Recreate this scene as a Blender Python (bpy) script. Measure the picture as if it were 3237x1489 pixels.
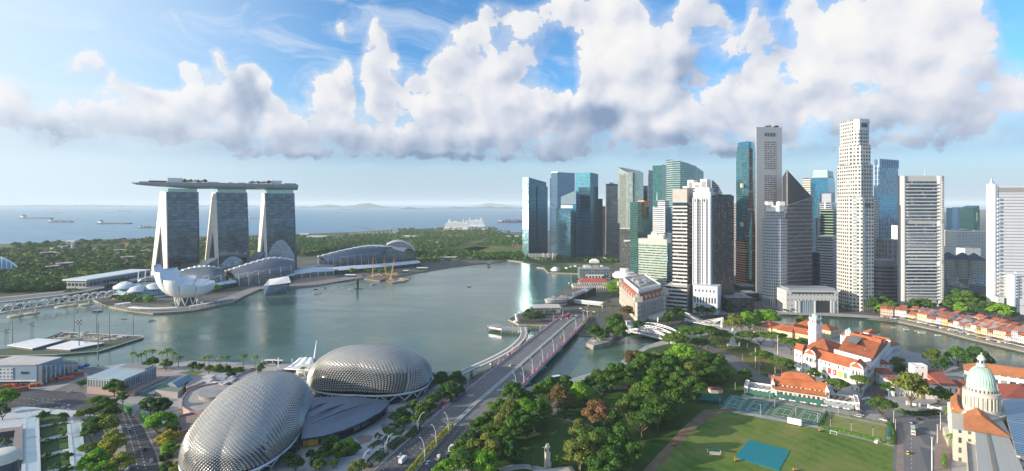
import bpy,bmesh,math,random
import numpy as np
from math import cos,sin,pi
from mathutils import Vector as V3,Matrix
S=bpy.context.scene
for _o in list(bpy.data.objects):bpy.data.objects.remove(_o)
C=S.collection
R=math.radians
# camera (level, shifted lens: verticals stay vertical)
CAM_H=157.0
FPX,CX,HY=1720.0,1618.5,643.0
cam_d=bpy.data.cameras.new('camera');cam=bpy.data.objects.new('camera',cam_d);C.objects.link(cam)
cam.location=(0,0,CAM_H);cam.rotation_euler=(R(90),0,0)
cam_d.sensor_width=36;cam_d.lens=36*FPX/3237
cam_d.shift_y=-(744.5-HY)/3237
cam_d.clip_start=1;cam_d.clip_end=150000
S.camera=cam
# sun, sky, exposure
SUN_EL,SUN_AZ=R(14.5),R(-105)
sund=V3((sin(SUN_AZ)*cos(SUN_EL),cos(SUN_AZ)*cos(SUN_EL),sin(SUN_EL)))
sl=bpy.data.lights.new('sun','SUN');sl.energy=4.9;sl.angle=R(0.55);sl.color=(1.0,0.86,0.68)
so=bpy.data.objects.new('sun',sl);C.objects.link(so)
so.rotation_euler=sund.to_track_quat('Z','Y').to_euler()
S.view_settings.view_transform='Standard';S.view_settings.look='None'
S.view_settings.exposure=0.7;S.view_settings.gamma=1.0
S.render.engine='CYCLES'
cy=S.cycles
cy.use_denoising=True;cy.denoising_prefilter='ACCURATE'
try:cy.denoiser='OPENIMAGEDENOISE';cy.denoising_input_passes='RGB_ALBEDO_NORMAL'
except Exception:pass
cy.max_bounces=6;cy.diffuse_bounces=2;cy.glossy_bounces=3;cy.transmission_bounces=2;cy.volume_bounces=1
cy.transparent_max_bounces=6;cy.caustics_reflective=True;cy.caustics_refractive=False
cy.sample_clamp_indirect=9;cy.volume_step_rate=4;cy.volume_max_steps=64
cy.use_adaptive_sampling=False
class NT:
 """small helper for writing node trees"""
 def __init__(s,tree):s.t=tree;s.n=tree.nodes;s.l=tree.links
 def put(s,sock,v):
  if v is None:return
  if isinstance(v,bpy.types.NodeSocket):s.l.new(v,sock)
  else:
   try:sock.default_value=v
   except Exception:
    if isinstance(v,(int,float)):sock.default_value=(v,v,v)
    else:sock.default_value=(*v,1.0)
 def node(s,kind,**kw):
  n=s.n.new(kind)
  for k,v in kw.items():setattr(n,k,v)
  return n
 def m(s,op,a,b=None,c=None,clamp=False):
  n=s.n.new('ShaderNodeMath');n.operation=op;n.use_clamp=clamp
  for i,v in enumerate((a,b,c)):s.put(n.inputs[i],v)
  return n.outputs[0]
 def v(s,op,a,b=None,scale=None):
  n=s.n.new('ShaderNodeVectorMath');n.operation=op
  s.put(n.inputs[0],a);s.put(n.inputs[1],b)
  if scale is not None:s.put(n.inputs['Scale'],scale)
  return n.outputs['Value']if op in('LENGTH','DOT_PRODUCT','DISTANCE')else n.outputs[0]
 def xyz(s,x=0.,y=0.,z=0.):
  n=s.n.new('ShaderNodeCombineXYZ')
  for i,q in enumerate((x,y,z)):s.put(n.inputs[i],q)
  return n.outputs[0]
 def sep(s,v):
  n=s.n.new('ShaderNodeSeparateXYZ');s.put(n.inputs[0],v);return n.outputs
 def noise(s,v,scale,detail=4.,rough=.5,dist=0.,lac=2.,dims='2D',out=0):
  n=s.n.new('ShaderNodeTexNoise');n.noise_dimensions=dims
  s.put(n.inputs['Vector'],v);s.put(n.inputs['Scale'],scale);n.inputs['Detail'].default_value=detail
  n.inputs['Roughness'].default_value=rough;n.inputs['Distortion'].default_value=dist;n.inputs['Lacunarity'].default_value=lac
  return n.outputs[out]
 def voro(s,v,scale,detail=0.,rough=.5,feature='F1',smooth=.5,out='Distance',dims='3D',rnd=1.):
  n=s.n.new('ShaderNodeTexVoronoi');n.voronoi_dimensions=dims;n.feature=feature
  s.put(n.inputs['Vector'],v);s.put(n.inputs['Scale'],scale)
  n.inputs['Randomness'].default_value=rnd
  if 'Detail' in n.inputs:n.inputs['Detail'].default_value=detail;n.inputs['Roughness'].default_value=rough
  if feature=='SMOOTH_F1':n.inputs['Smoothness'].default_value=smooth
  return n.outputs[out]
 def ramp(s,x,a,b,lo=0.,hi=1.,smooth=True):
  n=s.n.new('ShaderNodeMapRange');n.interpolation_type='SMOOTHSTEP' if smooth else 'LINEAR'
  for k,q in zip(('Value','From Min','From Max','To Min','To Max'),(x,a,b,lo,hi)):s.put(n.inputs[k],q)
  return n.outputs[0]
 def mix(s,f,a,b,blend='MIX'):
  n=s.n.new('ShaderNodeMix');n.data_type='RGBA';n.blend_type=blend;n.clamp_factor=True
  s.put(n.inputs[0],f);s.put(n.inputs[6],a);s.put(n.inputs[7],b)
  return n.outputs[2]
 def cramp(s,x,stops):
  n=s.n.new('ShaderNodeValToRGB');s.put(n.inputs[0],x)
  e=n.color_ramp.elements
  while len(e)<len(stops):e.new(.5)
  for q,(p,c)in zip(e,stops):q.position=p;q.color=(*c,1)
  return n.outputs[0]
def srgb(r,g,b):
 return tuple((c/255/12.92 if c/255<=.04045 else((c/255+.055)/1.055)**2.4)for c in(r,g,b))
def build_sky():
 w=bpy.data.worlds.new('World');S.world=w;w.use_nodes=True
 t=w.node_tree;t.nodes.clear();N=NT(t)
 sky=N.node('ShaderNodeTexSky',sky_type='NISHITA',sun_disc=False)
 sky.sun_elevation=SUN_EL;sky.sun_rotation=SUN_AZ
 sky.altitude=150;sky.air_density=1.0;sky.dust_density=0.6;sky.ozone_density=3.0
 d=N.node('ShaderNodeTexCoord').outputs['Generated']
 x,y,z=N.sep(d)
 az=N.m('ARCTAN2',x,y);el=N.m('ARCSINE',z)
 p=N.xyz(az,el,0.)
 # cloud density as a function of direction: soft rounded heaps broken up by billowy noise; every heap is lit as a round body
 wob=N.v('SUBTRACT',N.noise(p,9.,3.,.55,out=1),(.5,.5,.5))
 q=N.v('ADD',p,N.v('MULTIPLY',wob,(.075,.055,0.)))
 den=num=None
 sl3=V3((-.62,.78,0))
 for(px,py,rx,ry,amp)in CLOUDS:
  a=math.atan((px-CX)/FPX);e=math.atan((HY-py)/FPX*cos(a))
  sx=cos(a)**2*rx/FPX;sy=cos(a)*ry/FPX
  V=N.v('MULTIPLY',N.v('SUBTRACT',q,(a,e,0.)),(1/sx,1/sy,0.))
  L=N.v('DOT_PRODUCT',V,V)
  wt=N.m('POWER',2.718,N.m('MULTIPLY_ADD',L,-3.*amp,3.*amp))
  gq=N.v('DOT_PRODUCT',V,sl3)
  den=wt if den is None else N.m('ADD',den,wt)
  num=N.m('MULTIPLY',wt,gq)if num is None else N.m('MULTIPLY_ADD',wt,gq,num)
 tot=N.m('MINIMUM',N.m('MULTIPLY',N.m('LOGARITHM',N.m('ADD',den,.05),2.718),.33),1.2)
 body=N.m('DIVIDE',num,N.m('ADD',den,.6))
 g=bpy.data.node_groups.new('billows','ShaderNodeTree')
 g.interface.new_socket('P',in_out='INPUT',socket_type='NodeSocketVector')
 g.interface.new_socket('D',in_out='OUTPUT',socket_type='NodeSocketFloat')
 G=NT(g);gi=g.nodes.new('NodeGroupInput').outputs[0];go=g.nodes.new('NodeGroupOutput')
 pz=G.v('MULTIPLY',gi,(1.,1.1,1.))
 wp=G.v('ADD',pz,G.v('MULTIPLY',G.v('SUBTRACT',G.noise(pz,30.,3.,.5,out=1),(.5,.5,.5)),(.035,.035,0.)))
 bil=G.m('SUBTRACT',.45,G.voro(wp,14.,3.5,.62,'F1',.35,dims='2D'))
 fb=G.m('SUBTRACT',G.noise(pz,20.,8.,.6),.5)
 g.links.new(G.m('ADD',G.m('MULTIPLY',bil,.62),G.m('MULTIPLY',fb,1.1)),go.inputs[0])
 def field(off):
  n=N.node('ShaderNodeGroup');n.node_tree=g
  N.put(n.inputs[0],N.v('ADD',p,off));return n.outputs[0]
 n0=field((0,0,0))
 def soft(off):
  pp=N.v('ADD',N.v('ADD',p,off),N.v('MULTIPLY',wob,(.03,.03,0.)))
  return N.m('MULTIPLY_ADD',N.voro(pp,13.,2.,.5,'SMOOTH_F1',.6,dims='2D'),-.9,N.m('MULTIPLY',N.noise(pp,17.,4.,.5),1.1))
 s0=soft((0,0,0));s1=soft((-.018,.022,0))
 _,qel,_=N.sep(q);wobz=N.m('SUBTRACT',N.noise(p,4.,3.,.5),.5)
 D0=N.m('SUBTRACT',N.m('ADD',tot,n0),N.m('MULTIPLY',N.ramp(N.m('MULTIPLY_ADD',wobz,.08,qel),.100,.046),1.35))
 edge=N.ramp(el,.05,.19,.6,.14)
 cov=N.m('MAXIMUM',N.ramp(D0,-.07,edge),N.m('MULTIPLY',N.ramp(N.m('MULTIPLY_ADD',n0,.55,tot),-.5,.4),N.m('MULTIPLY',.5,N.ramp(el,.055,.10))))
 rel=N.m('SUBTRACT',s0,s1)
 thick=N.ramp(D0,.2,1.3)
 low=N.ramp(el,.055,.165)
 bright=N.m('MULTIPLY_ADD',body,.30,N.m('MULTIPLY_ADD',rel,.32,N.m('MULTIPLY_ADD',n0,.18,.60)))
 bright=N.m('ADD',bright,N.m('MULTIPLY_ADD',low,.54,-.44))
 bright=N.m('MULTIPLY_ADD',thick,-.10,bright)
 for(px,py,rx,ry,amp)in SHADES:
  a=math.atan((px-CX)/FPX);e=math.atan((HY-py)/FPX*cos(a))
  sx=cos(a)**2*rx/FPX;sy=cos(a)*ry/FPX
  L=N.v('LENGTH',N.v('MULTIPLY',N.v('SUBTRACT',q,(a,e,0.)),(1/sx,1/sy,0.)))
  bright=N.m('MULTIPLY_ADD',N.ramp(L,1.25,.3),amp,bright)
 ccol=N.cramp(bright,[(0.,srgb(140,162,192)),(.25,srgb(180,194,217)),(.5,srgb(217,223,237)),(.72,srgb(242,243,248)),(1.,srgb(255,254,252))])
 # thin high cirrus
 ci=N.v('MULTIPLY',N.v('ADD',p,N.v('MULTIPLY',N.noise(p,5.,2.,.5,out=1),(.15,.06,0.))),(5.,17.,1.))
 rot=N.node('ShaderNodeVectorRotate',rotation_type='Z_AXIS');N.put(rot.inputs['Vector'],ci);rot.inputs['Angle'].default_value=R(-12)
 cirr=N.ramp(N.noise(rot.outputs[0],1.0,8.,.62,.6),.48,.85)
 cirr=N.m('MULTIPLY',cirr,N.ramp(el,.09,.2))
 clear=N.v('MULTIPLY',sky.outputs[0],SKY_TINT)
 gl=N.m('MULTIPLY',N.ramp(az,-.2,-.85),.8)
 hz=N.ramp(el,.22,.0)
 pale=tuple(5.9*c for c in srgb(196,217,236))
 clear=N.mix(N.m('MULTIPLY',hz,.94),clear,pale)
 clear=N.mix(gl,clear,tuple(6.6*c for c in srgb(226,243,253)))
 clear=N.mix(N.m('MULTIPLY',cirr,.6),clear,tuple(6.4*c for c in srgb(238,244,252)))
 ten=N.v('MULTIPLY',ccol,(5.9,5.9,5.9))
 far=N.ramp(el,.085,.02)
 ten=N.mix(N.m('MULTIPLY',far,.55),ten,pale)
 ten=N.mix(N.m('MULTIPLY',gl,.45),ten,tuple(6.6*c for c in srgb(240,248,254)))
 out=N.mix(cov,clear,ten)
 up=N.ramp(z,-.02,0.)
 bg=N.node('ShaderNodeBackground');N.put(bg.inputs[0],N.mix(up,pale,out));bg.inputs[1].default_value=.1
 wo=N.node('ShaderNodeOutputWorld');t.links.new(bg.outputs[0],wo.inputs[0])
 w.cycles.sampling_method='MANUAL';w.cycles.sample_map_resolution=512
SKY_TINT=(.78,1.22,1.5)
CLOUDS=[(235,200,46,30,.8),(295,192,60,38,.9),(330,205,34,30,.7),(250,225,90,16,.4),(385,262,38,50,.95),(375,300,60,30,.5),(110,430,260,110,.45),(330,450,200,60,.5),(45,350,110,62,1.),(40,280,60,40,.5),(150,400,110,60,.7),(40,470,130,44,.6),(300,375,90,50,.9),(430,360,120,80,1.),(450,310,70,44,.9),(560,380,150,110,1.),(610,300,75,70,.9),(585,232,36,40,.9),(690,208,34,40,.9),(690,300,90,90,.9),(760,350,90,110,.9),(640,450,230,70,1.),(560,495,200,34,.7),(790,245,32,40,.9),(830,300,38,50,.9),(870,345,48,44,.9),(900,390,80,60,.9),(940,440,130,70,.9),(820,490,260,36,.9),(1065,270,60,60,1.),(1090,228,34,40,.9),(1030,340,80,80,1.),(1060,420,120,90,1.),(1190,115,30,40,.8),(1185,180,50,60,.8),(1200,260,75,70,.9),(1220,350,100,80,.9),(1105,100,24,40,.6),(1320,250,46,40,.9),(1400,210,70,70,1.),(1480,150,70,70,1.),(1545,110,50,44,.9),(1500,250,140,110,1.),(1600,190,70,80,.8),(1630,60,60,50,.6),(1700,50,50,50,.6),(1560,35,44,30,.5),(1670,120,60,50,.4),(1580,340,170,100,1.),(1420,360,150,90,1.),(1690,330,90,80,.9),(1770,315,46,50,1.),(1760,365,40,50,.8),(1330,450,230,60,1.),(1560,440,220,60,1.),(1150,490,190,40,.9),(1400,505,280,30,.9),(1650,480,120,36,.6),(1800,20,90,60,1.),(1920,60,130,90,1.1),(2000,150,130,110,1.1),(1880,160,80,70,1.),(1900,240,70,60,1.),(1990,260,120,80,1.),(2130,200,110,120,.9),(2060,330,140,70,1.),(1900,350,130,70,1.),(1880,290,50,40,.8),(1830,430,180,70,1.),(2060,430,220,80,1.),(1770,480,120,44,.8),(2190,40,70,56,.9),(2240,70,50,36,.7),(2290,130,70,50,.55),(2400,60,50,70,.6),(2440,150,70,60,.45),(2320,270,60,60,.9),(2400,215,52,50,.9),(2420,290,110,80,1.),(2300,350,110,70,.9),(2230,400,120,70,.9),(2420,400,170,80,1.),(2250,480,220,46,.9),(2480,490,200,36,.9),(2590,140,110,100,1.1),(2560,60,90,80,1.),(2640,230,130,110,1.1),(2560,310,100,70,.9),(2760,50,200,110,1.1),(2780,170,130,110,1.),(2930,50,170,90,1.1),(2900,170,130,100,1.),(2860,300,170,110,1.),(2700,380,160,90,1.),(3040,150,90,110,.9),(3040,260,100,90,.9),(3110,230,60,80,.7),(2990,380,200,90,.8),(3160,330,110,110,.6),(2850,450,260,70,.9),(3100,480,240,50,.8),(1000,590,40,22,.3),(1080,600,30,18,.3),(1270,610,26,14,.3),(1640,585,60,14,.3),(345,545,34,8,.4),(100,485,160,26,.5),(2260,545,140,14,.4),(3100,545,120,30,.3)]
SHADES=[(760,310,90,90,-.42),(1880,380,170,70,-.45),(2180,230,70,140,-.3),(700,505,330,30,-.25),(1300,512,420,26,-.3),(1950,470,300,50,-.15),(2950,500,350,40,-.3),(2350,495,220,34,-.3),(2420,110,70,80,-.25),(2600,150,170,130,.22),(2850,90,220,120,.22),(1930,140,130,100,.25),(140,410,60,50,-.3)]
build_sky()
# helpers
rng=random.Random(7);nrng=np.random.default_rng(7)
def g(px,py,z=0.):
 d=(CAM_H-z)*FPX/(py-HY);return V3(((px-CX)*d/FPX,d,z))
def at(px,d,z=0.):return V3(((px-CX)*d/FPX,d,z))
def hz(py,d):return CAM_H-(py-HY)*d/FPX
def dep(py,z=2.):return(CAM_H-z)*FPX/(py-HY)
class MB:
 """collects faces, builds ONE mesh object; coordinates are world unless the parent sits elsewhere (then its place is subtracted)"""
 def __init__(s):s.v=[];s.f=[];s.uv=[];s.mi=[]
 def face(s,pts,uv=None,mi=0):
  b=len(s.v);s.v+=[tuple(p)for p in pts];s.f.append(tuple(range(b,b+len(pts))))
  s.uv.append(uv if uv else[(p[0],p[1])for p in pts]);s.mi.append(mi)
 def wall(s,a,b,z0,z1,u0=0.,mi=0,z0b=None,z1b=None):
  z0b=z0 if z0b is None else z0b;z1b=z1 if z1b is None else z1b
  L=math.hypot(b[0]-a[0],b[1]-a[1])
  s.face([(a[0],a[1],z0),(b[0],b[1],z0b),(b[0],b[1],z1b),(a[0],a[1],z1)],[(u0,z0),(u0+L,z0b),(u0+L,z1b),(u0,z1)],mi)
  return u0+L
 def prism(s,poly,z0,z1,mi=0,top=None,bottom=False,ztop=None):
  """vertical prism over a counter-clockwise plan; ztop: height per corner; top: material slot of the roof"""
  p=[(q[0],q[1])for q in poly]
  A=sum(p[i][0]*p[(i+1)%len(p)][1]-p[(i+1)%len(p)][0]*p[i][1]for i in range(len(p)))
  if A<0:
   p.reverse();ztop=ztop[::-1]if ztop else None
  zt=ztop or[z1]*len(p);u=0.
  for i in range(len(p)):
   j=(i+1)%len(p);u=s.wall(p[i],p[j],z0,zt[i],u,mi,z0,zt[j])
  s.face([(q[0],q[1],z)for q,z in zip(p,zt)],None,mi if top is None else top)
  if bottom:s.face([(q[0],q[1],z0)for q in reversed(p)],None,mi)
  return s
 def box(s,x0,x1,y0,y1,z0,z1,mi=0,M=None,bottom=True):
  c=[(x0,y0),(x1,y0),(x1,y1),(x0,y1)]
  if M is None:s.prism(c,z0,z1,mi,bottom=bottom)
  else:
   n=len(s.v);s.prism(c,z0,z1,mi,bottom=bottom)
   s.v[n:]=[tuple(M@V3(q))for q in s.v[n:]]
  return s
 def obox(s,c,ax,lx,ly,z0,z1,mi=0,top=None):
  """box round plan point c, long axis direction ax (radians), full sizes lx, ly"""
  ca,sa=cos(ax),sin(ax)
  P=[(c[0]+ca*i*lx/2-sa*j*ly/2,c[1]+sa*i*lx/2+ca*j*ly/2)for i,j in((-1,-1),(1,-1),(1,1),(-1,1))]
  return s.prism(P,z0,z1,mi,top,bottom=True)
 def tube(s,pts,r,n=6,mi=0,cap=True):
  pts=[V3(p)for p in pts];k=len(pts);rings=[]
  rr=r if isinstance(r,(list,tuple))else[r]*k
  for i,p in enumerate(pts):
   d=(pts[min(i+1,k-1)]-pts[max(i-1,0)]).normalized()
   a=d.cross(V3((0,0,1)));
   if a.length<1e-3:a=V3((1,0,0))
   a.normalize();b=d.cross(a)
   rings.append([p+(a*cos(t*2*pi/n)+b*sin(t*2*pi/n))*rr[i]for t in range(n)])
  for i in range(k-1):
   for t in range(n):
    u=(t+1)%n;s.face([rings[i][t],rings[i][u],rings[i+1][u],rings[i+1][t]],None,mi)
  if cap:s.face(rings[0][::-1],None,mi);s.face(rings[-1],None,mi)
  return s
 def lathe(s,c,prof,n=20,mi=0,a0=0.,a1=2*pi):
  """prof: (radius, z) pairs from bottom to top, round plan point c"""
  full=abs(a1-a0)>6.28
  for(r0,z0),(r1,z1)in zip(prof,prof[1:]):
   for t in range(n):
    a=a0+(a1-a0)*t/n;b=a0+(a1-a0)*(t+1)/n
    P=[(c[0]+r0*cos(a),c[1]+r0*sin(a),z0),(c[0]+r0*cos(b),c[1]+r0*sin(b),z0),(c[0]+r1*cos(b),c[1]+r1*sin(b),z1),(c[0]+r1*cos(a),c[1]+r1*sin(a),z1)]
    R_=max(r0,r1);U=[(a*R_,z0),(b*R_,z0),(b*R_,z1),(a*R_,z1)]
    if r0<1e-4:P=P[1:];U=U[1:]
    if r1<1e-4:P=P[:3];U=U[:3]
    s.face(P,U,mi)
  return s
 def strip(s,A,B,mi=0):
  for i in range(len(A)-1):s.face([A[i],A[i+1],B[i+1],B[i]],None,mi)
  return s
 def hip(s,P,z0,h,over=.6,mi=0,gable=False,ridge=None):
  """pitched roof over the quad plan P (corners in order, long sides P0P1 and P2P3)"""
  P=[V3((p[0],p[1]))for p in P];c=sum(P,V3((0,0)))/4
  P=[p+(p-c).normalized()*over for p in P]
  m0=(P[0]+P[3])/2;m1=(P[1]+P[2])/2;w=(P[0]-P[3]).length/2;L=(m1-m0).length
  k=0. if gable else(w/L if ridge is None else ridge)
  k=min(k,.5);r0=m0 .lerp(m1,k);r1=m0 .lerp(m1,1-k)
  q=[(*p,z0)for p in P];a=(*r0,z0+h);b=(*r1,z0+h)
  s.face([q[0],q[1],b,a],None,mi);s.face([q[2],q[3],a,b],None,mi)
  s.face([q[1],q[2],b],None,mi);s.face([q[3],q[0],a],None,mi)
  return s
 def bd(s,name,mat,parent=None,smooth=False,weld=False):
  me=bpy.data.meshes.new(name)
  o0=V3((0,0,0))if parent is None else parent['_o']if '_o' in parent else V3((0,0,0))
  o0=V3(o0)
  V=np.array(s.v,np.float32).reshape(-1,3)-np.array(o0,np.float32)
  me.from_pydata(V.tolist(),[],s.f)
  uv=me.uv_layers.new(name='UVMap');uv.data.foreach_set('uv',np.array([c for q in s.uv for p in q for c in p],np.float32))
  for m in(mat if isinstance(mat,(list,tuple))else[mat]):me.materials.append(m)
  me.polygons.foreach_set('material_index',np.array(s.mi,np.int32))
  if weld:
   bm=bmesh.new();bm.from_mesh(me);bmesh.ops.remove_doubles(bm,verts=bm.verts,dist=.001);bm.to_mesh(me);bm.free()
  if smooth:me.polygons.foreach_set('use_smooth',np.ones(len(me.polygons),bool))
  o=bpy.data.objects.new(name,me);C.objects.link(o)
  if parent is not None:o.parent=parent
  return o
def tag(o,label,cat,group=None):
 o['label']=label;o['category']=cat
 if group:o['group']=group
 return o
def tg(name,label,cat,loc=(0,0,0),group=None):
 o=bpy.data.objects.new(name,None);C.objects.link(o);o.location=loc;o.empty_display_size=1
 o['_o']=tuple(loc);return tag(o,label,cat,group)
def setting(o,kind='structure'):o['kind']=kind;return o
def dup(root,loc,rotz=0.,label=None,group=None,scale=None):
 def cp(o,par):
  c=o.copy();C.objects.link(c)
  if par is not None:c.parent=par
  for ch in kids.get(o.name,()):cp(ch,c)
  return c
 kids={}
 def walk(o):
  kids[o.name]=list(o.children)
  for ch in o.children:walk(ch)
 walk(root);r=cp(root,None);r.location=loc;r.rotation_euler=(0,0,rotz)
 if scale is not None:r.scale=scale if hasattr(scale,'__len__')else(scale,)*3
 if label:r['label']=label
 if group:r['group']=group
 return r
def used_once(o):return o
# materials
def newmat(name):
 m=bpy.data.materials.new(name);m.use_nodes=True;t=m.node_tree
 N=NT(t);b=t.nodes['Principled BSDF'];return m,N,b
MATS={}
def mat(name,col,rough=.6,metal=0.,var=.12,scale=.15,spec=.5,bump=0.,bscale=2.,emit=None):
 """plain surface with a little weathering in its own colour"""
 if name in MATS:return MATS[name]
 m,N,b=newmat(name)
 co=N.node('ShaderNodeTexCoord').outputs['Object']
 if var>0:
  n=N.noise(co,scale,5.,.6,dims='3D')
  f=N.m('MULTIPLY',N.ramp(n,.25,.75,1-var,1+var,smooth=False),N.ramp(N.noise(co,scale*7,3.,.6,dims='3D'),.3,.7,1-var*.6,1+var*.6,smooth=False))
  N.put(b.inputs['Base Color'],N.v('MULTIPLY',tuple(col),N.xyz(f,f,f)))
 else:b.inputs['Base Color'].default_value=(*col,1)
 b.inputs['Roughness'].default_value=rough;b.inputs['Metallic'].default_value=metal
 b.inputs['Specular IOR Level'].default_value=spec
 if bump:
  bn=N.node('ShaderNodeBump');bn.inputs['Distance'].default_value=bump
  N.put(bn.inputs['Height'],N.noise(co,bscale,4.,.6,dims='3D'));N.put(b.inputs['Normal'],bn.outputs[0])
 MATS[name]=m;return m
def fcd(name,wall,glass,fh=4.,bw=3.,wu=(.2,.8),wv=(.25,.8),gm=.55,gr=.12,var=.5,wr=.65,tilt=.012,blinds=.12,wvar=.08,gap=None,wm=0.,spandrel=None):
 """wall with windows by storey height fh and bay width bw (metres along the wall); wu, wv: where in the cell the pane sits; every pane differs a little
    gap: (every n storeys, colour) a plain storey; spandrel: colour of a glass strip between floors"""
 m,N,b=newmat(name)
 uv=N.node('ShaderNodeUVMap').outputs[0];u,v,_=N.sep(uv)
 cu=N.m('DIVIDE',u,bw);cv=N.m('DIVIDE',v,fh)
 iu=N.m('FLOOR',cu);iv=N.m('FLOOR',cv);fu=N.m('SUBTRACT',cu,iu);fv=N.m('SUBTRACT',cv,iv)
 inside=lambda x,lo,hi:N.m('MULTIPLY',N.m('GREATER_THAN',x,lo),N.m('LESS_THAN',x,hi))
 k=inside(fv,*wv)
 if wu is not None:k=N.m('MULTIPLY',k,inside(fu,*wu))
 if gap:
  q=N.m('MODULO',N.m('ADD',iv,400.),gap);k=N.m('MULTIPLY',k,N.m('GREATER_THAN',q,.5))
 wn=N.node('ShaderNodeTexWhiteNoise',noise_dimensions='3D');N.put(wn.inputs['Vector'],N.xyz(iu,iv,3.7));r=wn.outputs['Value'];rc=wn.outputs['Color']
 gcol=N.v('MULTIPLY',tuple(glass),N.xyz(*[N.ramp(r,0.,1.,1-var,1+var,False)]*3))
 gcol=N.mix(N.m('LESS_THAN',r,blinds),gcol,(.32,.33,.32))
 big=N.noise(uv,.012,4.,.6,dims='3D');wf=N.ramp(big,.25,.75,1-wvar,1+wvar,False)
 streak=N.noise(N.v('MULTIPLY',uv,(.6,.03,1.)),1.,4.,.6,dims='3D');wf=N.m('MULTIPLY',wf,N.ramp(streak,.3,.7,1-wvar*.7,1+wvar*.5,False))
 wcol=N.v('MULTIPLY',tuple(wall),N.xyz(wf,wf,wf))
 if spandrel is not None:wcol=N.mix(inside(fv,0.,spandrel[0]),wcol,spandrel[1])
 N.put(b.inputs['Base Color'],N.mix(k,wcol,gcol))
 N.put(b.inputs['Metallic'],N.m('MULTIPLY_ADD',k,gm-wm,wm));N.put(b.inputs['Roughness'],N.m('MULTIPLY_ADD',k,gr-wr,wr))
 if tilt:
  ge=N.node('ShaderNodeNewGeometry').outputs['Normal']
  off=N.v('SCALE',N.v('SUBTRACT',rc,(.5,.5,.5)),None,N.m('MULTIPLY',k,tilt*2))
  N.put(b.inputs['Normal'],N.v('NORMALIZE',N.v('ADD',ge,off)))
 MATS[name]=m;return m
WH=mat('white_paint',(.78,.77,.74),.55);PALE=mat('pale_concrete',(.52,.50,.46),.75);GREY=mat('grey_concrete',(.32,.32,.32),.8)
STONE=mat('grey_granite',(.46,.43,.38),.75,var=.15,scale=.3);DARK=mat('dark_metal',(.04,.045,.05),.45);STEEL=mat('brushed_steel',(.55,.56,.58),.35,.6)
ROOFG=mat('flat_roof_felt',(.28,.28,.28),.9,var=.25,scale=.1);GD=mat('dark_glazing',(.045,.075,.085),.08,.25,var=.3,scale=.3)
TILE=mat('terracotta_tile',(.40,.115,.045),.85,var=.32,scale=.12,bump=.15,bscale=1.2);TILED=mat('old_red_tile',(.28,.08,.045),.85,var=.36,scale=.3)
CREAM=mat('cream_render',(.66,.55,.36),.75);ASPH=None
# water, land, hills
def water_mat(name,col,deep,rough=.1):
 m,N,b=newmat(name)
 co=N.node('ShaderNodeTexCoord').outputs['Object']
 n1=N.noise(N.v('MULTIPLY',co,(1.,.55,1.)),.0045,5.,.6);k=N.ramp(n1,.35,.68)
 N.put(b.inputs['Base Color'],N.mix(k,col,deep))
 sl=N.ramp(N.noise(N.v('MULTIPLY',co,(.35,1.,1.)),.012,5.,.65,.8),.36,.62,.35,1.)
 w1=N.noise(co,.30,4.,.6,.4);w2=N.noise(N.v('MULTIPLY',co,(1.,.6,1.)),.05,3.,.5)
 hgt=N.m('MULTIPLY_ADD',w2,2.2,w1)
 bn=N.node('ShaderNodeBump');bn.inputs['Distance'].default_value=.55;N.put(bn.inputs['Strength'],N.m('MULTIPLY',sl,.30));N.put(bn.inputs['Height'],hgt)
 N.put(b.inputs['Normal'],bn.outputs[0]);N.put(b.inputs['Roughness'],N.m('MULTIPLY_ADD',sl,.10,rough))
 b.inputs['IOR'].default_value=1.33
 return m
W_BAY=water_mat('bay_water',(.078,.142,.102),(.062,.118,.086))
W_SEA=water_mat('sea_water',(.04,.21,.34),(.035,.18,.29),.25)
def sheet(name,pts,m,z=None):
 mb=MB();mb.face([(p[0],p[1],p[2]if z is None else z)for p in pts]);o=mb.bd(name,m)
 bm=bmesh.new();bm.from_mesh(o.data);bmesh.ops.triangulate(bm,faces=bm.faces[:]);
 for f in bm.faces:
  if f.normal.z<0:f.normal_flip()
 bm.to_mesh(o.data);bm.free();return setting(o)
LZ=2.2
mb=MB();mb.face([(-70000,2300,0),(70000,2300,0),(70000,70000,0),(-70000,70000,0)]);mb.face([(-70000,-600,0),(-1500,-600,0),(-1500,2300,0),(-70000,2300,0)])
setting(mb.bd('sea',W_SEA))
mb=MB();mb.face([(-1500,-600,0),(2600,-600,0),(2600,2300,0),(-1500,2300,0)]);setting(mb.bd('bay_water',W_BAY))
def ground_mat(name,stops,scale=.02,rough=.9,detail=6.,speck=0.,mow=0.):
 m,N,b=newmat(name);co=N.node('ShaderNodeTexCoord').outputs['Object']
 n=N.noise(co,scale,detail,.62,.5)
 if speck:n=N.m('MULTIPLY_ADD',N.m('SUBTRACT',N.noise(co,scale*14,3.,.6),.5),speck,n)
 if mow:
  x,y,_=N.sep(co);n=N.m('MULTIPLY_ADD',N.m('SINE',N.m('MULTIPLY_ADD',x,.62,N.m('MULTIPLY',y,.34))),mow,n);n=N.m('ADD',n,N.m('MULTIPLY',N.ramp(N.noise(co,.11,3.,.6),.62,.72),.22))
 N.put(b.inputs['Base Color'],N.cramp(n,stops));b.inputs['Roughness'].default_value=rough;b.inputs['Specular IOR Level'].default_value=.2
 return m
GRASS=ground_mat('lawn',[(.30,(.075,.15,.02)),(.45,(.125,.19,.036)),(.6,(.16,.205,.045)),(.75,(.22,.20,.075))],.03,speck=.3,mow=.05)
GRASSD=ground_mat('shaded_lawn',[(.3,(.032,.078,.013)),(.6,(.055,.105,.02)),(.8,(.09,.11,.04))],.04,speck=.25)  # darker copy of the lawn, shade put into the green
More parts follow.
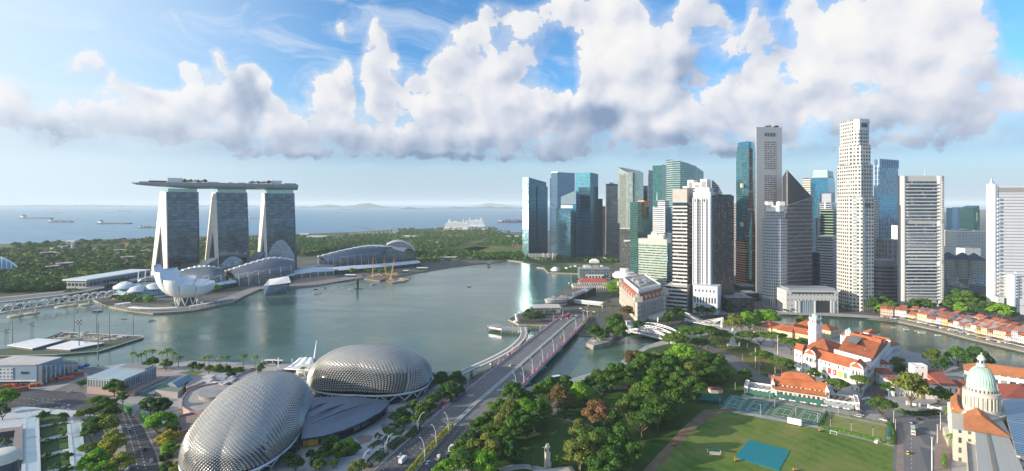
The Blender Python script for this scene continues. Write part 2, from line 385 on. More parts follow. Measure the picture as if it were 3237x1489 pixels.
DRYG=ground_mat('dry_lawn',[(.3,(.10,.13,.03)),(.5,(.17,.16,.05)),(.7,(.24,.19,.08))],.03,speck=.25)
SOIL=ground_mat('bare_soil',[(.3,(.16,.11,.07)),(.6,(.24,.17,.11))],.08)
PAVE=ground_mat('paving',[(.3,(.30,.295,.29)),(.7,(.40,.39,.38))],.06,.8,speck=.15)
PAVED=ground_mat('pink_paving',[(.3,(.24,.18,.16)),(.7,(.32,.25,.22))],.08,.8,speck=.15)
ASPH=ground_mat('asphalt',[(.3,(.07,.073,.08)),(.7,(.105,.108,.115))],.05,.85,speck=.12)
ASPHP=ground_mat('pale_asphalt',[(.3,(.155,.15,.155)),(.7,(.20,.195,.195))],.05,.85,speck=.12)
CITYG=ground_mat('city_ground',[(.3,(.07,.08,.06)),(.5,(.12,.12,.11)),(.7,(.17,.165,.15))],.012,speck=.2)
SCRUB=ground_mat('reclaimed_land',[(.3,(.03,.06,.018)),(.45,(.055,.095,.025)),(.6,(.10,.12,.04)),(.72,(.22,.18,.11))],.006,speck=.2)
QUAY=mat('quay_stone',(.30,.27,.22),.85,var=.25,scale=.2)
def land(name,pts,m,z=LZ):
 o=None
 mb=MB();P=[(p[0],p[1])for p in pts]
 for i in range(len(P)):mb.wall(P[i],P[(i+1)%len(P)],-1,z,0,1)
 mb.face([(p[0],p[1],z)for p in P])
 o=mb.bd(name,[m,QUAY])
 bm=bmesh.new();bm.from_mesh(o.data);bmesh.ops.remove_doubles(bm,verts=bm.verts,dist=.001);bmesh.ops.triangulate(bm,faces=[f for f in bm.faces if len(f.verts)>4]);bmesh.ops.recalc_face_normals(bm,faces=bm.faces[:])
 bm.to_mesh(o.data);bm.free();return setting(o)
shore=lambda L,z=0.:[g(x,y,z)for x,y in L]
SOUTH=[(-60,941),(79,936),(211,936),(272,925),(300,954),(340,972),(400,984),(484,994),(560,990),(611,985),(660,976),(695,968),(735,960),(752,948),(771,938),(800,924),(822,916),(885,917),(921,913),(1026,901),(1090,888),(1153,881),(1216,886),(1292,868),(1360,856),(1427,845),(1500,836),(1556,832),(1603,824),(1690,835),(1712,838),(1696,847),(1719,850),(1732,864),(1832,867),(1840,880),(1808,905),(1780,922),(1735,952),(1690,968),(1665,986),(1625,1004),(1607,1014),(1640,1030),(1757,1032),(1800,1046),(1828,1060),(1855,1062),(1880,1064),(1860,1080),(1850,1098),(1875,1106),(1925,1092),(1960,1068),(1990,1056),(2078,1040),(2155,1022),(2170,1010),(2212,1001),(2398,990),(2465,996),(2600,1001),(2735,1008),(2836,1018),(2971,1048),(3073,1075),(3237,1113),(3420,1160)]
COAST=[(1583,737),(1558,724),(1480,720),(1406,722),(1242,727),(1111,735),(934,741),(700,747),(496,752),(246,761),(154,767),(48,772),(-100,776)]
P=shore(SOUTH)+[V3((1500,500,0)),V3((7000,1500,0)),V3((9000,9000,0)),V3((2600,6500,0)),V3((900,3600,0))]+shore(COAST)
land('land',P,CITYG)
NORTH=[(-300,1175),(0,1172),(300,1168),(440,1152),(560,1146),(700,1150),(860,1160),(1000,1150),(1100,1165),(1290,1190),(1420,1205),(1470,1232),(1640,1236),(1720,1222),(1800,1206),(1868,1186),(1938,1165),(1976,1140),(2040,1100),(2120,1074),(2170,1062),(2230,1040),(2300,1022),(2420,1018),(2560,1030),(2700,1060),(2816,1104),(2880,1118),(2998,1138),(3123,1150),(3300,1180)]
P=shore(NORTH)+[V3((700,380,0)),V3((700,-100,0)),V3((-700,-100,0)),V3((-600,480,0))]
land('civic_ground',P,PAVE)
P=[g(x,y,LZ)for x,y in[(-60,936),(79,930),(211,930),(272,920),(380,890),(520,850),(700,830),(950,815),(1100,800),(1330,820),(1560,812),(1650,812),(1650,742),(1575,738),(1540,726),(1406,724),(1242,729),(1111,737),(934,743),(700,749),(496,754),(246,763),(154,769),(48,774),(-100,779)]]
sheet('reclaimed_land',P,SCRUB,LZ+.06)
FIELD=ground_mat('grass_field',[(.3,(.07,.12,.02)),(.6,(.12,.16,.035)),(.8,(.2,.18,.07))],.015)
for q in([(1455,787),(1490,778),(1560,776),(1654,787),(1654,808),(1600,806),(1540,800)],[(1440,790),(1500,779),(1548,782),(1505,795),(1470,798)],[(1480,768),(1540,757),(1590,757),(1586,766),(1520,772)],[(1215,765),(1290,760),(1330,766),(1240,772)],[(1330,800),(1390,793),(1400,800),(1340,806)]):
 sheet('field',[g(x,y,LZ)for x,y in q],FIELD,LZ+.5)
for q in([(1330,748),(1420,741),(1480,745),(1400,752)],[(1620,776),(1652,768),(1652,782),(1630,784)],[(960,776),(1080,786),(1000,800),(950,790)],[(120,800),(300,784),(420,780),(300,794)]):
 sheet('bare_ground',[g(x,y,LZ)for x,y in q],SOIL,LZ+.6)
HILL=mat('far_hill',(.05,.085,.05),.95,var=.3,scale=.002)
def hills(px0,px1,d,hs,width=1500.):
 n=len(hs);K=8;mb=MB();A=[]
 for j in range(K+1):
  row=[]
  for i in range((n-1)*6+1):
   t=i/6;a=int(min(t,n-2));h=hs[a]+(hs[a+1]-hs[a])*(3*(t-a)**2-2*(t-a)**3)
   x=px0+(px1-px0)*i/((n-1)*6);q=sin(pi*j/K)
   dd=d+width*(j/K-.5);row.append(at(x,dd,max(h*.4*q*(1+.18*sin(i*1.7+j*2.1)+.1*sin(i*4.1+j)),-2)))
  A.append(row)
 for j in range(K):mb.strip(A[j],A[j+1])
 setting(mb.bd('hills',HILL,weld=True,smooth=True))
hills(930,1270,21000,[0,120,60,170,260,210,120,180,330,400,230,90,30,0],2500)
hills(1260,1350,15000,[0,60,130,110,40,60,0],900)
hills(1350,1660,17000,[0,60,40,120,90,70,110,160,90,120,60,0],1500)
hills(1480,1640,30000,[0,160,420,300,160,0],3000)
hills(-200,520,24000,[60,120,90,150,220,180,220,170,120,60],2500)
hills(520,930,26000,[60,140,160,230,170,120,140,80],2500)
hills(2960,3260,9000,[0,30,60,120,90,150,110,60],2500)
# lawns, paths, streets of the near side
def sh(name,pts,m,dz):return sheet(name,[g(x,y,LZ)for x,y in pts],m,LZ+dz)
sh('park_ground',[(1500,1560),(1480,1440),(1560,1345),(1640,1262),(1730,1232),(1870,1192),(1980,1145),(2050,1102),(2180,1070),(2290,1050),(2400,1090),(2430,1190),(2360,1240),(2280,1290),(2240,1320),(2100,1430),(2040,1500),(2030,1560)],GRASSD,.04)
sh('padang_lawn',[(2020,1560),(2060,1489),(2120,1430),(2205,1345),(2245,1312),(2300,1300),(2412,1322),(2592,1356),(2700,1383),(2822,1412),(2832,1440),(2828,1560)],GRASS,.08)
sh('dirt_path',[(2010,1520),(2040,1480),(2110,1405),(2165,1345),(2225,1296),(2330,1290),(2330,1300),(2270,1303),(2205,1352),(2130,1424),(2070,1490),(2050,1520)],SOIL,.12)
sh('triangular_lawn',[(2262,1088),(2300,1092),(2400,1108),(2516,1140),(2514,1166),(2440,1184),(2370,1176),(2310,1132),(2270,1108)],DRYG,.08)
sh('bowling_green',[(2622,1311),(2803,1348),(2797,1396),(2594,1351)],mat('bowling_turf',(.22,.24,.065),.9,var=.12,scale=.1),.16)
TC=mat('court_green',(.06,.17,.13),.7,var=.1,scale=.2);TC2=mat('court_olive',(.09,.17,.085),.8,var=.15,scale=.2)
sh('tennis_court',[(2309,1246),(2446,1273),(2413,1313),(2276,1284)],TC,.18);sh('tennis_court',[(2453,1275),(2612,1307),(2592,1347),(2420,1312)],TC2,.18);sh('practice_court',[(2252,1262),(2306,1246),(2274,1283),(2232,1280)],mat('practice_green',(.03,.10,.06),.8),.17)
def lines(quad,us,vs,nm='court_line'):
 Q=[g(x,y,LZ+.22)for x,y in quad];f=lambda u,v:Q[0].lerp(Q[1],u).lerp(Q[3].lerp(Q[2],u),v);mb=MB();w=.0032
 for u,v0,v1 in us:mb.face([f(u-w,v0),f(u+w,v0),f(u+w,v1),f(u-w,v1)])
 for v,u0,u1 in vs:mb.face([f(u0,v-w*2.5),f(u1,v-w*2.5),f(u1,v+w*2.5),f(u0,v+w*2.5)])
 setting(mb.bd(nm,mat('court_paint',(.7,.72,.7),.7,var=0)))
for qd in([(2309,1246),(2446,1273),(2413,1313),(2276,1284)],[(2453,1275),(2612,1307),(2592,1347),(2420,1312)]):
 us,vs=[],[]
 for c in(.26,.74):
  us+=[(c-.17,.1,.9),(c+.17,.1,.9),(c-.13,.1,.9),(c+.13,.1,.9),(c,.3,.7)];vs+=[(.1,c-.17,c+.17),(.9,c-.17,c+.17),(.3,c-.13,c+.13),(.7,c-.13,c+.13)]
 lines(qd,us,vs)
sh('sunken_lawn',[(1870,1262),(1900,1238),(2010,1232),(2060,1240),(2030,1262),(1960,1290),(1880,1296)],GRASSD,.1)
def ribbon(name,pts,w,m,dz,setit=True,smooth=True):
 P=[g(x,y,LZ)for x,y in pts];Q=[]
 if smooth:
  n=len(P)-1
  for i in range(n*6+1):
   t=i/6;a=min(int(t),n-1);u=t-a;p0,p1,p2,p3=P[max(a-1,0)],P[a],P[a+1],P[min(a+2,n)];Q.append(.5*((2*p1)+(p2-p0)*u+(2*p0-5*p1+4*p2-p3)*u*u+(3*p1-p0-3*p2+p3)*u**3))
 else:Q=P
 A,B=[],[];wl=w if not hasattr(w,'__len__')else None
 for i,p in enumerate(Q):
  d=(Q[min(i+1,len(Q)-1)]-Q[max(i-1,0)]).normalized();n_=V3((-d[1],d[0],0));ww=wl if wl else w[0]+(w[1]-w[0])*i/(len(Q)-1);A.append(p+n_*ww/2+V3((0,0,dz)));B.append(p-n_*ww/2+V3((0,0,dz)))
 mb=MB();mb.strip(B,A);o=mb.bd(name,m);setting(o);return Q
ribbon('path',[(1690,1330),(1745,1300),(1752,1282),(1800,1250),(1890,1232),(1960,1226),(2060,1226),(2140,1212),(2200,1190)],6,PAVED,.14);ribbon('path',[(1745,1300),(1770,1318),(1830,1338),(1900,1362),(1990,1390)],5,PAVED,.15);ribbon('path',[(1580,1489),(1660,1475),(1760,1500)],6,PAVE,.16)
ribbon('path',[(1690,1225),(1760,1222),(1850,1200),(1930,1172),(1990,1138)],6,PAVE,.17)
ribbon('road',[(2040,1060),(2150,1080),(2230,1098),(2290,1122),(2340,1158),(2400,1196),(2470,1212),(2560,1236),(2680,1268),(2790,1296),(2838,1322),(2872,1352),(2882,1400),(2885,1500)],[16,19],ASPHP,.2)
ribbon('road',[(2745,1290),(2770,1240),(2800,1205),(2815,1170),(2828,1130)],14,ASPHP,.21);ribbon('road',[(2850,1326),(2900,1322),(2950,1322),(3000,1332)],12,ASPHP,.22);ribbon('road',[(2860,1310),(2800,1300),(2730,1300)],10,ASPHP,.215)
sh('hatched_island',[(2900,1346),(2925,1332),(2968,1330),(2964,1366),(2932,1362),(2904,1356)],mat('dark_paving',(.10,.11,.13),.8,var=.2,scale=1.),.24);sh('hatched_island',[(2906,1376),(2912,1366),(2962,1378),(2950,1414),(2925,1406)],MATS['dark_paving'],.24);sh('hatched_island',[(2906,1412),(2950,1424),(2950,1500),(2935,1500)],MATS['dark_paving'],.24)
sh('pavement',[(2838,1336),(2850,1350),(2856,1372),(2858,1560),(2830,1560),(2834,1440),(2838,1400)],PAVED,.23);sh('pavement',[(2960,1340),(3000,1350),(3010,1400),(3000,1560),(2950,1560),(2955,1420)],PAVED,.225)
mb=MB();PAINTW=mat('road_paint',(.62,.62,.60),.7,var=.15)
for pts in([(2290,1124),(2330,1156),(2380,1190)],[(2880,1370),(2881,1400),(2882,1450),(2882,1489)],[(2470,1214),(2560,1238),(2680,1270),(2790,1298)]):
 for a,b in zip(pts,pts[1:]):
  A,B=g(*a,LZ+.27),g(*b,LZ+.27);n=int((B-A).length/6)
  for i in range(n):p,q=A.lerp(B,i/n),A.lerp(B,(i+.4)/n);e=V3((.18,.05,0));mb.face([p-e,p+e,q+e,q-e])
setting(mb.bd('road_marking',PAINTW))
sh('plaza_paving',[(1000,1490),(1160,1490),(1255,1408),(1330,1342),(1420,1268),(1470,1230),(1390,1215),(1330,1240),(1260,1270),(1190,1320),(1080,1380),(980,1400),(930,1500)],mat('plaza_stone',(.42,.41,.42),.75,var=.1,scale=.08),.1)
KERBP=mat('pale_kerb',(.42,.41,.40),.8)
ribbon('pavement',[(1135,1510),(1235,1424),(1316,1352),(1404,1278),(1462,1232)],5,PAVED,.16,smooth=False)
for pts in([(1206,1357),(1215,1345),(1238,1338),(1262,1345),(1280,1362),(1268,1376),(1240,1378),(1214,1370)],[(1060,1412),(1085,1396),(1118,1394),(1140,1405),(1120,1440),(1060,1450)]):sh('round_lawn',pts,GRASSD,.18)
for x,y in((1218,1347),(1240,1352),(1262,1361),(1085,1404)):
 c=g(x,y,LZ);mb=MB();mb.lathe(c,[(2.6,LZ+.2),(2.6,LZ+.8),(0,LZ+.85)],20);o=mb.bd('round_skylight',mat('skylight_disc',(.20,.27,.25),.3,.2));tag(o,'round glass skylight disc set in the lawn beside the road','skylight','round skylights in the theatre lawn')
for pts in([(1124,1386),(1140,1375),(1180,1378),(1172,1396),(1140,1406)],):sh('pattern_paving',pts,PAVED,.17)
sh('road',[(-40,1236),(60,1225),(170,1236),(262,1240),(275,1256),(340,1262),(400,1284),(420,1316),(455,1356),(490,1430),(512,1500),(408,1500),(395,1400),(385,1350),(358,1310),(300,1300),(244,1297),(150,1291),(60,1285),(-40,1300)],ASPH,.05);sh('road',[(120,1252),(245,1204),(290,1190),(250,1165),(300,1160),(340,1170),(400,1205),(420,1240),(300,1270),(150,1262)],ASPHP,.045)
sh('road',[(270,1190),(200,1215),(120,1225),(60,1222),(40,1210),(250,1178)],ASPHP,.06)
mb=MB()
for pts in([(384,1300),(398,1340),(410,1380),(425,1430),(436,1489)],[(404,1310),(425,1360),(445,1420),(462,1489)],[(130,1260),(205,1264)],[(40,1270),(120,1284),(230,1292)],[(60,1255),(130,1268),(235,1280)]):
 for a,b in zip(pts,pts[1:]):
  A,B=g(*a,LZ+.1),g(*b,LZ+.1);n=max(2,int((B-A).length/5));d_=(B-A).normalized();e=V3((-d_[1],d_[0],0))*.16
  for i in range(n):p,q=A.lerp(B,i/n),A.lerp(B,(i+.45)/n);mb.face([p-e,p+e,q+e,q-e])
for a,b in(((398,1382),(470,1366)),((396,1400),(474,1384)),((416,1362),(455,1355))):A,B=g(*a,LZ+.1),g(*b,LZ+.1);e=V3((.03,.22,0));mb.face([A-e,B-e,B+e,A+e])
setting(mb.bd('road_marking',PAINTW))
sh('pavement',[(30,1300),(75,1284),(155,1292),(160,1300),(110,1318),(80,1325),(60,1360),(0,1365),(-40,1340)],mat('pale_plaza',(.50,.53,.55),.75,var=.08),.08);sh('pavement',[(152,1306),(180,1294),(242,1300),(240,1320),(215,1328),(210,1314),(160,1312)],MATS['pale_plaza'],.085);sh('pavement',[(78,1330),(120,1308),(224,1312),(275,1420),(280,1520),(70,1520)],MATS['pale_plaza'],.075)
sh('pavement',[(420,1316),(470,1372),(500,1440),(515,1500),(560,1500),(530,1400),(480,1330),(440,1290)],PAVED,.07)
LWN=[]
for pts in([(122,1308),(160,1311),(210,1316),(214,1331),(170,1338),(121,1346)],[(122,1356),(215,1336),(221,1366),(123,1390)],[(122,1402),(222,1379),(229,1413),(122,1441)],[(124,1453),(230,1427),(236,1463),(130,1492)]):
 sh('lawn',pts,mat('planter_lawn',(.03,.085,.012),.9,var=.3,scale=.08),.5);LWN.append(pts)
ribbon('quay_path',[(330,1172),(440,1158),(560,1152),(700,1156),(860,1166),(1000,1157)],12,mat('quay_paving',(.40,.36,.33),.8,var=.1),.06);sh('round_plaza',[(420,1168),(480,1158),(560,1160),(590,1168),(560,1182),(470,1186)],mat('rose_paving',(.42,.34,.32),.8,var=.1),.1)
sh('lawn_strip',[(560,1180),(600,1172),(640,1176),(620,1186)],GRASS,.11);sh('dark_lawn',[(1290,1190),(1400,1200),(1480,1232),(1420,1262),(1340,1260),(1290,1230)],GRASSD,.05)
# the three-tower hotel and what stands along its promenade
def onplane(px,py,P0,e):
 """point of the vertical plane through plan point P0 with plan direction e that is seen at a frame point"""
 k=(px-CX)/FPX;s=(k*P0[1]-P0[0])/(e[0]-k*e[1]);Y=P0[1]+s*e[1]
 return V3((P0[0]+s*e[0],Y,hz(py,Y)))
def uvw(pts,f):
 o=pts[0];return[((p[0]-o[0])*f[0]+(p[1]-o[1])*f[1],p[2])for p in pts]
HOTEL=fcd('hotel_glass',(.05,.07,.075),(.075,.13,.18),fh=6.8,bw=9,wu=(.02,.98),wv=(.10,.98),gm=.8,gr=.1,var=.32,tilt=.006,blinds=.0,wr=.3)
FINW=mat('warm_white_concrete',(.74,.68,.60),.6,var=.06);HULL=mat('pearl_grey_hull',(.36,.38,.42),.4,.25,var=.05)
ATR=fcd('atrium_glass',(.22,.25,.28),(.18,.24,.30),fh=3.4,bw=3.4,wu=(.08,.92),wv=(.08,.92),gm=.7,gr=.12,var=.4)
def hotel_tower(c,fa,ea,fin,notch,glass,zt,label):
 f=(cos(fa),sin(fa));e=(cos(ea),sin(ea))
 P0=at(*c);root=tg('hotel_tower',label,'hotel tower',(P0[0],P0[1],LZ),'hotel towers under the sky deck')
 F=[onplane(x,y,P0,e)for x,y in fin];Nn=[onplane(x,y,P0,e)for x,y in notch]
 for q in(F,Nn):
  for p in q:
   if p[2]<12:p[2]=LZ
 L=1.6;fv=V3((f[0],f[1],0))
 tl,tr,br,bl=F;na,nl,nr=Nn
 fb=MB()
 for q in((tl,tr,na),(tr,br,nr,na),(tl,na,nl,bl)):
  fb.face([p-fv*L for p in q][::-1]);fb.face([p+fv*.2 for p in q])
 for a,b in((tl,tr),(tr,br),(br,nr),(nr,na),(na,nl),(nl,bl),(bl,tl)):
  fb.face([a-fv*L,b-fv*L,b+fv*.2,a+fv*.2])
 fb.bd('end_fin',FINW,root)
 G=[onplane(x,y,P0,f)for x,y in glass]
 for p in G:
  if p[2]<12:p[2]=LZ
 n=V3((f[1],-f[0],0));W=(G[1]-G[0]).length
 mb=MB();K=10
 for i in range(K):
  a,b=i/K,(i+1)/K;bul=lambda t:n*(-2.2*sin(pi*t))
  q=[G[3].lerp(G[2],a)+bul(a),G[3].lerp(G[2],b)+bul(b),G[0].lerp(G[1],b)+bul(b),G[0].lerp(G[1],a)+bul(a)]
  mb.face(q,[(a*W,q[0][2]),(b*W,q[1][2]),(b*W,q[2][2]),(a*W,q[3][2])])
 mb.bd('curtain_wall',HOTEL,root)
 back=V3((e[0],e[1],0))*(tl-tr).length
 mb=MB();far=fv*W
 for a,b in((bl,tl),(tl,tr),(nl,na),(na,nr)):mb.face([a,b,b+far,a+far],[(0,a[2]),(0,b[2]),(W,b[2]),(W,a[2])])
 mb.face([p+far-fv*.2 for p in(tl,tr,na)]);mb.face([p+far-fv*.2 for p in(tr,br,nr,na)]);mb.face([p+far-fv*.2 for p in(tl,na,nl,bl)])
 mb.bd('rear_slab',ATR,root)
 a,b=G[0].lerp(G[1],.06),G[0].lerp(G[1],.97);mb=MB()
 mb.prism([(p[0],p[1])for p in(a+back*.1,b+back*.1,b+back*.9,a+back*.9)],zt-.05,189)
 mb.bd('glass_neck',mat('pale_green_glass',(.30,.55,.50),.12,.3,var=.2,scale=.2),root)
 return root,G,F
T1=hotel_tower((527,1150),R(38),R(154),[(509,605),(527,606),(532,878),(479,885)],[(511,707),(489,885),(521,878)],[(527,607),(628,608.5),(621.5,862),(532,878)],181.5,'hotel tower with the widest white splayed leg, beside the lotus shaped museum')
T2=hotel_tower((683.5,1200),R(33),R(151),[(671,607),(683.5,607.5),(693,868),(646,870)],[(675,721),(655,870),(685,868)],[(683.5,608),(782,610),(780,850),(693,868)],181,'middle hotel tower between the other two glass towers')
T3=hotel_tower((838,1255),R(27),R(148),[(829.5,610),(838,610),(846.5,858),(813,855)],[(835,738),(822,855),(840,858)],[(838,610.5),(931,611.5),(929.5,840),(846.5,858)],180,'hotel tower with the slimmest white leg, farthest from the lotus shaped museum')
def sky_deck():
 a=at(415,1116);b=at(940,1292);mid=(a+b)/2
 root=tg('sky_park','long boat shaped roof deck with pools and trees lying across the three hotel towers','roof deck',(mid[0],mid[1],187))
 d=(b-a);L=d.length;d.normalize();n=V3((-d[1],d[0],0));K=40;M=14
 def st(t):
  w=20*min(1,(t/.30))**.55 if t<.30 else 20-2*max(0,t-.8)/.2
  if t>.985:w*=.93
  bow=14*sin(pi*t)
  return a+d*(t*L)+n*(-bow+7),w,3.2+8.8*min(1,(t/.33))**.7
 mb=MB();rows=[]
 for i in range(K+1):
  t=i/K;c,w,dp=st(t);w=max(w,.4)
  rows.append([c+n*(-w*cos(pi*j/M))+V3((0,0,200.5-(dp if t>0 else 1.5)*sin(pi*j/M)**.75))for j in range(M+1)])
 for i in range(K):mb.strip(rows[i],rows[i+1])
 mb.face(rows[-1][::-1]);mb.bd('hull',HULL,root,smooth=True,weld=True)
 mb=MB()
 for i in range(K):mb.face([rows[i][0]-V3((0,0,.15)),rows[i][-1]-V3((0,0,.15)),rows[i+1][-1]-V3((0,0,.15)),rows[i+1][0]-V3((0,0,.15))][::-1])
 mb.bd('deck',mat('timber_deck',(.24,.20,.16),.8),root)
 for side in(0,-1):
  mb=MB()
  for i in range(2,K):
   p,q=rows[i][side],rows[i+1][side];mb.face([p,q,q+V3((0,0,1.3)),p+V3((0,0,1.3))])
  mb.bd('parapet',HULL,root)
 ang=math.atan2(d[1],d[0])
 def deckbox(name,px0,px1,h,w,off,m,z0=200.4):
  def pt(px):
   k=(px-CX)/FPX;s=(k*a[1]-a[0])/(d[0]-k*d[1]);return s/L
  t0,t1=pt(px0),pt(px1);c,_,_=st((t0+t1)/2);c=c+n*off
  m_=MB();m_.obox((c[0],c[1]),ang,(t1-t0)*L,w,z0,z0+h);return m_.bd(name,m,root)
 deckbox('lift_house',529,577,10.5,18,3,WH);deckbox('lift_house',857,890,9.5,16,3,WH)
 deckbox('restaurant',470,527,4.2,14,0,DARK);deckbox('pool_bar',655,690,3.4,8,-6,STEEL);deckbox('pool',660,785,.5,7,-10,mat('pool_water',(.1,.35,.42),.08,var=.1))
 deckbox('bar_pavilion',900,936,3.6,16,0,DARK);deckbox('canopy',720,735,3.6,8,2,WH);deckbox('canopy',750,775,3.2,8,3,PALE);deckbox('terrace_roof',440,470,2.2,8,0,GREY)
 tr=random.Random(5)
 for rg in((580,652,26),(790,856,24)):
  for i in range(rg[2]-4):
   px=tr.uniform(rg[0],rg[1]);k=(px-CX)/FPX;s=(k*a[1]-a[0])/(d[0]-k*d[1]);c,w,_=st(s/L)
   DECKTREES.append((c+n*tr.uniform(-.7,.7)*w+V3((0,0,200.4)),tr.uniform(5.5,9.5)))
DECKTREES=[]
sky_deck()
# wave-roofed mall halls
ROOFB=mat('blue_grey_roof_sheet',(.13,.16,.20),.45,.35,var=.12,scale=.02)
CANW=mat('ribbed_white_canopy',(.62,.66,.70),.45,.1,var=.08)
HALLG=fcd('hall_glass',(.10,.12,.13),(.16,.22,.26),fh=4.,bw=4.,wu=(.06,.94),wv=(.1,.9),gm=.6,gr=.15,var=.5)
def hall(ridge,eave,label,nst,mast_n,canopy,shell=None):
 """ridge, eave: lists of (px, py, z); canopy: (px, py, z) pairs of the lower glass-and-steel strip"""
 def curve(L,n):
  P=[g(*p)for p in L];out=[]
  for i in range(n+1):
   t=i/n*(len(P)-1);a=min(int(t),len(P)-2);u=t-a
   p0=P[max(a-1,0)];p1=P[a];p2=P[a+1];p3=P[min(a+2,len(P)-1)]
   out.append(.5*((2*p1)+(p2-p0)*u+(2*p0-5*p1+4*p2-p3)*u*u+(3*p1-p0-3*p2+p3)*u**3))
  return out
 A=curve(ridge,nst);B=curve(eave,nst);mid=A[nst//2]
 root=tg('mall_hall',label,'hall',(mid[0],mid[1],LZ),'wave roofed halls by the hotel')
 mb=MB();rows=[]
 for k in range(7):
  t=k/6;rows.append([a.lerp(b,t)+V3((0,0,5.*sin(pi*t)))for a,b in zip(A,B)])
 for k in range(6):mb.strip(rows[k],rows[k+1])
 mb.bd('roof',ROOFB,root,smooth=True,weld=True)
 for i in range(nst):
  a,b=A[i],A[i+1];c=B[i];q=B[i+1]
  back=(a-c).normalized();up=V3((0,0,1));mb=MB()
  p0,p1=a+up*2.4,b+up*.6+(b-a)*.12
  in0,in1=a.lerp(c,.17)+up*4.6,b.lerp(q,.17)+up*2.8
  bk=V3((back[0],back[1],0))*14
  mb.face([in0,in1,p1,p0]);mb.face([p0,p1,p1+bk-up*7,p0+bk-up*7]);mb.face([in0-up*1.2,in1-up*1.2,in1,in0]);mb.face([p0,in0,in0-up*1.6,p0-up*2.5])
  mb.bd('roof_blade',CANW,root)
 mb=MB()
 for i in range(nst):
  a,b=B[i],B[i+1];mb.wall(a,b,LZ,a[2]-.3,i*8.,0,LZ,b[2]-.3)
  a,b=A[i],A[i+1];a,b=b,a;mb.wall(a,b,LZ,a[2]-4,i*8.,0,LZ,b[2]-4)
 for a,b in((A[0],B[0]),(B[-1],A[-1])):mb.wall(a,b,LZ,a[2],0,0,LZ,b[2])
 mb.bd('glass_wall',HALLG,root)
 if canopy:
  n=len(canopy)//2;U=curve(canopy[:n],12);Dn=curve(canopy[n:],12);mb=MB()
  M=[u.lerp(d_,.5)+V3((0,0,2.2))for u,d_ in zip(U,Dn)]
  mb.strip(U,M);mb.strip(M,Dn);cb=mb.bd('waterside_canopy',CANW,root,smooth=True,weld=True)
  rb=MB()
  for i in range(0,13):rb.tube([U[i]+V3((0,0,.3)),M[i]+V3((0,0,.3)),Dn[i]+V3((0,0,.3))],.45,4)
  rb.bd('canopy_rib',WH,cb)
  mb=MB()
  for nm,E_ in(('shopfront',Dn),('rear_glazing',U)):
   mb=MB()
   for i in range(12):mb.wall(E_[i],E_[i+1],LZ,E_[i][2]-.6,i*6.,0,LZ,E_[i+1][2]-.6)
   mb.bd(nm,GD,root)
 for i in range(mast_n):
  t=(i+.5)/mast_n*nst;p=B[int(t)].lerp(B[int(t)+1],t-int(t));top=p+V3((0,0,9));mb=MB()
  mb.tube([V3((p[0]-1.5,p[1],LZ)),top,V3((p[0]+1.5,p[1],LZ))],.55,5)
  for s in(-1,1):
   q=B[max(0,min(nst,int(t)+s*2))];mb.tube([top,q.lerp(A[int(t)],.12)+V3((0,0,1))],.18,4)
  mb.bd('mast',WH,root)
 return root
hall([(539,868,22),(600,847,31),(653,841,34),(700,849,28)],[(590,885,16),(640,884,19),(680,884,19),(712,886,15)],'smallest wave roofed hall, just behind the lotus shaped museum',10,3,[(672,898,13),(710,889,14),(742,884,13),(674,908,10),(712,899,10),(748,893,10)])
hall([(710,858,20),(780,835,34),(860,814,42),(929,822,36)],[(745,880,17),(800,872,20),(870,861,22),(930,853,20)],'middle wave roofed hall, below the hotel tower with the slimmest leg',13,6,[(722,880,12),(800,869,16),(870,863,16),(930,857,15),(722,888,9),(800,884,11),(870,878,11),(930,871,10)])
hall([(1003,812,26),(1085,791,42),(1170,776,52),(1240,781,48),(1282,787,42)],[(1030,827,22),(1110,818,26),(1200,808,28),(1316,800,25)],'largest wave roofed hall, beside the construction cranes on the quay',15,12,[(1046,845,14),(1120,839,15),(1220,832,15),(1318,823,14),(1054,857,10),(1130,850,10),(1230,842,10),(1331,831,10)])
def shell_hall():
 c=g(1270,792,20);root=tg('arched_hall','pale grey barrel vaulted hall standing behind the largest wave roof','hall',(c[0],c[1],LZ))
 A=g(1222,806,LZ);mb=MB();rows=[]
 d0=1560
 for i in range(13):
  t=i/12;rows.append([at(1222+t*95,d0+40*k,max(LZ,2+hz(766,d0)*sin(pi*min(1,.18+.82*t))**.45))for k in range(3)])
 for i in range(12):mb.strip(rows[i],rows[i+1])
 mb.bd('roof',mat('pale_roof_shell',(.42,.44,.48),.5,.2,var=.06),root,smooth=True,weld=True)
 for k in(0,2):
  P=[r[k]for r in rows];mb=MB()
  for i in range(12):mb.wall(P[i],P[i+1],LZ,P[i][2]-.2,i*7.,0,LZ,P[i+1][2]-.2)
  mb.bd('end_wall',HALLG,root)
shell_hall()
def link_hall():
 pts=[(930,856,15),(990,845,18),(1050,845,14)];low=[(930,868,11),(990,860,12),(1055,857,10)]
 U=[g(*p)for p in pts];Dn=[g(*p)for p in low];root=tg('mall_entrance','glazed mall entrance under a curved ribbed canopy facing the round event plaza','entrance hall',(U[1][0],U[1][1],LZ))
 mb=MB();mb.strip(U,Dn);mb.bd('canopy',CANW,root)
 mb=MB()
 for i in range(2):mb.wall(Dn[i],Dn[i+1],LZ,Dn[i][2]-.4,i*40.,0,LZ,Dn[i+1][2]-.4)
 mb.bd('glass_wall',HALLG,root)
 mb=MB();B=[u+V3((0,40,2))for u in U];mb.strip(B,U);mb.bd('roof',ROOFB,root)
 for i in range(6):
  p=Dn[0].lerp(Dn[2],i/5)+V3((0,-2,0));mb=MB();mb.tube([(p[0],p[1],LZ),(p[0],p[1],12)],.6,6);mb.bd('pillar',WH,root)
link_hall()
for q in([(526,930,LZ)],):pass
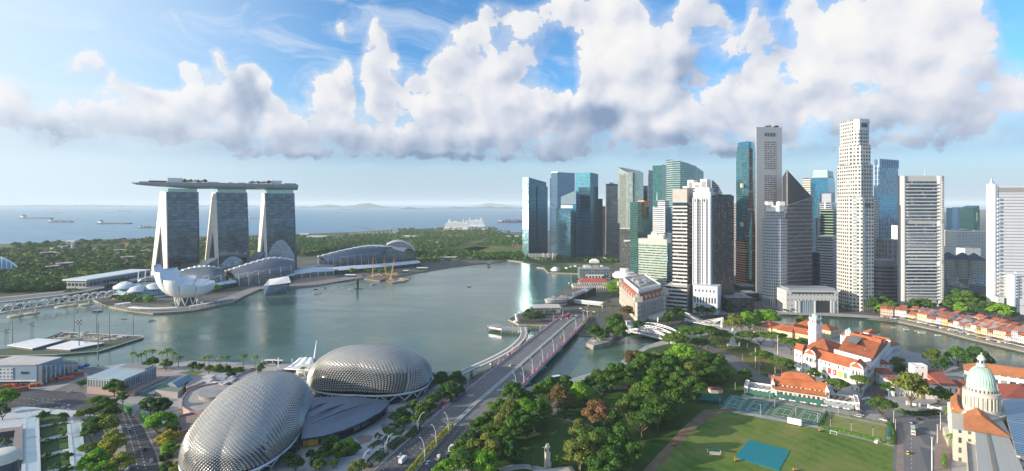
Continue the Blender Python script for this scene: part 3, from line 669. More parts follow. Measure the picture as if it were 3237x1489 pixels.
# lotus museum
def museum():
 c=V3((at(594,838)[0],838,LZ));root=tg('museum','white lotus shaped museum with ten curved petals on slanted columns by the water','museum',tuple(c))
 W=mat('museum_white',(.76,.78,.80),.45,var=.05,scale=.1);WD=GD
 n=10
 for i in range(n):
  th=2*pi*(i+.35)/n;L=cos(th-R(195));q=max(0.,(L+.35)/1.35);F=cos(th-R(262))
  rr=38+8*q**1.5;h=33+28*q**1.6+1.2*((i*7)%3)
  prof=[]
  for k in range(11):
   t=k/10;prof.append((5+(rr-5)*sin(t*pi/2)**.9,13+(h-13)*(1-cos(t*pi/2))**1.0))
  inner=[]
  for k in range(9):
   t=k/8;inner.append((max(4,(rr-1.5)*(1-t)+4*t),h-(h-26)*(1-(1-t)**2.0)))
  half=pi/n*.985;mb=MB();rows=[]
  def pt(r,z,s,wid):a=th+s*wid;return V3((c[0]+r*cos(a),c[1]+r*sin(a),z))
  wd=lambda r:half if r<30 else half*(1-.10*(r-30)/20)
  for s in range(-3,4):
   rows.append([pt(r*(1-.035*(s/3)**2),z,s/3,wd(r))for r,z in prof])
  for a in range(6):mb.strip(rows[a+1],rows[a])
  ir=[[pt(r,z,s,wd(r))for r,z in inner]for s in(-1,0,1)]
  mb.strip(ir[0],ir[1]);mb.strip(ir[1],ir[2])
  for s,row in((0,0),(-1,-1)):
   o_,n_=rows[s],ir[0 if s==0 else 2]
   m_=len(n_)
   for k in range(10):
    j0=n_[max(0,m_-1-int(k*.8))];j1=n_[max(0,m_-1-int((k+1)*.8))]
    mb.face([o_[k],o_[k+1],j1,j0]if(j1-j0).length>.01 else[o_[k],o_[k+1],j0])
  mb.face([rows[0][-1],rows[3][-1],rows[6][-1],ir[2][0],ir[1][0],ir[0][0]])
  pe=mb.bd('petal',W,root,smooth=False)
  w=MB();r,z=prof[-2];r1,z1=prof[-1]
  if q<.55:
   r+=.9;r1+=.7
   w.face([pt(r,z,-.72,wd(r)),pt(r,z,.72,wd(r)),pt(r1,z1-1.2,.72,wd(r)),pt(r1,z1-1.2,-.72,wd(r))]);w.bd('window',WD,pe)
 mb=MB();mb.lathe(c,[(0,27),(8,27.5),(14,29)],20);mb.bd('inner_bowl',W,root)
 mb=MB();mb.lathe(c,[(9,LZ),(9,14)],16);mb.bd('glass_drum',GD,root)
 for i in range(10):
  a=2*pi*i/10;b=a+.3;mb=MB()
  for t in(a-.28,a+.28):mb.tube([(c[0]+16*cos(a),c[1]+16*sin(a),LZ),(c[0]+19*cos(t),c[1]+19*sin(t),18)],.75,5)
  mb.bd('column',WH,root)
 p=MB();p.lathe(c,[(21,LZ+.1),(21,LZ+.6),(0,LZ+.6)],30);p.bd('lily_pond',mat('pond_water',(.04,.07,.06),.06),root)
museum()
def pavilion():
 P=[g(835,938,0),g(842,933,0),g(914,918,0),g(905,905,0),g(868,905,0)]
 c=g(868,920,0);root=tg('crystal_pavilion','faceted glass pavilion rising from the water off the promenade','pavilion',(c[0],c[1],0))
 A,B,Cc,D,E=[at(q[0],dep(q[1],0))for q in((836,936),(846,932),(905,922),(905,908),(850,912))]
 top=[at(832,dep(936,0),17),at(850,dep(932,0),15),at(916,dep(922,0),13),at(912,dep(908,0),19),at(850,dep(912,0),16)]
 base=[V3((p[0],p[1],-.5))for p in(A,B,Cc,D,E)];mb=MB()
 for i in range(5):j=(i+1)%5;mb.face([base[i],base[j],top[j],top[i]],[(0,0),((base[j]-base[i]).length,0),((base[j]-base[i]).length,top[j][2]),(0,top[i][2])])
 mb.face(top);mb.bd('faceted_wall',fcd('crystal_glass',(.34,.36,.37),(.35,.42,.45),fh=2.5,bw=2.5,wu=(.08,.92),wv=(.08,.92),gm=.6,gr=.12,var=.4),root)
 mb=MB();R0,R1,R2=top[1]+V3((0,0,1)),top[2]+V3((2,0,3)),top[3]+V3((0,0,2));mb.face([R0,R1,R2,top[4]+V3((0,0,1))]);mb.face([top[0],R0,top[4]+V3((0,0,1))]);mb.bd('roof_blade',WH,root)
 mb=MB();mb.face([base[0]+V3((0,-.3,0)),base[1]+V3((0,-.4,0)),top[1]+V3((0,-.4,0)),top[0]+V3((0,-.3,0))]);mb.bd('lit_prow',WH,root)  # white sheet over the prow glass, sunlight put into its colour
pavilion()
def round_pavilion():
 c=V3((at(465,925)[0],925,LZ));root=tg('glass_rotunda','round glass restaurant building under white overlapping roof petals beside the museum','pavilion',tuple(c))
 mb=MB();mb.lathe(c,[(43,LZ),(44,8),(40,17),(30,20),(0,21)],36);mb.bd('glass_drum',fcd('rotunda_glass',(.28,.36,.38),(.16,.30,.34),fh=4.,bw=4.,wu=(.05,.95),wv=(.15,.95),gm=.6,gr=.12,var=.4),root)
 mb=MB();mb.lathe(c,[(52,LZ+.4),(52,4.6),(44,4.6)],36);mb.bd('terrace',PALE,root)
 for a0,a1,r0,r1,z in((150,215,30,52,19),(215,262,26,50,20),(262,300,30,50,16),(300,345,26,48,18),(90,150,25,46,22)):
  mb=MB();K=10;A,B,M=[],[],[]
  for i in range(K+1):
   a=R(a0+(a1-a0)*i/K);ta=sin(pi*i/K)**.5
   A.append(V3((c[0]+r0*cos(a),c[1]+r0*sin(a),z+5*ta+1)));rr=r0+(r1-r0)*(.35+.65*ta);M.append(V3((c[0]+(r0+rr)/2*cos(a),c[1]+(r0+rr)/2*sin(a),z+4.5*ta+.6)));B.append(V3((c[0]+rr*cos(a),c[1]+rr*sin(a),z-1.5)))
  mb.strip(M,A);mb.strip(B,M);mb.strip([p-V3((0,0,.8))for p in B],B);mb.bd('roof_petal',CANW,root)
 for s in(-1,1):
  p=c+V3((s*6-22,20,0));mb=MB();mb.tube([(p[0]-2,p[1],LZ),(p[0],p[1],40)],.7,5);mb.bd('mast',WH,root)
round_pavilion()
def expo():
 A,B=g(272,921,LZ),g(474,884,LZ);d=(B-A).normalized();n=V3((-d[1],d[0],0));L=(B-A).length
 root=tg('long_gallery','long low building with a flat white roof behind the round glass pavilion','gallery building',tuple(A))
 P=[A,B,B+n*38,A+n*38];mb=MB();mb.prism(P,LZ,20);mb.bd('wall',fcd('expo_wall',(.30,.31,.33),(.06,.08,.10),fh=9.,bw=7.,wu=(.1,.9),wv=(.2,.8),gm=.4,var=.4),root)
 mb=MB();mb.prism([A-n*5-d*4,B-n*5,B+n*42,A+n*42-d*4],21,23.2,bottom=True);mb.bd('roof',CANW,root)
 mb=MB();mb.prism([A+d*46-n*2,B-n*2,B-n*22+d*6,A+d*60-n*20],9,11,bottom=True);mb.bd('lower_canopy',CANW,root)
 mb=MB();mb.prism([A+d*48-n*3,B-n*3,B-n*20,A+d*60-n*18],LZ,9);mb.bd('shopfront',GD,root)
expo()
PROM=ground_mat('promenade_paving',[(.3,(.22,.22,.22)),(.7,(.30,.29,.28))],.05,.8)
sheet('promenade',[g(x,y,LZ)for x,y in[(345,968),(400,981),(484,990),(560,986),(611,981),(660,972),(695,964),(735,956),(770,936),(822,913),(885,913),(921,909),(1020,897),(1150,877),(1140,868),(1000,888),(900,900),(810,905),(750,925),(690,948),(600,965),(480,972),(400,962)]],PROM,LZ+.05)
sheet('event_plaza',[g(x,y,LZ)for x,y in[(921,908),(1020,896),(1075,886),(1065,872),(1000,872),(935,878)]],PAVED,LZ+.1)
def canopy_walk(pts,label,w=7.):
 P=[g(x,y,6)for x,y in pts];c=P[len(P)//2];root=tg('walkway_canopy',label,'canopy',(c[0],c[1],LZ),'white canopies along the promenade')
 L_,R_=[],[]
 for i,p in enumerate(P):
  d=(P[min(i+1,len(P)-1)]-P[max(i-1,0)]).normalized();n=V3((-d[1],d[0],0));L_.append(p+n*w/2);R_.append(p-n*w/2)
 mb=MB();mb.strip(R_,L_);mb.strip([q-V3((0,0,.5))for q in R_],R_);mb.bd('roof',WH,root)
 for p in P:mb=MB();mb.tube([(p[0],p[1],LZ),(p[0],p[1],5.9)],.35,5);mb.bd('post',WH,root)
canopy_walk([(412,970),(440,973),(470,974),(500,974),(530,973),(562,971)],'longest white promenade canopy, curving in front of the round glass pavilion')
canopy_walk([(600,967),(625,963),(650,959),(672,954)],'white promenade canopy at the water below the lotus shaped museum')
canopy_walk([(690,950),(715,944),(740,937)],'short white promenade canopy between the museum and the crystal pavilion')
canopy_walk([(365,962),(390,958),(412,956)],'white promenade canopy where the spiral footbridge lands',9)
for a,b,h,lab in(((800,905),(838,884),22,'grey glazed hall wedged between the slim and middle hotel towers'),((622,868),(688,852),18,'low pale podium at the foot of the middle hotel tower')):
 A,B=at(a[0],1180 if a[0]>700 else 1120,LZ),at(b[0],1215 if a[0]>700 else 1165,LZ);n=V3((-(B-A)[1],(B-A)[0],0)).normalized()*26
 root=tg('hotel_atrium',lab,'atrium',tuple(A));z0=hz(857 if a[0]<700 else 838,A[1])*.55
 P=[A,B,B+n,A+n];mb=MB();mb.prism(P,LZ,20,ztop=[h,h*2.2,h*2.2,h]);mb.bd('glass_wall',ATR,root)
 mb=MB();mb.face([(A[0],A[1],h+.3),(B[0],B[1],h*2.2+.3),(*(B+n)[:2],h*2.2+.3),(*(A+n)[:2],h+.3)]);mb.bd('roof',ROOFB,root)
 # the financial district
def cnr(pxL,pxC,pxR,d,ang):
 """plan of a square-cornered block from its seen left edge, near corner and right edge; ang: how far its left face turns away"""
 xc=(pxC-CX)/FPX*d;C0=V3((xc,d));kL=(pxL-CX)/FPX;kR=(pxR-CX)/FPX
 a=max(R(ang),math.atan(kR)+R(9))
 l=(xc-kL*d)/(cos(a)+kL*sin(a));m=(kR*d-xc)/(sin(a)-kR*cos(a))
 Lf=C0+V3((-cos(a),sin(a)))*l;Rt=C0+V3((sin(a),cos(a)))*m
 return[Lf,C0,Rt,Lf+Rt-C0]
def front(pxL,pxR,d,depth,turn=0.):
 """plan of a block whose wide face looks at us; turn > 0 swings its right end away"""
 a=R(turn);x0=(pxL-CX)/FPX*d;A=V3((x0,d));k=(pxR-CX)/FPX
 l=(k*d-x0)/(cos(a)-k*sin(a));B=A+V3((cos(a),sin(a)))*l;n=V3((-sin(a),cos(a)))*depth
 return[A,B,B+n,A+n]
def fit(P,l,r):
 """squeeze and shift a plan so that its seen width runs exactly from l to r"""
 for _ in range(8):
  px=[CX+p[0]/p[1]*FPX for p in P];c=sum(p[0]for p in P)/len(P);d=sum(p[1]for p in P)/len(P);s=(r-l)/(max(px)-min(px));P=[V3((c+(p[0]-c)*s,p[1]))for p in P]
  px=[CX+p[0]/p[1]*FPX for p in P];t=((l+r)-(max(px)+min(px)))/2*d/FPX;P=[V3((p[0]+t,p[1]))for p in P]
 return P
def tower(name,label,plan,top,m,roof=ROOFG,z0=LZ,group='towers of the financial district',cat='office tower',ztop=None,body='facade'):
 c=sum(plan,V3((0,0)))/len(plan);r=tg(name,label,cat,(c[0],c[1],z0),group)
 mb=MB();mb.prism(plan,z0,top,0,1,ztop=ztop);mb.bd(body,[m,roof],r);return r
def part(r,name,plan,z0,z1,m,top=None,ztop=None,roof=None):
 mb=MB();mb.prism(plan,z0,z1,0,1 if roof else None,bottom=True,ztop=ztop);return mb.bd(name,[m,roof]if roof else m,r)
def ins(P,t):
 c=sum(P,V3((0,0)))/len(P);return[p+(c-p)*t for p in P]
def sub(P,u0,u1,v0,v1):
 """part of a quad plan: u along P0P1, v along P0P3"""
 q=lambda u,v:P[0].lerp(P[1],u).lerp(P[3].lerp(P[2],u),v)
 return[q(u0,v0),q(u1,v0),q(u1,v1),q(u0,v1)]
def plant(r,P,z,seed=0,n=3,h=4.):
 q=random.Random(seed)
 for i in range(n):
  u=q.uniform(.08,.6);v=q.uniform(.1,.6);part(r,'roof_plant',sub(P,u,u+q.uniform(.12,.3),v,v+q.uniform(.12,.3)),z,z+h*q.uniform(.5,1.1),q.choice([PALE,GREY,STEEL]))
def rim(r,P,z,h=1.4,m=None,t=.6):
 mb=MB();n=len(P);c=sum(P,V3((0,0)))/n
 for i in range(n):
  a,b=P[i],P[(i+1)%n];q=[a,b,b+(c-b).normalized()*t,a+(c-a).normalized()*t];mb.prism([p+(p-c).normalized()*.06 for p in q[:2]]+q[2:],z-.02,z+h,bottom=True)
 mb.bd('parapet',m or PALE,r)
def gl(name,col,**k):
 d=dict(fh=4.1,bw=1.6,wu=(.04,.97),wv=(.16,.98),gm=.82,gr=.09,var=.28,tilt=.006,blinds=.02,wr=.3);d.update(k)
 return fcd(name,d.pop('wall',tuple(c*.45 for c in col)),col,**d)
TEAL=gl('teal_glass',(.09,.40,.52));SUNF=gl('sunlit_teal_glass',(.30,.56,.62),tilt=.06,gr=.14);NAVY=gl('navy_glass',(.022,.13,.215),var=.35);BLUE=gl('blue_glass',(.07,.30,.46));STEELB=gl('steel_blue_glass',(.10,.205,.33))  # the sunlit teal is a brighter copy, sunlight put into its colour
GREENG=gl('green_glass',(.085,.25,.24),var=.35);DKGREEN=gl('dark_green_glass',(.05,.15,.14),var=.4);SILVER=gl('silver_green_glass',(.46,.53,.50),var=.45,gm=.65,blinds=.06)
# glass towers by the bay
P=cnr(1652,1671,1727,1606,38.8)
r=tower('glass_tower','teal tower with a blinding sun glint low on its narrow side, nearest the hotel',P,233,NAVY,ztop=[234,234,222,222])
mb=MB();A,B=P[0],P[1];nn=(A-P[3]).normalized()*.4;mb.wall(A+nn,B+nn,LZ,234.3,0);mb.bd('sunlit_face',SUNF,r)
GLN=mat('glint_pane',(.55,.66,.68),.1,.95,var=0);fx=(B-A).normalized();nv=V3((fx[1],-fx[0]));tl=math.tan(.5*(SUN_EL+R(1.7)))
for y0 in range(664,722,5):
 z0,z1=hz(y0+5,1606),hz(y0+.3,1606);p,q=A.lerp(B,.04)+nv*.5,A.lerp(B,.96)+nv*.5;o_=nv*(z1-z0)*tl;mb=MB();mb.face([(*(p+o_),z0),(*(q+o_),z0),(*q,z1),(*p,z1)]);mb.bd('glint_pane',GLN,r)  # added mirror panes, tilted to throw the sun's glint at the camera
Q=sub(P,0,1,.42,1.0);part(r,'lower_wing',[p+(P[2]-P[1]).normalized()*3+(P[1]-P[0]).normalized()*3 for p in Q],LZ,209,NAVY)
P=cnr(1742,1762,1817,1740,45);r=tower('glass_tower','grey blue tower standing behind the slanted roof glass tower by the bay',sub(P,0,1,0,1),256,STEELB);part(r,'side_wing',[p+V3((-6,10))for p in sub(P,-.15,.8,.1,.9)],LZ,240,NAVY);rim(r,P,256,2,STEEL)
P=cnr(1826,1866,1891,1560,38)
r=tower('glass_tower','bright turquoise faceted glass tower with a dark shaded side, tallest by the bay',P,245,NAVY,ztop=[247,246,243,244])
nn=(P[1]-P[2]).normalized()*.5;mb=MB();mb.wall(P[0].lerp(P[1],-.18)+nn,P[1]+nn,hz(660,1560),246.5,0,0);mb.bd('sunlit_face',TEAL,r);mb=MB();q0=P[0].lerp(P[1],.05);mb.wall(q0+nn,P[1]+nn,LZ,hz(592,1560),0);mb.bd('lower_sunlit_face',BLUE,r)  # teal and blue sheets over the navy body, sunlight painted into them
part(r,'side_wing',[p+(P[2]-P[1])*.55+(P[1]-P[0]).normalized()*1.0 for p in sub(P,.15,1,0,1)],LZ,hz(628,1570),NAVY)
P=cnr(1773,1821,1841,1520,20);zs=[hz(622,1520),hz(602,1520),hz(618,1520),hz(630,1540)]
r=tower('glass_tower','glass tower with a slanted lattice gable roof, in front of its bay side neighbours',P,0,BLUE,ztop=zs)
nn=(P[1]-P[2]).normalized();mb=MB();mb.face([(*(P[0]+nn*.4),zs[0]-22),(*(P[1]+nn*.4),zs[1]-38),(*(P[1]+nn*.4),zs[1]),(*(P[0]+nn*.4),zs[0])]);mb.bd('lattice_screen',mat('pale_lattice',(.22,.32,.38),.4,.3),r)
part(r,'sky_garden',[P[0]+nn*.6,P[0].lerp(P[1],.78)+nn*.6,P[0].lerp(P[1],.78),P[0]],zs[0]-32,zs[0]-24,WH)
Q=front(1763,1804,1490,26,6);part(r,'front_wing',Q,LZ,hz(661,1490),gl('pale_blue_glass',(.13,.31,.43),var=.35),ztop=[hz(658,1490),hz(664,1490),hz(664,1490),hz(658,1490)]);part(r,'sloping_fin',[Q[1],Q[1]+V3((9,3)),Q[2]+V3((9,3)),Q[2]],LZ,hz(668,1490),NAVY)
GSTR=fcd('grey_striped',(.30,.29,.29),(.12,.15,.17),fh=3.6,bw=30,wu=None,wv=(.3,.85),gm=.5,var=.35,blinds=.1)
P=cnr(1914,1916,1954,1650,60);r=tower('striped_tower','slender dark grey striped tower beside the pointed curved glass tower',P,hz(586,1650),GSTR);part(r,'crown',ins(P,.03),hz(586,1650),hz(581,1650),DARK);plant(r,P,hz(581,1650),2)
for i in range(5):u=.1+i*.2;part(r,'base_column',sub(P,u,u+.05,-.02,0),LZ,62,PALE)
P=cnr(1898,1903,1917,1900,50);r=tower('brick_tower','narrow red brown block squeezed behind the dark grey striped tower',P,hz(652,1900),fcd('red_brown_wall',(.26,.13,.09),(.08,.07,.07),fh=3.4,bw=3,gm=.3))
c0=[at(1953,1545),at(1981,1490),at(2000,1486),at(2020,1500),at(2034,1528),at(2020,1570),at(1970,1580)]
P=[V3((p[0],p[1]))for p in c0]
r=tower('sail_tower','pale curved glass tower rising to a sharp pointed edge',P,245,SILVER,ztop=[hz(529,1545),hz(544,1490),hz(545,1486),hz(546,1500),hz(547,1528),hz(540,1570),hz(530,1580)])
mb=MB();mb.wall(P[1]+V3((-.5,-1)),P[1]+V3((2.5,-1)),LZ,hz(545,1490));mb.bd('edge_fin',FINW,r)
P=front(2034,2049,1650,30);r=tower('navy_tower','sliver of a dark navy tower behind the pointed curved glass tower',P,hz(587,1650),NAVY)
P=cnr(2048,2050,2064,1600,45);r=tower('balcony_tower','white apartment tower of stacked balconies beside the green glass tower',P,hz(538,1600),fcd('balcony_wall',(.62,.62,.64),(.05,.07,.10),fh=3.6,bw=5,wu=None,wv=(.0,.62),gm=.3,blinds=.1),cat='apartment tower')
P=cnr(2063,2094,2106,1430,28);r=tower('green_tower','flat topped green glass tower beside the curved sloping roof tower',P,hz(522,1430),GREENG);part(r,'shaded_side',[P[1]+V3((.3,-.3)),P[2]+V3((.5,0)),P[2],P[1]],LZ,hz(520,1430),DKGREEN);rim(r,P,hz(522,1430),2.4,mat('green_trim',(.2,.42,.40),.4))  # darker green sheet on the far side, its shade put into the colour
pts=[(2106,1330),(2125,1305),(2150,1296),(2175,1300),(2200,1316),(2224,1345),(2210,1390),(2120,1385)];ys=[504,505,509,516,526,543,543,505]
P=[V3(at(x,d)[:2])for x,d in pts];r=tower('curved_tower','broad curved green glass tower with ribbon floors and a sweeping sloped top',P,0,gl('ribbon_green_glass',(.13,.25,.26),wall=(.33,.41,.39),fh=5.2,bw=3,wu=None,wv=(.0,.68),var=.25),ztop=[hz(y,d)for y,(_,d)in zip(ys,pts)])
for i in range(5):
 q=P[1].lerp(P[4],i/4.);mb=MB();mb.tube([(q[0],q[1]+8,hz(508+i*4,1305)-3),(q[0]+3,q[1]+6,hz(503+i*4,1305)+2)],.5,4);mb.bd('roof_davit',STEEL,r)
P=cnr(1992,2016,2064,1240,50);r=tower('green_block','green glass block with a bright orange panel in its recessed corner',sub(P,0,1,.0,.99),hz(690,1240),GREENG)
part(r,'tall_wing',sub(P,0,1,0,.28),hz(690,1240),hz(638,1240),GREENG);part(r,'far_wing',sub(P,.0,1,.72,.99),hz(690,1240),hz(652,1240),GREENG)
ORNG=mat('orange_panel',(.70,.22,.03),.5);part(r,'orange_recess',sub(P,.2,.96,.30,.70),hz(692,1240),hz(638,1240),mat('dark_recess',(.03,.05,.05),.3),roof=DARK)
mb=MB();q=sub(P,.2,.99,.42,.72);mb.prism(q,hz(655,1240),hz(634,1240),bottom=True);mb.bd('orange_panel',ORNG,r)
mb=MB();q=sub(P,.2,1.01,.30,.55);mb.prism(q,hz(685,1240),hz(655,1240),bottom=True);mb.bd('orange_panel',mat('rust_panel',(.32,.09,.03),.5),r)
WFR=fcd('white_frame',(.70,.71,.72),(.08,.11,.15),fh=4.2,bw=40,wu=None,wv=(.08,.62),gm=.5,var=.3)
P=cnr(2064,2102,2121,1150,38);r=tower('white_framed_tower','white framed office tower with a mast, above the pale green ribbon windowed block',P,hz(655,1150),WFR);part(r,'frame_post',[P[0]+V3((-.5,-.5)),P[0]+V3((2.5,-.8)),P[0]+V3((2.5,.2)),P[0]],LZ,hz(653,1150),WH);part(r,'frame_post',[P[1]+V3((-2.5,-.5)),P[1]+V3((.3,-.8)),P[1],P[1]+V3((-2.5,.6))],LZ,hz(653,1150),WH)
part(r,'shaded_side',[P[1]+V3((.6,-.3)),P[2]+V3((.5,0)),P[2],P[1]],LZ,hz(657,1150),STEELB);part(r,'top_box',sub(P,.35,.95,.1,.8),hz(655,1150),hz(634,1150),WFR);mb=MB();q=P[0].lerp(P[1],.4);mb.tube([(q[0],q[1]+6,hz(634,1150)),(q[0],q[1]+6,hz(607,1150))],[.9,.3],5);mb.bd('mast',WH,r)  # dark blue sheet on the turned side: shade painted as darker glass
part(r,'lower_slab',[p+(P[1]-P[2]).normalized()*4 for p in sub(P,-.1,1.03,0,1)],LZ,hz(734,1150),WFR)
DKB=fcd('charcoal_wall',(.055,.055,.06),(.05,.07,.08),fh=4.,bw=2.4,wu=(.05,.95),wv=(.3,.75),gm=.5,var=.6,blinds=.1)
P=cnr(1960,2004,2046,1260,30);r=tower('charcoal_tower','charcoal grey office tower with white lettering high on its face',P,hz(724,1260),DKB);part(r,'grey_wing',[p+V3((1,1.))for p in sub(P,.02,1.,.12,1)],LZ,hz(732,1262),mat('slate_cladding',(.16,.18,.22),.5));part(r,'roof_frame',ins(P,.01),hz(724,1260),hz(722,1260),PALE)
for i in range(4):u=.06+i*.23;part(r,'top_opening',[P[0].lerp(P[1],u)+V3((0,-.3)),P[0].lerp(P[1],u+.16)+V3((0,-.3)),P[0].lerp(P[1],u+.16),P[0].lerp(P[1],u)],hz(741,1260),hz(731,1260),GD)
def sign(parent,body,p,right,size,m,name='lettering',out=.35,align='CENTER'):
 """flat letters on a wall: p centre, right: plan direction of reading"""
 cu=bpy.data.curves.new(name,'FONT');cu.body=body;cu.size=size;cu.align_x=align;cu.align_y='CENTER';cu.extrude=.06
 o=bpy.data.objects.new(name,cu);rt=V3((right[0],right[1],0)).normalized();up=V3((0,0,1));nn=rt.cross(up)
 M=Matrix(((rt[0],up[0],nn[0]),(rt[1],up[1],nn[1]),(rt[2],up[2],nn[2]))).to_4x4()
 dg=None;C.objects.link(o);bpy.context.view_layer.update();me=bpy.data.meshes.new_from_object(o.evaluated_get(bpy.context.evaluated_depsgraph_get()));C.objects.unlink(o);bpy.data.objects.remove(o)
 me.materials.clear();me.materials.append(m);x=bpy.data.objects.new(name,me);C.objects.link(x)
 pw=V3(p)+nn*out;x.matrix_world=Matrix.Translation(pw-V3(parent['_o']))@M;x.parent=parent;return x
q=P[0].lerp(P[1],.55);dv=(P[1]-P[0]).normalized();nv=V3((dv[1],-dv[0]))*.4;sg=MB()
for z_,n_ in((hz(760.6,1260),8),(hz(763.2,1260),7)):
 for i in range(n_):a=q+dv*(-9+1.7*i);sg.prism([a+nv,a+dv*1.35+nv,a+dv*1.35,a],z_-.6,z_+.6,bottom=True)
a=q+dv*6.2+nv;sg.face([(*(a+dv*1.9*cos(t*.628)),hz(760.2,1260)+1.3*sin(t*.628))for t in range(10)]);sg.bd('lettering',WH,r)
RIB=fcd('ribbon_wall',(.34,.43,.37),(.03,.045,.045),fh=4.7,bw=2.8,wu=(.0,1.),wv=(.30,.66),gm=.35,var=.8,blinds=.22)
P=cnr(2018,2108,2122,1010,36);r=tower('ribbon_block','pale green block of ribbon windows facing the bay, in front of the white framed tower',P,hz(772,1010),RIB);part(r,'attic',[p+(P[1]-P[2]).normalized()*.3 for p in ins(P,-.002)],hz(772,1010),hz(757,1010),mat('blank_attic',(.42,.44,.42),.7));part(r,'shaded_side',[P[1]+V3((.6,-.6)),P[2]+V3((.5,0)),P[2],P[1]],LZ,hz(770,1010),NAVY)  # navy sheet on the turned side stands in for its shade
part(r,'roof_plant',sub(P,.3,.85,.2,.8),hz(757,1010),hz(745,1010),PALE);part(r,'roof_drum',sub(P,.42,.6,.3,.6),hz(745,1010),hz(739,1010),WH)
# towers along the river
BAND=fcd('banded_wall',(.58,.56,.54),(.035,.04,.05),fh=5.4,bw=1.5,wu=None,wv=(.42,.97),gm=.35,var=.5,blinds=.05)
BANDD=fcd('banded_shaded_side',(.20,.20,.21),(.04,.05,.07),fh=5.4,bw=1.5,wu=None,wv=(.42,.97),gm=.5,var=.5)  # darkened copy of the banded wall, shade put into its colours
P=cnr(2126,2172,2192,790,30);zt=hz(645,790);r=tower('banded_tower','tower of cream and black bands under a blank beige cap, nearest the domed riverside hotel',P,zt,BAND);part(r,'cap',[p+(P[1]-P[2]).normalized()*.2 for p in P],zt+2.2,hz(598,790),mat('beige_cap',(.44,.40,.37),.65));part(r,'glass_storey',ins(P,.02),zt,zt+2.2,NAVY)
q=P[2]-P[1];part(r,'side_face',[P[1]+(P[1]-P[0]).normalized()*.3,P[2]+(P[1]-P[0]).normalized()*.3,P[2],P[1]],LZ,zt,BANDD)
Q=cnr(2100,2172,2194,772,30);part(r,'podium',Q,LZ,hz(908,772),BAND,roof=PALE)
part(r,'corner_shaft',[Q[1]+(Q[1]-Q[0]).normalized()*.2,Q[2]+(Q[1]-Q[0]).normalized()*.4,Q[2],Q[1]],LZ,hz(905,772)+1,mat('taupe_stone',(.25,.23,.22),.6))
DECO=fcd('white_stone_windows',(.54,.57,.62),(.04,.05,.06),fh=4.3,bw=3.2,wu=(.3,.62),wv=(.28,.74),gm=.3,var=.5,blinds=.1)
P=cnr(2189,2247,2262,775,24);zt=hz(625,775);r=tower('white_tower','tall white stone tower with dark vertical stripes and a stepped top',P,zt,DECO);WS=mat('white_stone',(.57,.60,.65),.6,var=.06);nn=(P[1]-P[2]).normalized()
part(r,'crown',ins(P,.05),zt,hz(606,775),WS);part(r,'crown_top',ins(P,.22),hz(606,775),hz(592,775),WS)
for i in range(4):u=.14+i*.16;part(r,'crown_arch',[P[0].lerp(P[1],u)+nn*.2,P[0].lerp(P[1],u+.08)+nn*.2,P[0].lerp(P[1],u+.08)-nn*2,P[0].lerp(P[1],u)-nn*2],zt-6,zt-2,GD)
for u in(.27,.335,.40,.78):part(r,'window_stripe',[P[0].lerp(P[1],u)+nn*.15,P[0].lerp(P[1],u+.04)+nn*.15,P[0].lerp(P[1],u+.04)-nn,P[0].lerp(P[1],u)-nn],hz(900,775),hz(636,775),DARK)
for u in(.0,.2,.47,.7,.92):part(r,'pilaster',[P[0].lerp(P[1],u)+nn*.9,P[0].lerp(P[1],u+.06)+nn*.9,P[0].lerp(P[1],u+.06),P[0].lerp(P[1],u)],LZ,zt-.5,WS)
Q=cnr(2191,2268,2280,755,24);part(r,'podium',Q,LZ,hz(907,755),WS)
for i in range(8):u=.05+i*.118;part(r,'tall_window',[Q[0].lerp(Q[1],u)+nn*.2,Q[0].lerp(Q[1],u+.055)+nn*.2,Q[0].lerp(Q[1],u+.055),Q[0].lerp(Q[1],u)],hz(961,755),hz(943,755),GD)
for i in range(6):u=.08+i*.15;part(r,'square_window',[Q[0].lerp(Q[1],u)+nn*.2,Q[0].lerp(Q[1],u+.05)+nn*.2,Q[0].lerp(Q[1],u+.05),Q[0].lerp(Q[1],u)],hz(926,755),hz(919,755),GD)
q=Q[0].lerp(Q[1],.58);sign(r,'BANK OF CHINA',(q[0],q[1],hz(969,755)),Q[1]-Q[0],2.6,DARK);dv=(Q[1]-Q[0]).normalized();a=q-dv*13.5+V3((dv[1],-dv[0]))*.4;mb=MB();mb.face([(*(a+dv*1.3*cos(t*.524)),hz(968.6,755)+1.3*sin(t*.524))for t in range(12)]);mb.bd('round_emblem',DARK,r)
P=cnr(2158,2235,2259,930,28);r=tower('framed_top_tower','tower with an open top of big white frames behind the tall white stone tower',P,hz(592,930),WFR)
for u0,u1,y in((.2,.45,568),(.45,.72,577),(.72,1.,566),(0,.2,588)):
 part(r,'white_frame',sub(P,u0,u1-.01,0,.5),hz(596,930)+.1,hz(y,930),WH);nn2=(P[1]-P[2]).normalized()
 part(r,'frame_opening',[P[0].lerp(P[1],u0+.05)+nn2*.2,P[0].lerp(P[1],u1-.05)+nn2*.2,P[0].lerp(P[1],u1-.05),P[0].lerp(P[1],u0+.05)],hz(594,930),hz(y+7,930),GREY)
P=cnr(2250,2272,2284,960,30);r=tower('sloped_glass_tower','grey tower with a sloping glass roof and a blue sign peeping over the brown tower',P,hz(610,960),GSTR,ztop=[hz(566,960),hz(588,960),hz(610,960),hz(590,960)]);part(r,'blue_panel',sub(P,.55,.9,-.03,0),hz(604,960),hz(591,960),mat('blue_panel',(.03,.12,.40),.4))
BRN=fcd('brown_wall',(.062,.042,.038),(.06,.09,.10),fh=4.1,bw=2.2,wu=(.0,1.),wv=(.34,.70),gm=.5,var=.9,blinds=.12,wvar=.15)
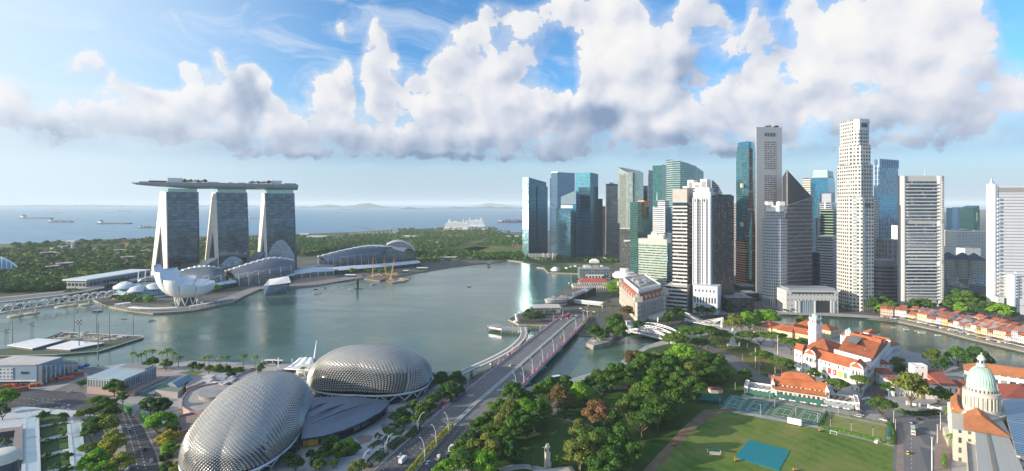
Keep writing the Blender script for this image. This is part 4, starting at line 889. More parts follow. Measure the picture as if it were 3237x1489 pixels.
P=cnr(2246,2258,2320,785,68);zt=hz(622,785);r=tower('brown_tower','dark brown office tower between the white stone tower and the red and teal tower',P,zt,BRN);part(r,'grey_edge',[P[0]+V3((-.4,0)),P[1]+V3((-.4,-.4)),P[1],P[0]],LZ,zt,mat('grey_edge',(.20,.21,.23),.5));rim(r,P,zt,2,DARK);part(r,'roof_plant',sub(P,.3,.9,.3,.9),zt,zt+3.5,DARK)
for i in range(1,3):u=i/3;part(r,'brown_pier',[P[1].lerp(P[2],u)+V3((-.6,-.5)),P[1].lerp(P[2],u+.03)+V3((-.6,-.5)),P[1].lerp(P[2],u+.03),P[1].lerp(P[2],u)],LZ,zt-8,mat('brown_pier',(.09,.055,.045),.6))
Q=front(2300,2384,770,40,3);part(r,'podium',Q,LZ,hz(942,770),BRN,roof=ROOFG)
P8=[V3(at(x,d)[:2])for x,d in((2327,1040),(2345,1018),(2368,1012),(2377,1014),(2389,1040),(2384,1064),(2340,1066))]
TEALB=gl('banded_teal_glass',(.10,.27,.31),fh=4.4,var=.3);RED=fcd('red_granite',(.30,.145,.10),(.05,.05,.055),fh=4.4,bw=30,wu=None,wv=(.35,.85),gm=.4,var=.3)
zt=hz(447,1015);r=tower('red_teal_tower','tall teal glass tower framed in red granite stripes, touching the plain white slab',P8,hz(475,1015),TEALB);part(r,'glass_cap',ins(P8,.08),hz(475,1015),hz(460,1015),TEALB);part(r,'glass_cap',ins(P8,.14),hz(460,1015),zt,BLUE)
sc=P8[2]+V3((-.2,-.6));sd=P8[3]+V3((1.2,-.6));mb=MB()
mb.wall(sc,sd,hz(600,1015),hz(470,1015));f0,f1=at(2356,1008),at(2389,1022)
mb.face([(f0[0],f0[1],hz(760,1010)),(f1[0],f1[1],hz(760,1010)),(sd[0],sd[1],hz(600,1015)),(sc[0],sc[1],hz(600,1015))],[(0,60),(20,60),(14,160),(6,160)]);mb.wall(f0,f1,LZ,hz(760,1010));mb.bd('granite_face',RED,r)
a0,a1=at(2326,1030),at(2356,1006);mb=MB();mb.wall(a0,a1,LZ,hz(762,1010));mb.bd('granite_base',fcd('sunlit_granite',(.46,.24,.16),(.07,.06,.06),fh=4.4,bw=30,wu=None,wv=(.4,.85),gm=.3,var=.3),r)  # lighter copy of the red granite, sunlight put into its colour
for y in(585,708):
 a,b=at(2343,1012),at(2350,1009.5);mb=MB();mb.box(a[0],b[0],1008,1016,hz(y+8,1010),hz(y-5,1010));mb.bd('lit_bay',mat('pale_bay',(.55,.48,.36),.5),r)
mb=MB();mb.tube([(P8[2][0],P8[2][1]+12,zt),(P8[2][0],P8[2][1]+12,zt+4)],.8,5);mb.bd('beacon',mat('red_paint',(.6,.03,.02),.5),r)
SLAB=mat('white_aluminium',(.50,.50,.51),.55,var=.05,scale=.05);P=cnr(2391,2393,2472,880,84);P=[V3(at(2389,905)[:2]),V3(at(2391,880)[:2]),V3(at(2472,888)[:2]),V3(at(2463,925)[:2])]
zt=hz(405,884);r=tower('white_slab','tall plain pale grey slab with three fields of square windows and trees on its roof',P,zt,fcd('panel_joints',(.50,.50,.51),(.46,.46,.47),fh=5,bw=5,wu=(.02,.98),wv=(.02,.98),gm=0,gr=.55,var=.03,tilt=0,blinds=0),roof=GREY)
for(y0,y1)in((446.5,535),(553,700),(716,860)):
 a,b=P[1].lerp(P[2],.31),P[1].lerp(P[2],.745);o_=V3((-.02,-.25));n_=max(1,round((y1-y0)/6.8));L=(b-a).length
 mb=MB();mb.face([(*(a+o_),hz(y1,884)),(*(b+o_),hz(y1,884)),(*(b+o_),hz(y0,884)),(*(a+o_),hz(y0,884))],[(0,0),(7,0),(7,n_),(0,n_)]);mb.bd('window_field',fcd('slab_windows',(.48,.48,.49),(.03,.035,.04),fh=1.,bw=1.,wu=(.16,.84),wv=(.2,.78),gm=.2,var=.3,blinds=.08,tilt=0,wvar=.03),r)
mb=MB();mb.face([(*(P[1].lerp(P[2],.31)+V3((0,-.25))),hz(431,884)),(*(P[1].lerp(P[2],.745)+V3((0,-.25))),hz(431,884)),(*(P[1].lerp(P[2],.745)+V3((0,-.25))),hz(420,884)),(*(P[1].lerp(P[2],.31)+V3((0,-.25))),hz(420,884))],[(0,0),(7,0),(7,1),(0,1)]);mb.bd('crown_window',fcd('slab_crown',(.48,.48,.49),(.05,.06,.07),fh=1.,bw=1.,wu=(.12,.88),wv=(.0,1.),gm=.2,var=.3,tilt=0),r)
rim(r,P,zt,1.5,SLAB)
for i in range(6):ROOFTREES=globals().setdefault('ROOFTREES',[]);ROOFTREES.append((V3((*(P[1].lerp(P[2],.45+.1*i)),zt))+V3((0,8+3*(i%3),0)),4+i%3*1.6))
DKS=fcd('dark_bands',(.085,.09,.11),(.24,.26,.28),fh=6.3,bw=40,wu=None,wv=(.62,.90),gm=.3,gr=.3,var=.15,blinds=0,wr=.3)
d=850;A=at(2473,d+22);B=at(2487.5,d);Cc=at(2568,d+18);D=at(2560,d+60);E=at(2478,d+60);zl=hz(650,d);mb=MB()
r=tg('pyramid_tower','dark banded tower whose folded sloping top rises to one sharp corner','office tower',(B[0],B[1],LZ),'towers of the financial district')
pl=[V3(p[:2])for p in(A,B,Cc,D,E)];mb.prism(pl,LZ,zl,ztop=[hz(650,d),hz(650,d),hz(622,d+18),hz(622,d+60),hz(650,d+60)]);mb.bd('facade',[DKS],r)
ap=(B[0],B[1],hz(536,d));mb=MB();fold=(Cc[0],Cc[1],hz(623,d+18));lowb=(B[0],B[1],hz(650,d));la=(A[0],A[1],hz(650,d+22));lt=(A[0],A[1],hz(560,d+22));bk=(D[0],D[1],hz(623,d+60))
mb.face([lowb,fold,ap]);mb.face([la,lowb,ap,lt]);mb.face([ap,fold,bk]);mb.face([lt,ap,bk]);mb.bd('folded_top',mat('dark_slate',(.075,.08,.10),.28,.3,var=.08),r)
mb=MB();q=at(2499,d);s2=.25
for i in range(24):z=hz(540+i*4.6,d);mb.box(B[0]-.2,B[0]+1.0,B[1]-.5,B[1]+.3,z-1.2,z)
mb.bd('edge_trim',WH,r)
mb=MB();mb.tube([V3(lowb)+V3((0,-.5,0)),V3(fold)+V3((0,-.5,0))],.5,4);
for y0,y1,fl in((655,715,1),(715,770,0),(770,830,1),(830,880,0)):
 a=(B[0],B[1]-.4,hz(y0 if fl else y1,d));b=(Cc[0],Cc[1]-.4,hz(y1 if fl else y0,d+18));mb.tube([a,b],.3,4)
mb.bd('diagonal_trim',mat('grey_trim',(.4,.42,.45),.5),r)
def octo(pxL,pxR,d,ch,dd=None):
 x0,x1=at(pxL,d)[0],at(pxR,d)[0];w=x1-x0;dd=dd or w;c=ch*w
 pts=[(x0,d+c),(x0+c,d),(x1-c,d),(x1,d+c),(x1,d+dd-c),(x1-c,d+dd),(x0+c,d+dd),(x0,d+dd-c)]
 th=R(8);m=V3(((x0+x1)/2,d+dd/2));return fit([Matrix.Rotation(th,2)@(V3(p)-m)+m for p in pts],pxL,pxR)
UOB=fcd('white_granite_grid',(.46,.455,.45),(.035,.04,.045),fh=5.3,bw=4.5,wu=(.2,.76),wv=(.24,.74),gm=.35,var=.5,blinds=.1)
UOBD=fcd('grey_granite_grid',(.40,.42,.45),(.05,.06,.07),fh=4.4,bw=3.2,wu=(.24,.78),wv=(.32,.76),gm=.4,var=.5,blinds=.1)
c=at(2449,820);cyl=lambda r_,n=20:[V3((c[0]+r_*cos(2*pi*i/n+.1),c[1]+r_*.9*sin(2*pi*i/n+.1)))for i in range(n)]
r=tower('drum_tower','rounded pale granite tower with a small stepped crown, in front of the plain white slab',cyl(17.4),hz(692,800),UOBD);part(r,'upper_drum',cyl(14,8),hz(692,800),hz(668,800),UOBD);part(r,'crown',cyl(13,8),hz(668,800),hz(650,800),WH)
for a in range(4):
 an=a*pi/2+.4;part(r,'crown_block',[V3((c[0]+11*cos(an)+x,c[1]+11*sin(an)+y))for x,y in((-4,-4),(4,-4),(4,4),(-4,4))],hz(650,800),hz(640-3*(a%2),800),WH)
part(r,'base_glazing',cyl(17.7),LZ+2,LZ+14,fcd('base_columns',(.45,.45,.45),(.12,.16,.18),fh=16,bw=3.2,wu=(.2,.9),wv=(.02,.95),gm=.5))
L0=[octo(2644,2762,778,.26),octo(2646,2759,779,.16),octo(2651,2752,782,.27),octo(2654,2747,786,.16)]
r=tower('octagon_tower','tallest pale granite tower, built of stacked turned octagons with rows of square windows',L0[0],hz(621,790),UOB);part(r,'upper_stage',L0[1],hz(621,790),hz(521,790),UOB);part(r,'upper_stage',L0[2],hz(521,790),hz(460,790),UOB);part(r,'top_stage',L0[3],hz(460,790),hz(377,790),UOB)
def face_piece(r,name,P,i,u0,u1,z0,z1,m,o_=.25,uvn=None):
 a,b=P[i],P[(i+1)%len(P)];nn=V3(((b-a)[1],-(b-a)[0])).normalized()*o_;p,q=a.lerp(b,u0)+nn,a.lerp(b,u1)+nn;mb=MB();mb.prism([p,q,q-nn*1.1,p-nn*1.1],z0,z1,bottom=True);return mb.bd(name,m,r)
WG=mat('plain_granite',(.58,.57,.56),.6,var=.06)
for i,u0,u1 in((1,.0,1.),(3,0,1),(0,0,1),(2,0,1)):face_piece(r,'blank_crown',L0[3],i,u0,u1,hz(412,786),hz(377,786)+.4,WG)
for i in(1,2):face_piece(r,'crown_opening',L0[3],i,.18,.82,hz(402,786),hz(389,786),GD,.6);face_piece(r,'crown_drum',L0[3],i,.2,.8,hz(386,786),hz(379,786),STEEL,.5)
GSTRIP=fcd('glass_strip',(.45,.47,.47),(.30,.38,.40),fh=4.5,bw=1.4,wu=(.1,.9),wv=(.2,.8),gm=.5,var=.5)
face_piece(r,'glass_strip',L0[0],0,.30,.55,LZ+20,hz(623,780),GSTRIP,.4);face_piece(r,'glass_strip',L0[0],1,.02,.2,LZ+20,hz(623,780),GSTRIP,.4)
for u in(.25,.38,.51,.64):face_piece(r,'tall_slot',L0[0],1,u,u+.06,hz(655,778),hz(642,778),GD,.4)
face_piece(r,'entrance_glazing',L0[0],1,.1,.9,LZ,LZ+15,fcd('entrance_glass',(.5,.5,.5),(.20,.30,.33),fh=18,bw=3,wu=(.12,.9),wv=(0,1),gm=.5),.4)
q=L0[3][2].lerp(L0[3][3],.8);mb=MB();mb.box(q[0]-2,q[0]+1.4,q[1]-1.2,q[1]+2,hz(388,786),hz(379,786));mb.bd('red_sign',mat('red_sign',(.6,.06,.05),.5),r)
P=front(2486,2650,772,30,-2);zt=hz(918,772);n_=V3((0,-.3))
r=tower('portal_block','low granite podium with a deep dark portal beside the tallest tower',P,zt,fcd('podium_grid',(.50,.50,.49),(.05,.06,.07),fh=7.5,bw=5.2,wu=(.35,.62),wv=(.55,.78),gm=.3),cat='podium building',group='low blocks on the river bank',roof=GREY)
part(r,'dark_portal',[P[0].lerp(P[1],.55)+n_,P[0].lerp(P[1],.84)+n_,P[0].lerp(P[1],.84),P[0].lerp(P[1],.55)],LZ,LZ+17,mat('portal_shadow',(.03,.035,.04),.4));part(r,'tall_glazing',[P[0].lerp(P[1],.24)+n_,P[0].lerp(P[1],.53)+n_,P[0].lerp(P[1],.53),P[0].lerp(P[1],.24)],LZ,LZ+17,MATS['entrance_glass'])  # flat dark sheet, the opening's shade painted as its colour
for u in(.17,.23,.53,.84,.89):part(r,'column',[P[0].lerp(P[1],u)+n_*4,P[0].lerp(P[1],u+.03)+n_*4,P[0].lerp(P[1],u+.03),P[0].lerp(P[1],u)],LZ,LZ+17,WG)
part(r,'roof_terrace',sub(P,.05,.95,.05,.9),zt,zt+3,STEEL);part(r,'upper_strip',[P[0].lerp(P[1],.1)+n_*2,P[0].lerp(P[1],.9)+n_*2,P[0].lerp(P[1],.9),P[0].lerp(P[1],.1)],zt-4.6,zt-2.4,GD)
# behind
P=cnr(2537,2562,2574,1230,32);tower('cream_tower','cream striped tower half hidden behind the folded dark tower',P,hz(563,1230),fcd('cream_stripes',(.58,.53,.46),(.10,.11,.12),fh=5,bw=40,wu=None,wv=(.45,.85),gm=.3,var=.2))
P=cnr(2564,2618,2640,1180,26);zt=hz(578,1180);r=tower('tapered_tower','blue glass tower with inward sloping sides under a pale green crown',P,zt,BLUE);Q=ins(P,.1)
mb=MB()
for i in range(4):j=(i+1)%4;mb.face([(*P[i],zt),(*P[j],zt),(*Q[j],hz(560,1180)),(*Q[i],hz(560,1180))],[(0,zt),(30,zt),(27,zt+20),(3,zt+20)])
mb.bd('sloped_stage',BLUE,r);part(r,'stone_collar',ins(P,.1),hz(560,1180),hz(556,1180),PALE);part(r,'green_crown',ins(P,.16),hz(556,1180),hz(540,1180),mat('pale_green_crown',(.32,.55,.45),.35,.2));part(r,'roof_frame',ins(P,.2),hz(540,1180),hz(537,1180),STEEL)
P=cnr(2585,2628,2643,1040,30);r=tower('steel_tower','white and blue tower with a pitched grey top before the tapered blue tower',P,hz(640,1040),fcd('steel_tower_wall',(.55,.57,.60),(.12,.20,.28),fh=4.2,bw=12,wu=(.12,.9),wv=(.1,.85),gm=.6,var=.3));part(r,'grey_top',sub(P,.12,.95,.1,.9),hz(640,1040),hz(612,1040),mat('zinc',(.33,.36,.42),.4,.3),ztop=[hz(612,1040),hz(612,1040),hz(606,1040),hz(606,1040)])
P=cnr(2593,2634,2650,985,30);tower('dark_green_tower','dark green glass tower with pale ribbons behind the pale striped block',P,hz(662,985),gl('dark_ribbon_glass',(.06,.11,.09),wall=(.25,.38,.30),fh=5,bw=3,wu=None,wv=(0.,.7),var=.5))
P=cnr(2582,2632,2648,925,30);r=tower('pale_striped_block','pale block with long window stripes tucked beside the tallest tower',P,hz(756,925),fcd('pale_stripes',(.55,.55,.56),(.10,.13,.17),fh=4.6,bw=40,wu=None,wv=(.3,.72),gm=.4,var=.25));part(r,'cream_frame',[p+V3((-.2,-.4))for p in ins(P,-.004)],hz(756,925),hz(749,925),PALE)
for i in range(8):u=.05+.115*i;part(r,'top_window',[P[0].lerp(P[1],u)+V3((-.3,-.6)),P[0].lerp(P[1],u+.07)+V3((-.3,-.6)),P[0].lerp(P[1],u+.07),P[0].lerp(P[1],u)],hz(755.5,925),hz(751.5,925),GD)
BLUEF=gl('sky_blue_fins',(.14,.24,.34),wall=(.30,.40,.50),fh=9,bw=6.5,wu=(.25,1.),wv=(.03,.97),var=.3)
P=cnr(2762,2780,2839,1130,60);zt=hz(520,1130);r=tower('blue_fin_tower','blue tower with tall vertical fins at its top, just behind the tallest tower',P,zt,BLUEF);part(r,'glass_band',[P[1]+V3((.2,-.5)),P[2]+V3((.3,-.3)),P[2],P[1]],hz(680,1130),hz(612,1130),BLUE)
for i in range(12):u=i/11;q=P[1].lerp(P[2],u);part(r,'crown_fin',[q+V3((-1.2,-1)),q+V3((1.2,-1)),q+V3((1.2,3)),q+V3((-1.2,3))],zt-6,hz(500+i%2,1130),mat('blue_fin',(.32,.45,.60),.4,.2))
part(r,'crown',ins(P,.05),zt,hz(503,1130),STEELB)
d=790;x0,x1=at(2851,d)[0],at(2992,d)[0];zt=hz(556,d);CON=mat('pale_mosaic_concrete',(.54,.53,.51),.7,var=.05);P=[];cx=lambda px:at(px,d)[0]
r=tg('tiered_tower','pale concrete tower of three stacked window blocks held between two broad round ended piers','office tower',(x0,d,LZ),'towers of the financial district')
def pier(a,b):
 r0=(b-a)/2;c=(a+b)/2;K=8
 return[V3((a,d+9))]+[V3((c-r0*cos(pi*i/K),d+6-6*sin(pi*i/K)))for i in range(K+1)]+[V3((b,d+9))]
part(r,'core_pier',pier(x0,cx(2870)),LZ,zt,CON);part(r,'core_pier',pier(cx(2963),x1),LZ,zt,CON)
OC=fcd('stacked_windows',(.62,.62,.61),(.08,.11,.15),fh=5.15,bw=3.2,wu=None,wv=(.0,.72),gm=.4,var=.4,blinds=.05)
for k,(ya,yb)in enumerate(((573,694),(707,822),(834,948))):
 part(r,'window_block',[V3((cx(2867)+.2,d+1)),V3((cx(2963)-.2,d+2)),V3((cx(2963)-.2,d+9)),V3((cx(2867)+.2,d+9))],hz(yb,d),hz(ya,d),OC)
 mb=MB();a,b=cx(2866),cx(2964);nf=11
 for j in range(nf):
  z=hz(yb,d)+(hz(ya,d)-hz(yb,d))*(j+.12)/nf;mb.box(a,b,d-.9,d+1.0,z,z+1.1)
 mb.bd('sunshade_slat',mat('pale_sill',(.70,.70,.69),.5),r)
 zz=hz((562,700.5,828)[k],d);part(r,'transfer_beam',[V3((cx(2866),d+1.5)),V3((cx(2964),d+2.5)),V3((cx(2964),d+9)),V3((cx(2866),d+9))],hz((573,707,834)[k],d)+.1,hz((557,694.5,822.5)[k],d),CON)
 mb=MB()
 for j in range(16):z=hz(yb,d)+(hz(ya,d)-hz(yb,d))*(j+.3)/16;mb.box(cx(2977),cx(2977)+2.6,d-.6,d+1.,z,z+1.6)
 mb.bd('pier_niche_pattern',mat('pale_panel',(.58,.57,.55),.6),r)
mb=MB();mb.prism([V3((x0+.5,d+3)),V3((x1-.5,d+4)),V3((x1-1,d+9.2)),V3((x0+1,d+9.2))],zt-3,zt+.6,bottom=True);mb.bd('roof_slab',CON,r)
part(r,'entrance_block',[V3((cx(2880),d+4)),V3((cx(2946),d+4)),V3((cx(2946),d+8.5)),V3((cx(2880),d+8.5))],LZ,hz(949,d),mat('dark_lobby',(.05,.05,.055),.3))
q=V3((cx(2926),d-.1,hz(954,d)));sign(r,'OCBC Bank',q,(1,0),3.4,mat('red_letters',(.55,.03,.03),.5),out=1.2)
part(r,'lobby_fascia',[V3((cx(2868),d+.4)),V3((cx(2962),d+.8)),V3((cx(2962),d+4)),V3((cx(2868),d+4))],hz(962,d),hz(949.5,d),CON)
mb=MB();mb.tube([(x0+38,d+7,zt),(x0+38,d+7,zt+9)],.2,4);mb.bd('lightning_rod',STEEL,r)
LOUV=fcd('white_louvres',(.66,.68,.70),(.30,.32,.35),fh=4.4,bw=40,wu=None,wv=(.55,.80),gm=.15,gr=.4,var=.2,blinds=0,gap=None)
d=775;X=lambda px:at(px,d)[0];P=[V3((X(3154),d)),V3((X(3330),d-8)),V3((X(3330),d+30)),V3(at(3152,d+30)[:2])];zt=hz(588,d)
r=tower('louvred_slab','broad white louvred slab with a round service shaft and a small roof mast',P,zt,LOUV);W2=mat('cool_white_panel',(.68,.70,.72),.5,var=.05)
cs=V3((X(3142),d+4));mb=MB();mb.lathe(cs,[(5.8,LZ),(5.8,hz(582,d)),(0,hz(580,d))],20);mb.bd('round_shaft',W2,r,smooth=True,weld=True);mb=MB();mb.lathe(cs,[(3,hz(581,d)),(3,hz(574,d)),(1.4,hz(573,d)),(1.4,hz(563,d)),(0,hz(562,d))],12);mb.bd('shaft_vent',STEEL,r)
for i in range(26):z=LZ+20+i*5.6;mb=MB();mb.box(X(3152)-1,X(3158),d-2.4,d-.2,z,z+2.4);mb.bd('side_balcony',W2,r)
part(r,'roof_strip',[V3((X(3156),d-.3)),V3((X(3330),d-8.3)),V3((X(3330),d)),V3((X(3156),d))],hz(608,d),hz(594,d),GREY)
P2=[V3((X(3178),d-16)),V3((X(3330),d-26)),V3((X(3330),d-8)),V3((X(3178),d-1))];r2=tower('white_wing','blank white wing with rows of tiny square windows below the broad louvred slab',P2,hz(876,d-16),fcd('blank_wing',(.62,.64,.66),(.10,.11,.13),fh=17,bw=2.6,wu=(.3,.65),wv=(.80,.90),gm=.2),cat='office block');mb=MB();mb.lathe(V3((X(3169),d-14)),[(5,LZ),(5,hz(864,d)),(0,hz(863,d))],18);mb.bd('round_shaft',W2,r2,smooth=True,weld=True)
for i in range(9):z=LZ+24+i*4.2;mb=MB();mb.box(X(3176)-1,X(3181),d-19,d-16.2,z,z+1.8);mb.bd('side_balcony',W2,r2)
P2=[V3((X(3133),d-10)),V3((X(3152),d-11)),V3((X(3152),d)),V3((X(3133),d))];tower('gate_block','small white stair block at the foot of the round service shaft',P2,hz(938,d-10),fcd('small_block',(.66,.67,.68),(.1,.1,.11),fh=4.6,bw=3.4,wu=(.5,.95),wv=(.5,.7),gm=.2),cat='annex')
# middle distance between the tiered tower and the louvred slab
def block(name,label,x0,x1,d,ytop,m,depth=25.,cat='city block',group='buildings behind the three tier tower',roof=ROOFG,turn=0):
 P=fit(front(x0,x1,d,depth,turn),x0,x1);return tower(name,label,P,hz(ytop,d),m,roof,group=group,cat=cat),P
HOTW=fcd('hotel_grid',(.62,.60,.56),(.10,.11,.12),fh=3.6,bw=3.6,wu=(.25,.75),wv=(.3,.75),gm=.3,var=.5)
block('dark_tower','dark navy tower on the skyline just past the three tier tower',2992,3012,1900,657,NAVY);block('dark_tower','blue green tower on the skyline between a navy and a faceted tower',3010,3037,1850,655,STEELB)
r,P=block('green_tower','faceted dark green glass tower on the skyline above the long white hotel',3036,3097,1700,661,DKGREEN,50);part(r,'pitched_top',ins(P,.06),hz(661,1700),hz(650,1700),DKGREEN,ztop=[hz(656,1700),hz(650,1700),hz(650,1700),hz(656,1700)]);part(r,'mosaic_bay',sub(P,.42,.62,-.02,0),hz(700,1700),hz(672,1700),mat('mosaic_glass',(.25,.35,.22),.3,.3,var=.6,scale=.08))
r,P=block('long_hotel','long white hotel block with a grid of small windows',2985,3116,1350,733,HOTW,40);rim(r,P,hz(733,1350),2.5,WH);plant(r,P,hz(733,1350),4,5,7)
block('podium','low white and grey podium in front of the long white hotel',2985,3100,1250,785,mat('pale_podium',(.5,.52,.54),.6),60)
for k,(a,b)in enumerate(((2990,3036),(3036,3082),(3074,3118))):
 P=front(a,b,1120-10*k,26);lab=('gabled apartment block with a hipped slate roof, nearest the three tier tower','gabled apartment block with a hipped slate roof, middle of its row','gabled apartment block with a hipped slate roof, nearest the louvred slab')[k]
 r=tower('apartment_block',lab,P,hz(820,1120),fcd('apartment_wall',(.44,.42,.36),(.08,.09,.10),fh=3.4,bw=2.8,wu=(.2,.75),wv=(.25,.75),gm=.2,var=.5),group='gabled apartment blocks',cat='apartment block');mb=MB();mb.hip([(*p,)for p in P],hz(820,1120),14,1.5);mb.bd('roof',mat('slate_roof',(.06,.08,.10),.6),r)
r,P=block('curved_block','low curved grey block with ribbon windows behind the riverside trees',2996,3062,880,905,fcd('curved_ribbon',(.38,.38,.38),(.08,.10,.12),fh=5.4,bw=30,wu=None,wv=(.3,.68),gm=.4),30);plant(r,P,hz(905,880),8,4,4)
r,P=block('glass_annex','small grey block with an arched glass roof beside the low curved block',3060,3082,850,952,mat('grey_annex',(.35,.38,.40),.6),20);mb=MB();mb.hip(P,hz(952,850),3,.4);mb.bd('roof',gl('arched_glass',(.35,.45,.5)),r)
for k,(a,b,d,y,cc)in enumerate(((3060,3130,1000,880,'low_white'),(3066,3126,930,905,'low_grey'),(2996,3030,1010,876,'low_white'),(3100,3132,860,930,'low_grey'))):
 r,P=block('low_block',('wide pale block below the gabled apartments','grey warehouse like block below a wide pale block','little pale block at the edge of the three tier tower','little grey block beside the louvred slab\'s shaft')[k],a,b,d,y,fcd(cc+'_wall',(.5,.52,.54)if cc=='low_white' else(.25,.27,.30),(.07,.08,.1),fh=4,bw=4,wu=(.2,.8),wv=(.3,.7),gm=.3),24);plant(r,P,hz(y,d),k+20,4,4)
 mb=MB();mb.hip(P,hz(y,d)+.1,4,.3);mb.bd('roof',mat('blue_roof',(.10,.22,.32),.5)if k in(0,2)else mat('grey_roof',(.2,.2,.21),.7),r)
block('rose_tower','grey rose tower with small windows between the blue fin tower and the three tier tower',2770,2842,920,757,fcd('rose_wall',(.36,.33,.33),(.08,.10,.13),fh=8,bw=8,wu=(.35,.7),wv=(.1,.8),gm=.4),30,turn=-6,group='towers of the financial district',cat='office tower')
cR=at(2790,852);cy2=[V3((cR[0]+24*cos(t),cR[1]+20*sin(t)))for t in[2*pi*i/18 for i in range(18)]]
r=tower('curved_grey_block','rounded grey block with ribbon windows at the foot of the grey rose tower',cy2,hz(840,832),fcd('rounded_ribbon',(.24,.24,.25),(.07,.09,.11),fh=5.5,bw=30,wu=None,wv=(.35,.7),gm=.4),cat='office block');part(r,'top_storey',[p.lerp(V3(cR[:2]),.25)for p in cy2],hz(840,832),hz(825,832),GREY)
block('white_sliver','white banded block showing between the tallest tower and the blue fin tower',2758,2770,960,632,fcd('sliver_wall',(.6,.6,.6),(.2,.24,.28),fh=4.5,bw=3,gm=.3),25,group='towers of the financial district',cat='office tower')
block('white_box','white roof box showing beside the blue fin tower',2820,2838,1000,713,WH,18,cat='roof box')
for k,(a,b,d,y,mm)in enumerate(((2322,2336,1150,640,GSTR),(2320,2395,960,905,NAVY),(2340,2400,860,928,DKB),(2560,2590,900,800,STEELB),(2566,2600,1100,690,STEELB),(2190,2250,1000,800,NAVY),(2110,2140,1080,740,NAVY),(2394,2420,980,900,NAVY))):
 block('shaded_block',('thin striped tower edge behind the brown tower','low dark glass block in the shade between the brown tower and the white slab','dark street side block with a roof terrace below the red and teal tower','shaded blue block between the folded tower and the pale striped block','blue grey tower showing past the folded dark tower','navy block behind the tall white stone tower','navy block behind the banded tower','dark block at the foot of the white slab')[k],a,b,d,y,mm,30,group='shaded blocks between the towers',cat='office block')
 # low pavilions on the water front
def low(name,label,x0,x1,yb,h,m,depth,cat,turn=0,roof=None,z0=LZ):
 d=dep(yb,z0);P=front(x0,x1,d,depth,turn);r=tg(name,label,cat,(P[0][0],P[0][1],z0));part(r,'wall',P,z0,z0+h,m,roof=roof or ROOFG);return r,P
r,P=low('glass_hotel','low glass fronted hotel with a white portal on the quay',1832,1930,884,22,fcd('quay_hotel',(.25,.30,.32),(.12,.20,.24),fh=4.4,bw=6,wu=(.06,.94),wv=(.2,.92),gm=.6,var=.4),30,'waterside hotel');part(r,'roof_deck',sub(P,.02,.98,.1,.9),24.2,25.4,STEEL);plant(r,P,24.2,3,5,6)
for i in range(5):u=.28+i*.1;part(r,'portal_column',[P[0].lerp(P[1],u)+V3((0,-2)),P[0].lerp(P[1],u+.025)+V3((0,-2)),P[0].lerp(P[1],u+.025),P[0].lerp(P[1],u)],LZ,LZ+8,WH)
part(r,'portal_beam',[P[0].lerp(P[1],.2)+V3((0,-2.2)),P[0].lerp(P[1],.78)+V3((0,-2.2)),P[0].lerp(P[1],.78),P[0].lerp(P[1],.2)],LZ+8,LZ+10,WH)
r,P=low('clifford_pier','low white arcaded pier hall with a long red roof on the water',1812,1922,914,6.5,fcd('arcade_wall',(.60,.56,.50),(.05,.05,.05),fh=6.5,bw=4.2,wu=(.25,.8),wv=(.1,.75),gm=.1),30,'pier hall');Q=sub(P,.2,1.02,.35,1.05);part(r,'upper_hall',Q,LZ+6.5,LZ+11,MATS['arcade_wall']);mb=MB();mb.hip(Q,LZ+11,6.5,2.);mb.bd('roof',mat('rose_red_roof',(.38,.09,.07),.75,var=.12),r)
c=at(1974,985);r=tg('saucer_building','white disc shaped revolving restaurant building on a narrow stem','round building',(c[0],c[1],LZ))
for nm,pr in(('stem',[(12,LZ),(12,26)]),('disc',[(14,21),(21,24),(21.5,29),(19,30),(0,30.4)]),('upper_disc',[(17.5,30.4),(17.5,33),(0,33.5)]),('crown',[(7,33.5),(8,36.5),(8,39),(0,39.5)])):mb=MB();mb.lathe(c,pr,28);mb.bd(nm,GD if nm=='stem' else WH,r)
for i in range(10):a=i*.628;mb=MB();mb.tube([(c[0]+13*cos(a),c[1]+13*sin(a),LZ),(c[0]+15*cos(a),c[1]+15*sin(a),22)],.8,5);mb.bd('pillar',PALE,r)
c=g(1756,855,3);r=tg('white_dome_tent','small white dome tent on the promontory lawn','dome tent',(c[0],c[1],LZ));mb=MB();mb.lathe(c,[(10*cos(t),2.5+9*sin(t))for t in[pi/2*i/6 for i in range(7)]],20);mb.bd('shell',WH,r,smooth=True,weld=True);mb=MB();mb.box(c[0]-11,c[0]+11,c[1]-3,c[1]+8,LZ,LZ+4);mb.bd('base_hall',PALE,r)
sheet('promontory_lawn',[g(x,y,LZ)for x,y in[(1722,848),(1736,860),(1825,863),(1828,846),(1790,836),(1720,838)]],GRASSD,LZ+.08)
sheet('promontory_lawn',[g(x,y,LZ)for x,y in[(1560,826),(1604,820),(1690,831),(1800,832),(1940,840),(1950,822),(1700,812),(1560,815)]],GRASSD,LZ+.08)
r,P=low('bay_podium','long pale podium at the foot of the glass towers by the bay',1672,1760,822,14,fcd('bay_podium',(.34,.32,.30),(.08,.1,.12),fh=7,bw=9,wu=(.2,.8),wv=(.2,.6),gm=.3),40,'podium building')
for i in range(3):mb=MB();p=P[0].lerp(P[1],.5+.17*i);mb.tube([(p[0],p[1]-3,LZ),(p[0]+1,p[1]-3,22)],.8,5);mb.bd('slanted_post',WH,r)
for k,(x,y,w)in enumerate(((1880,832,22),(1912,826,14))):
 r,P=low('white_tent',('wide white marquee among the bay side trees','pointed white marquee among the bay side trees')[k],x-w/2*1.3,x+w/2*1.3,y,5,WH,14,'marquee');mb=MB();mb.hip(P,LZ+5,6,1,ridge=.5 if k else.3);mb.bd('roof',WH,r)
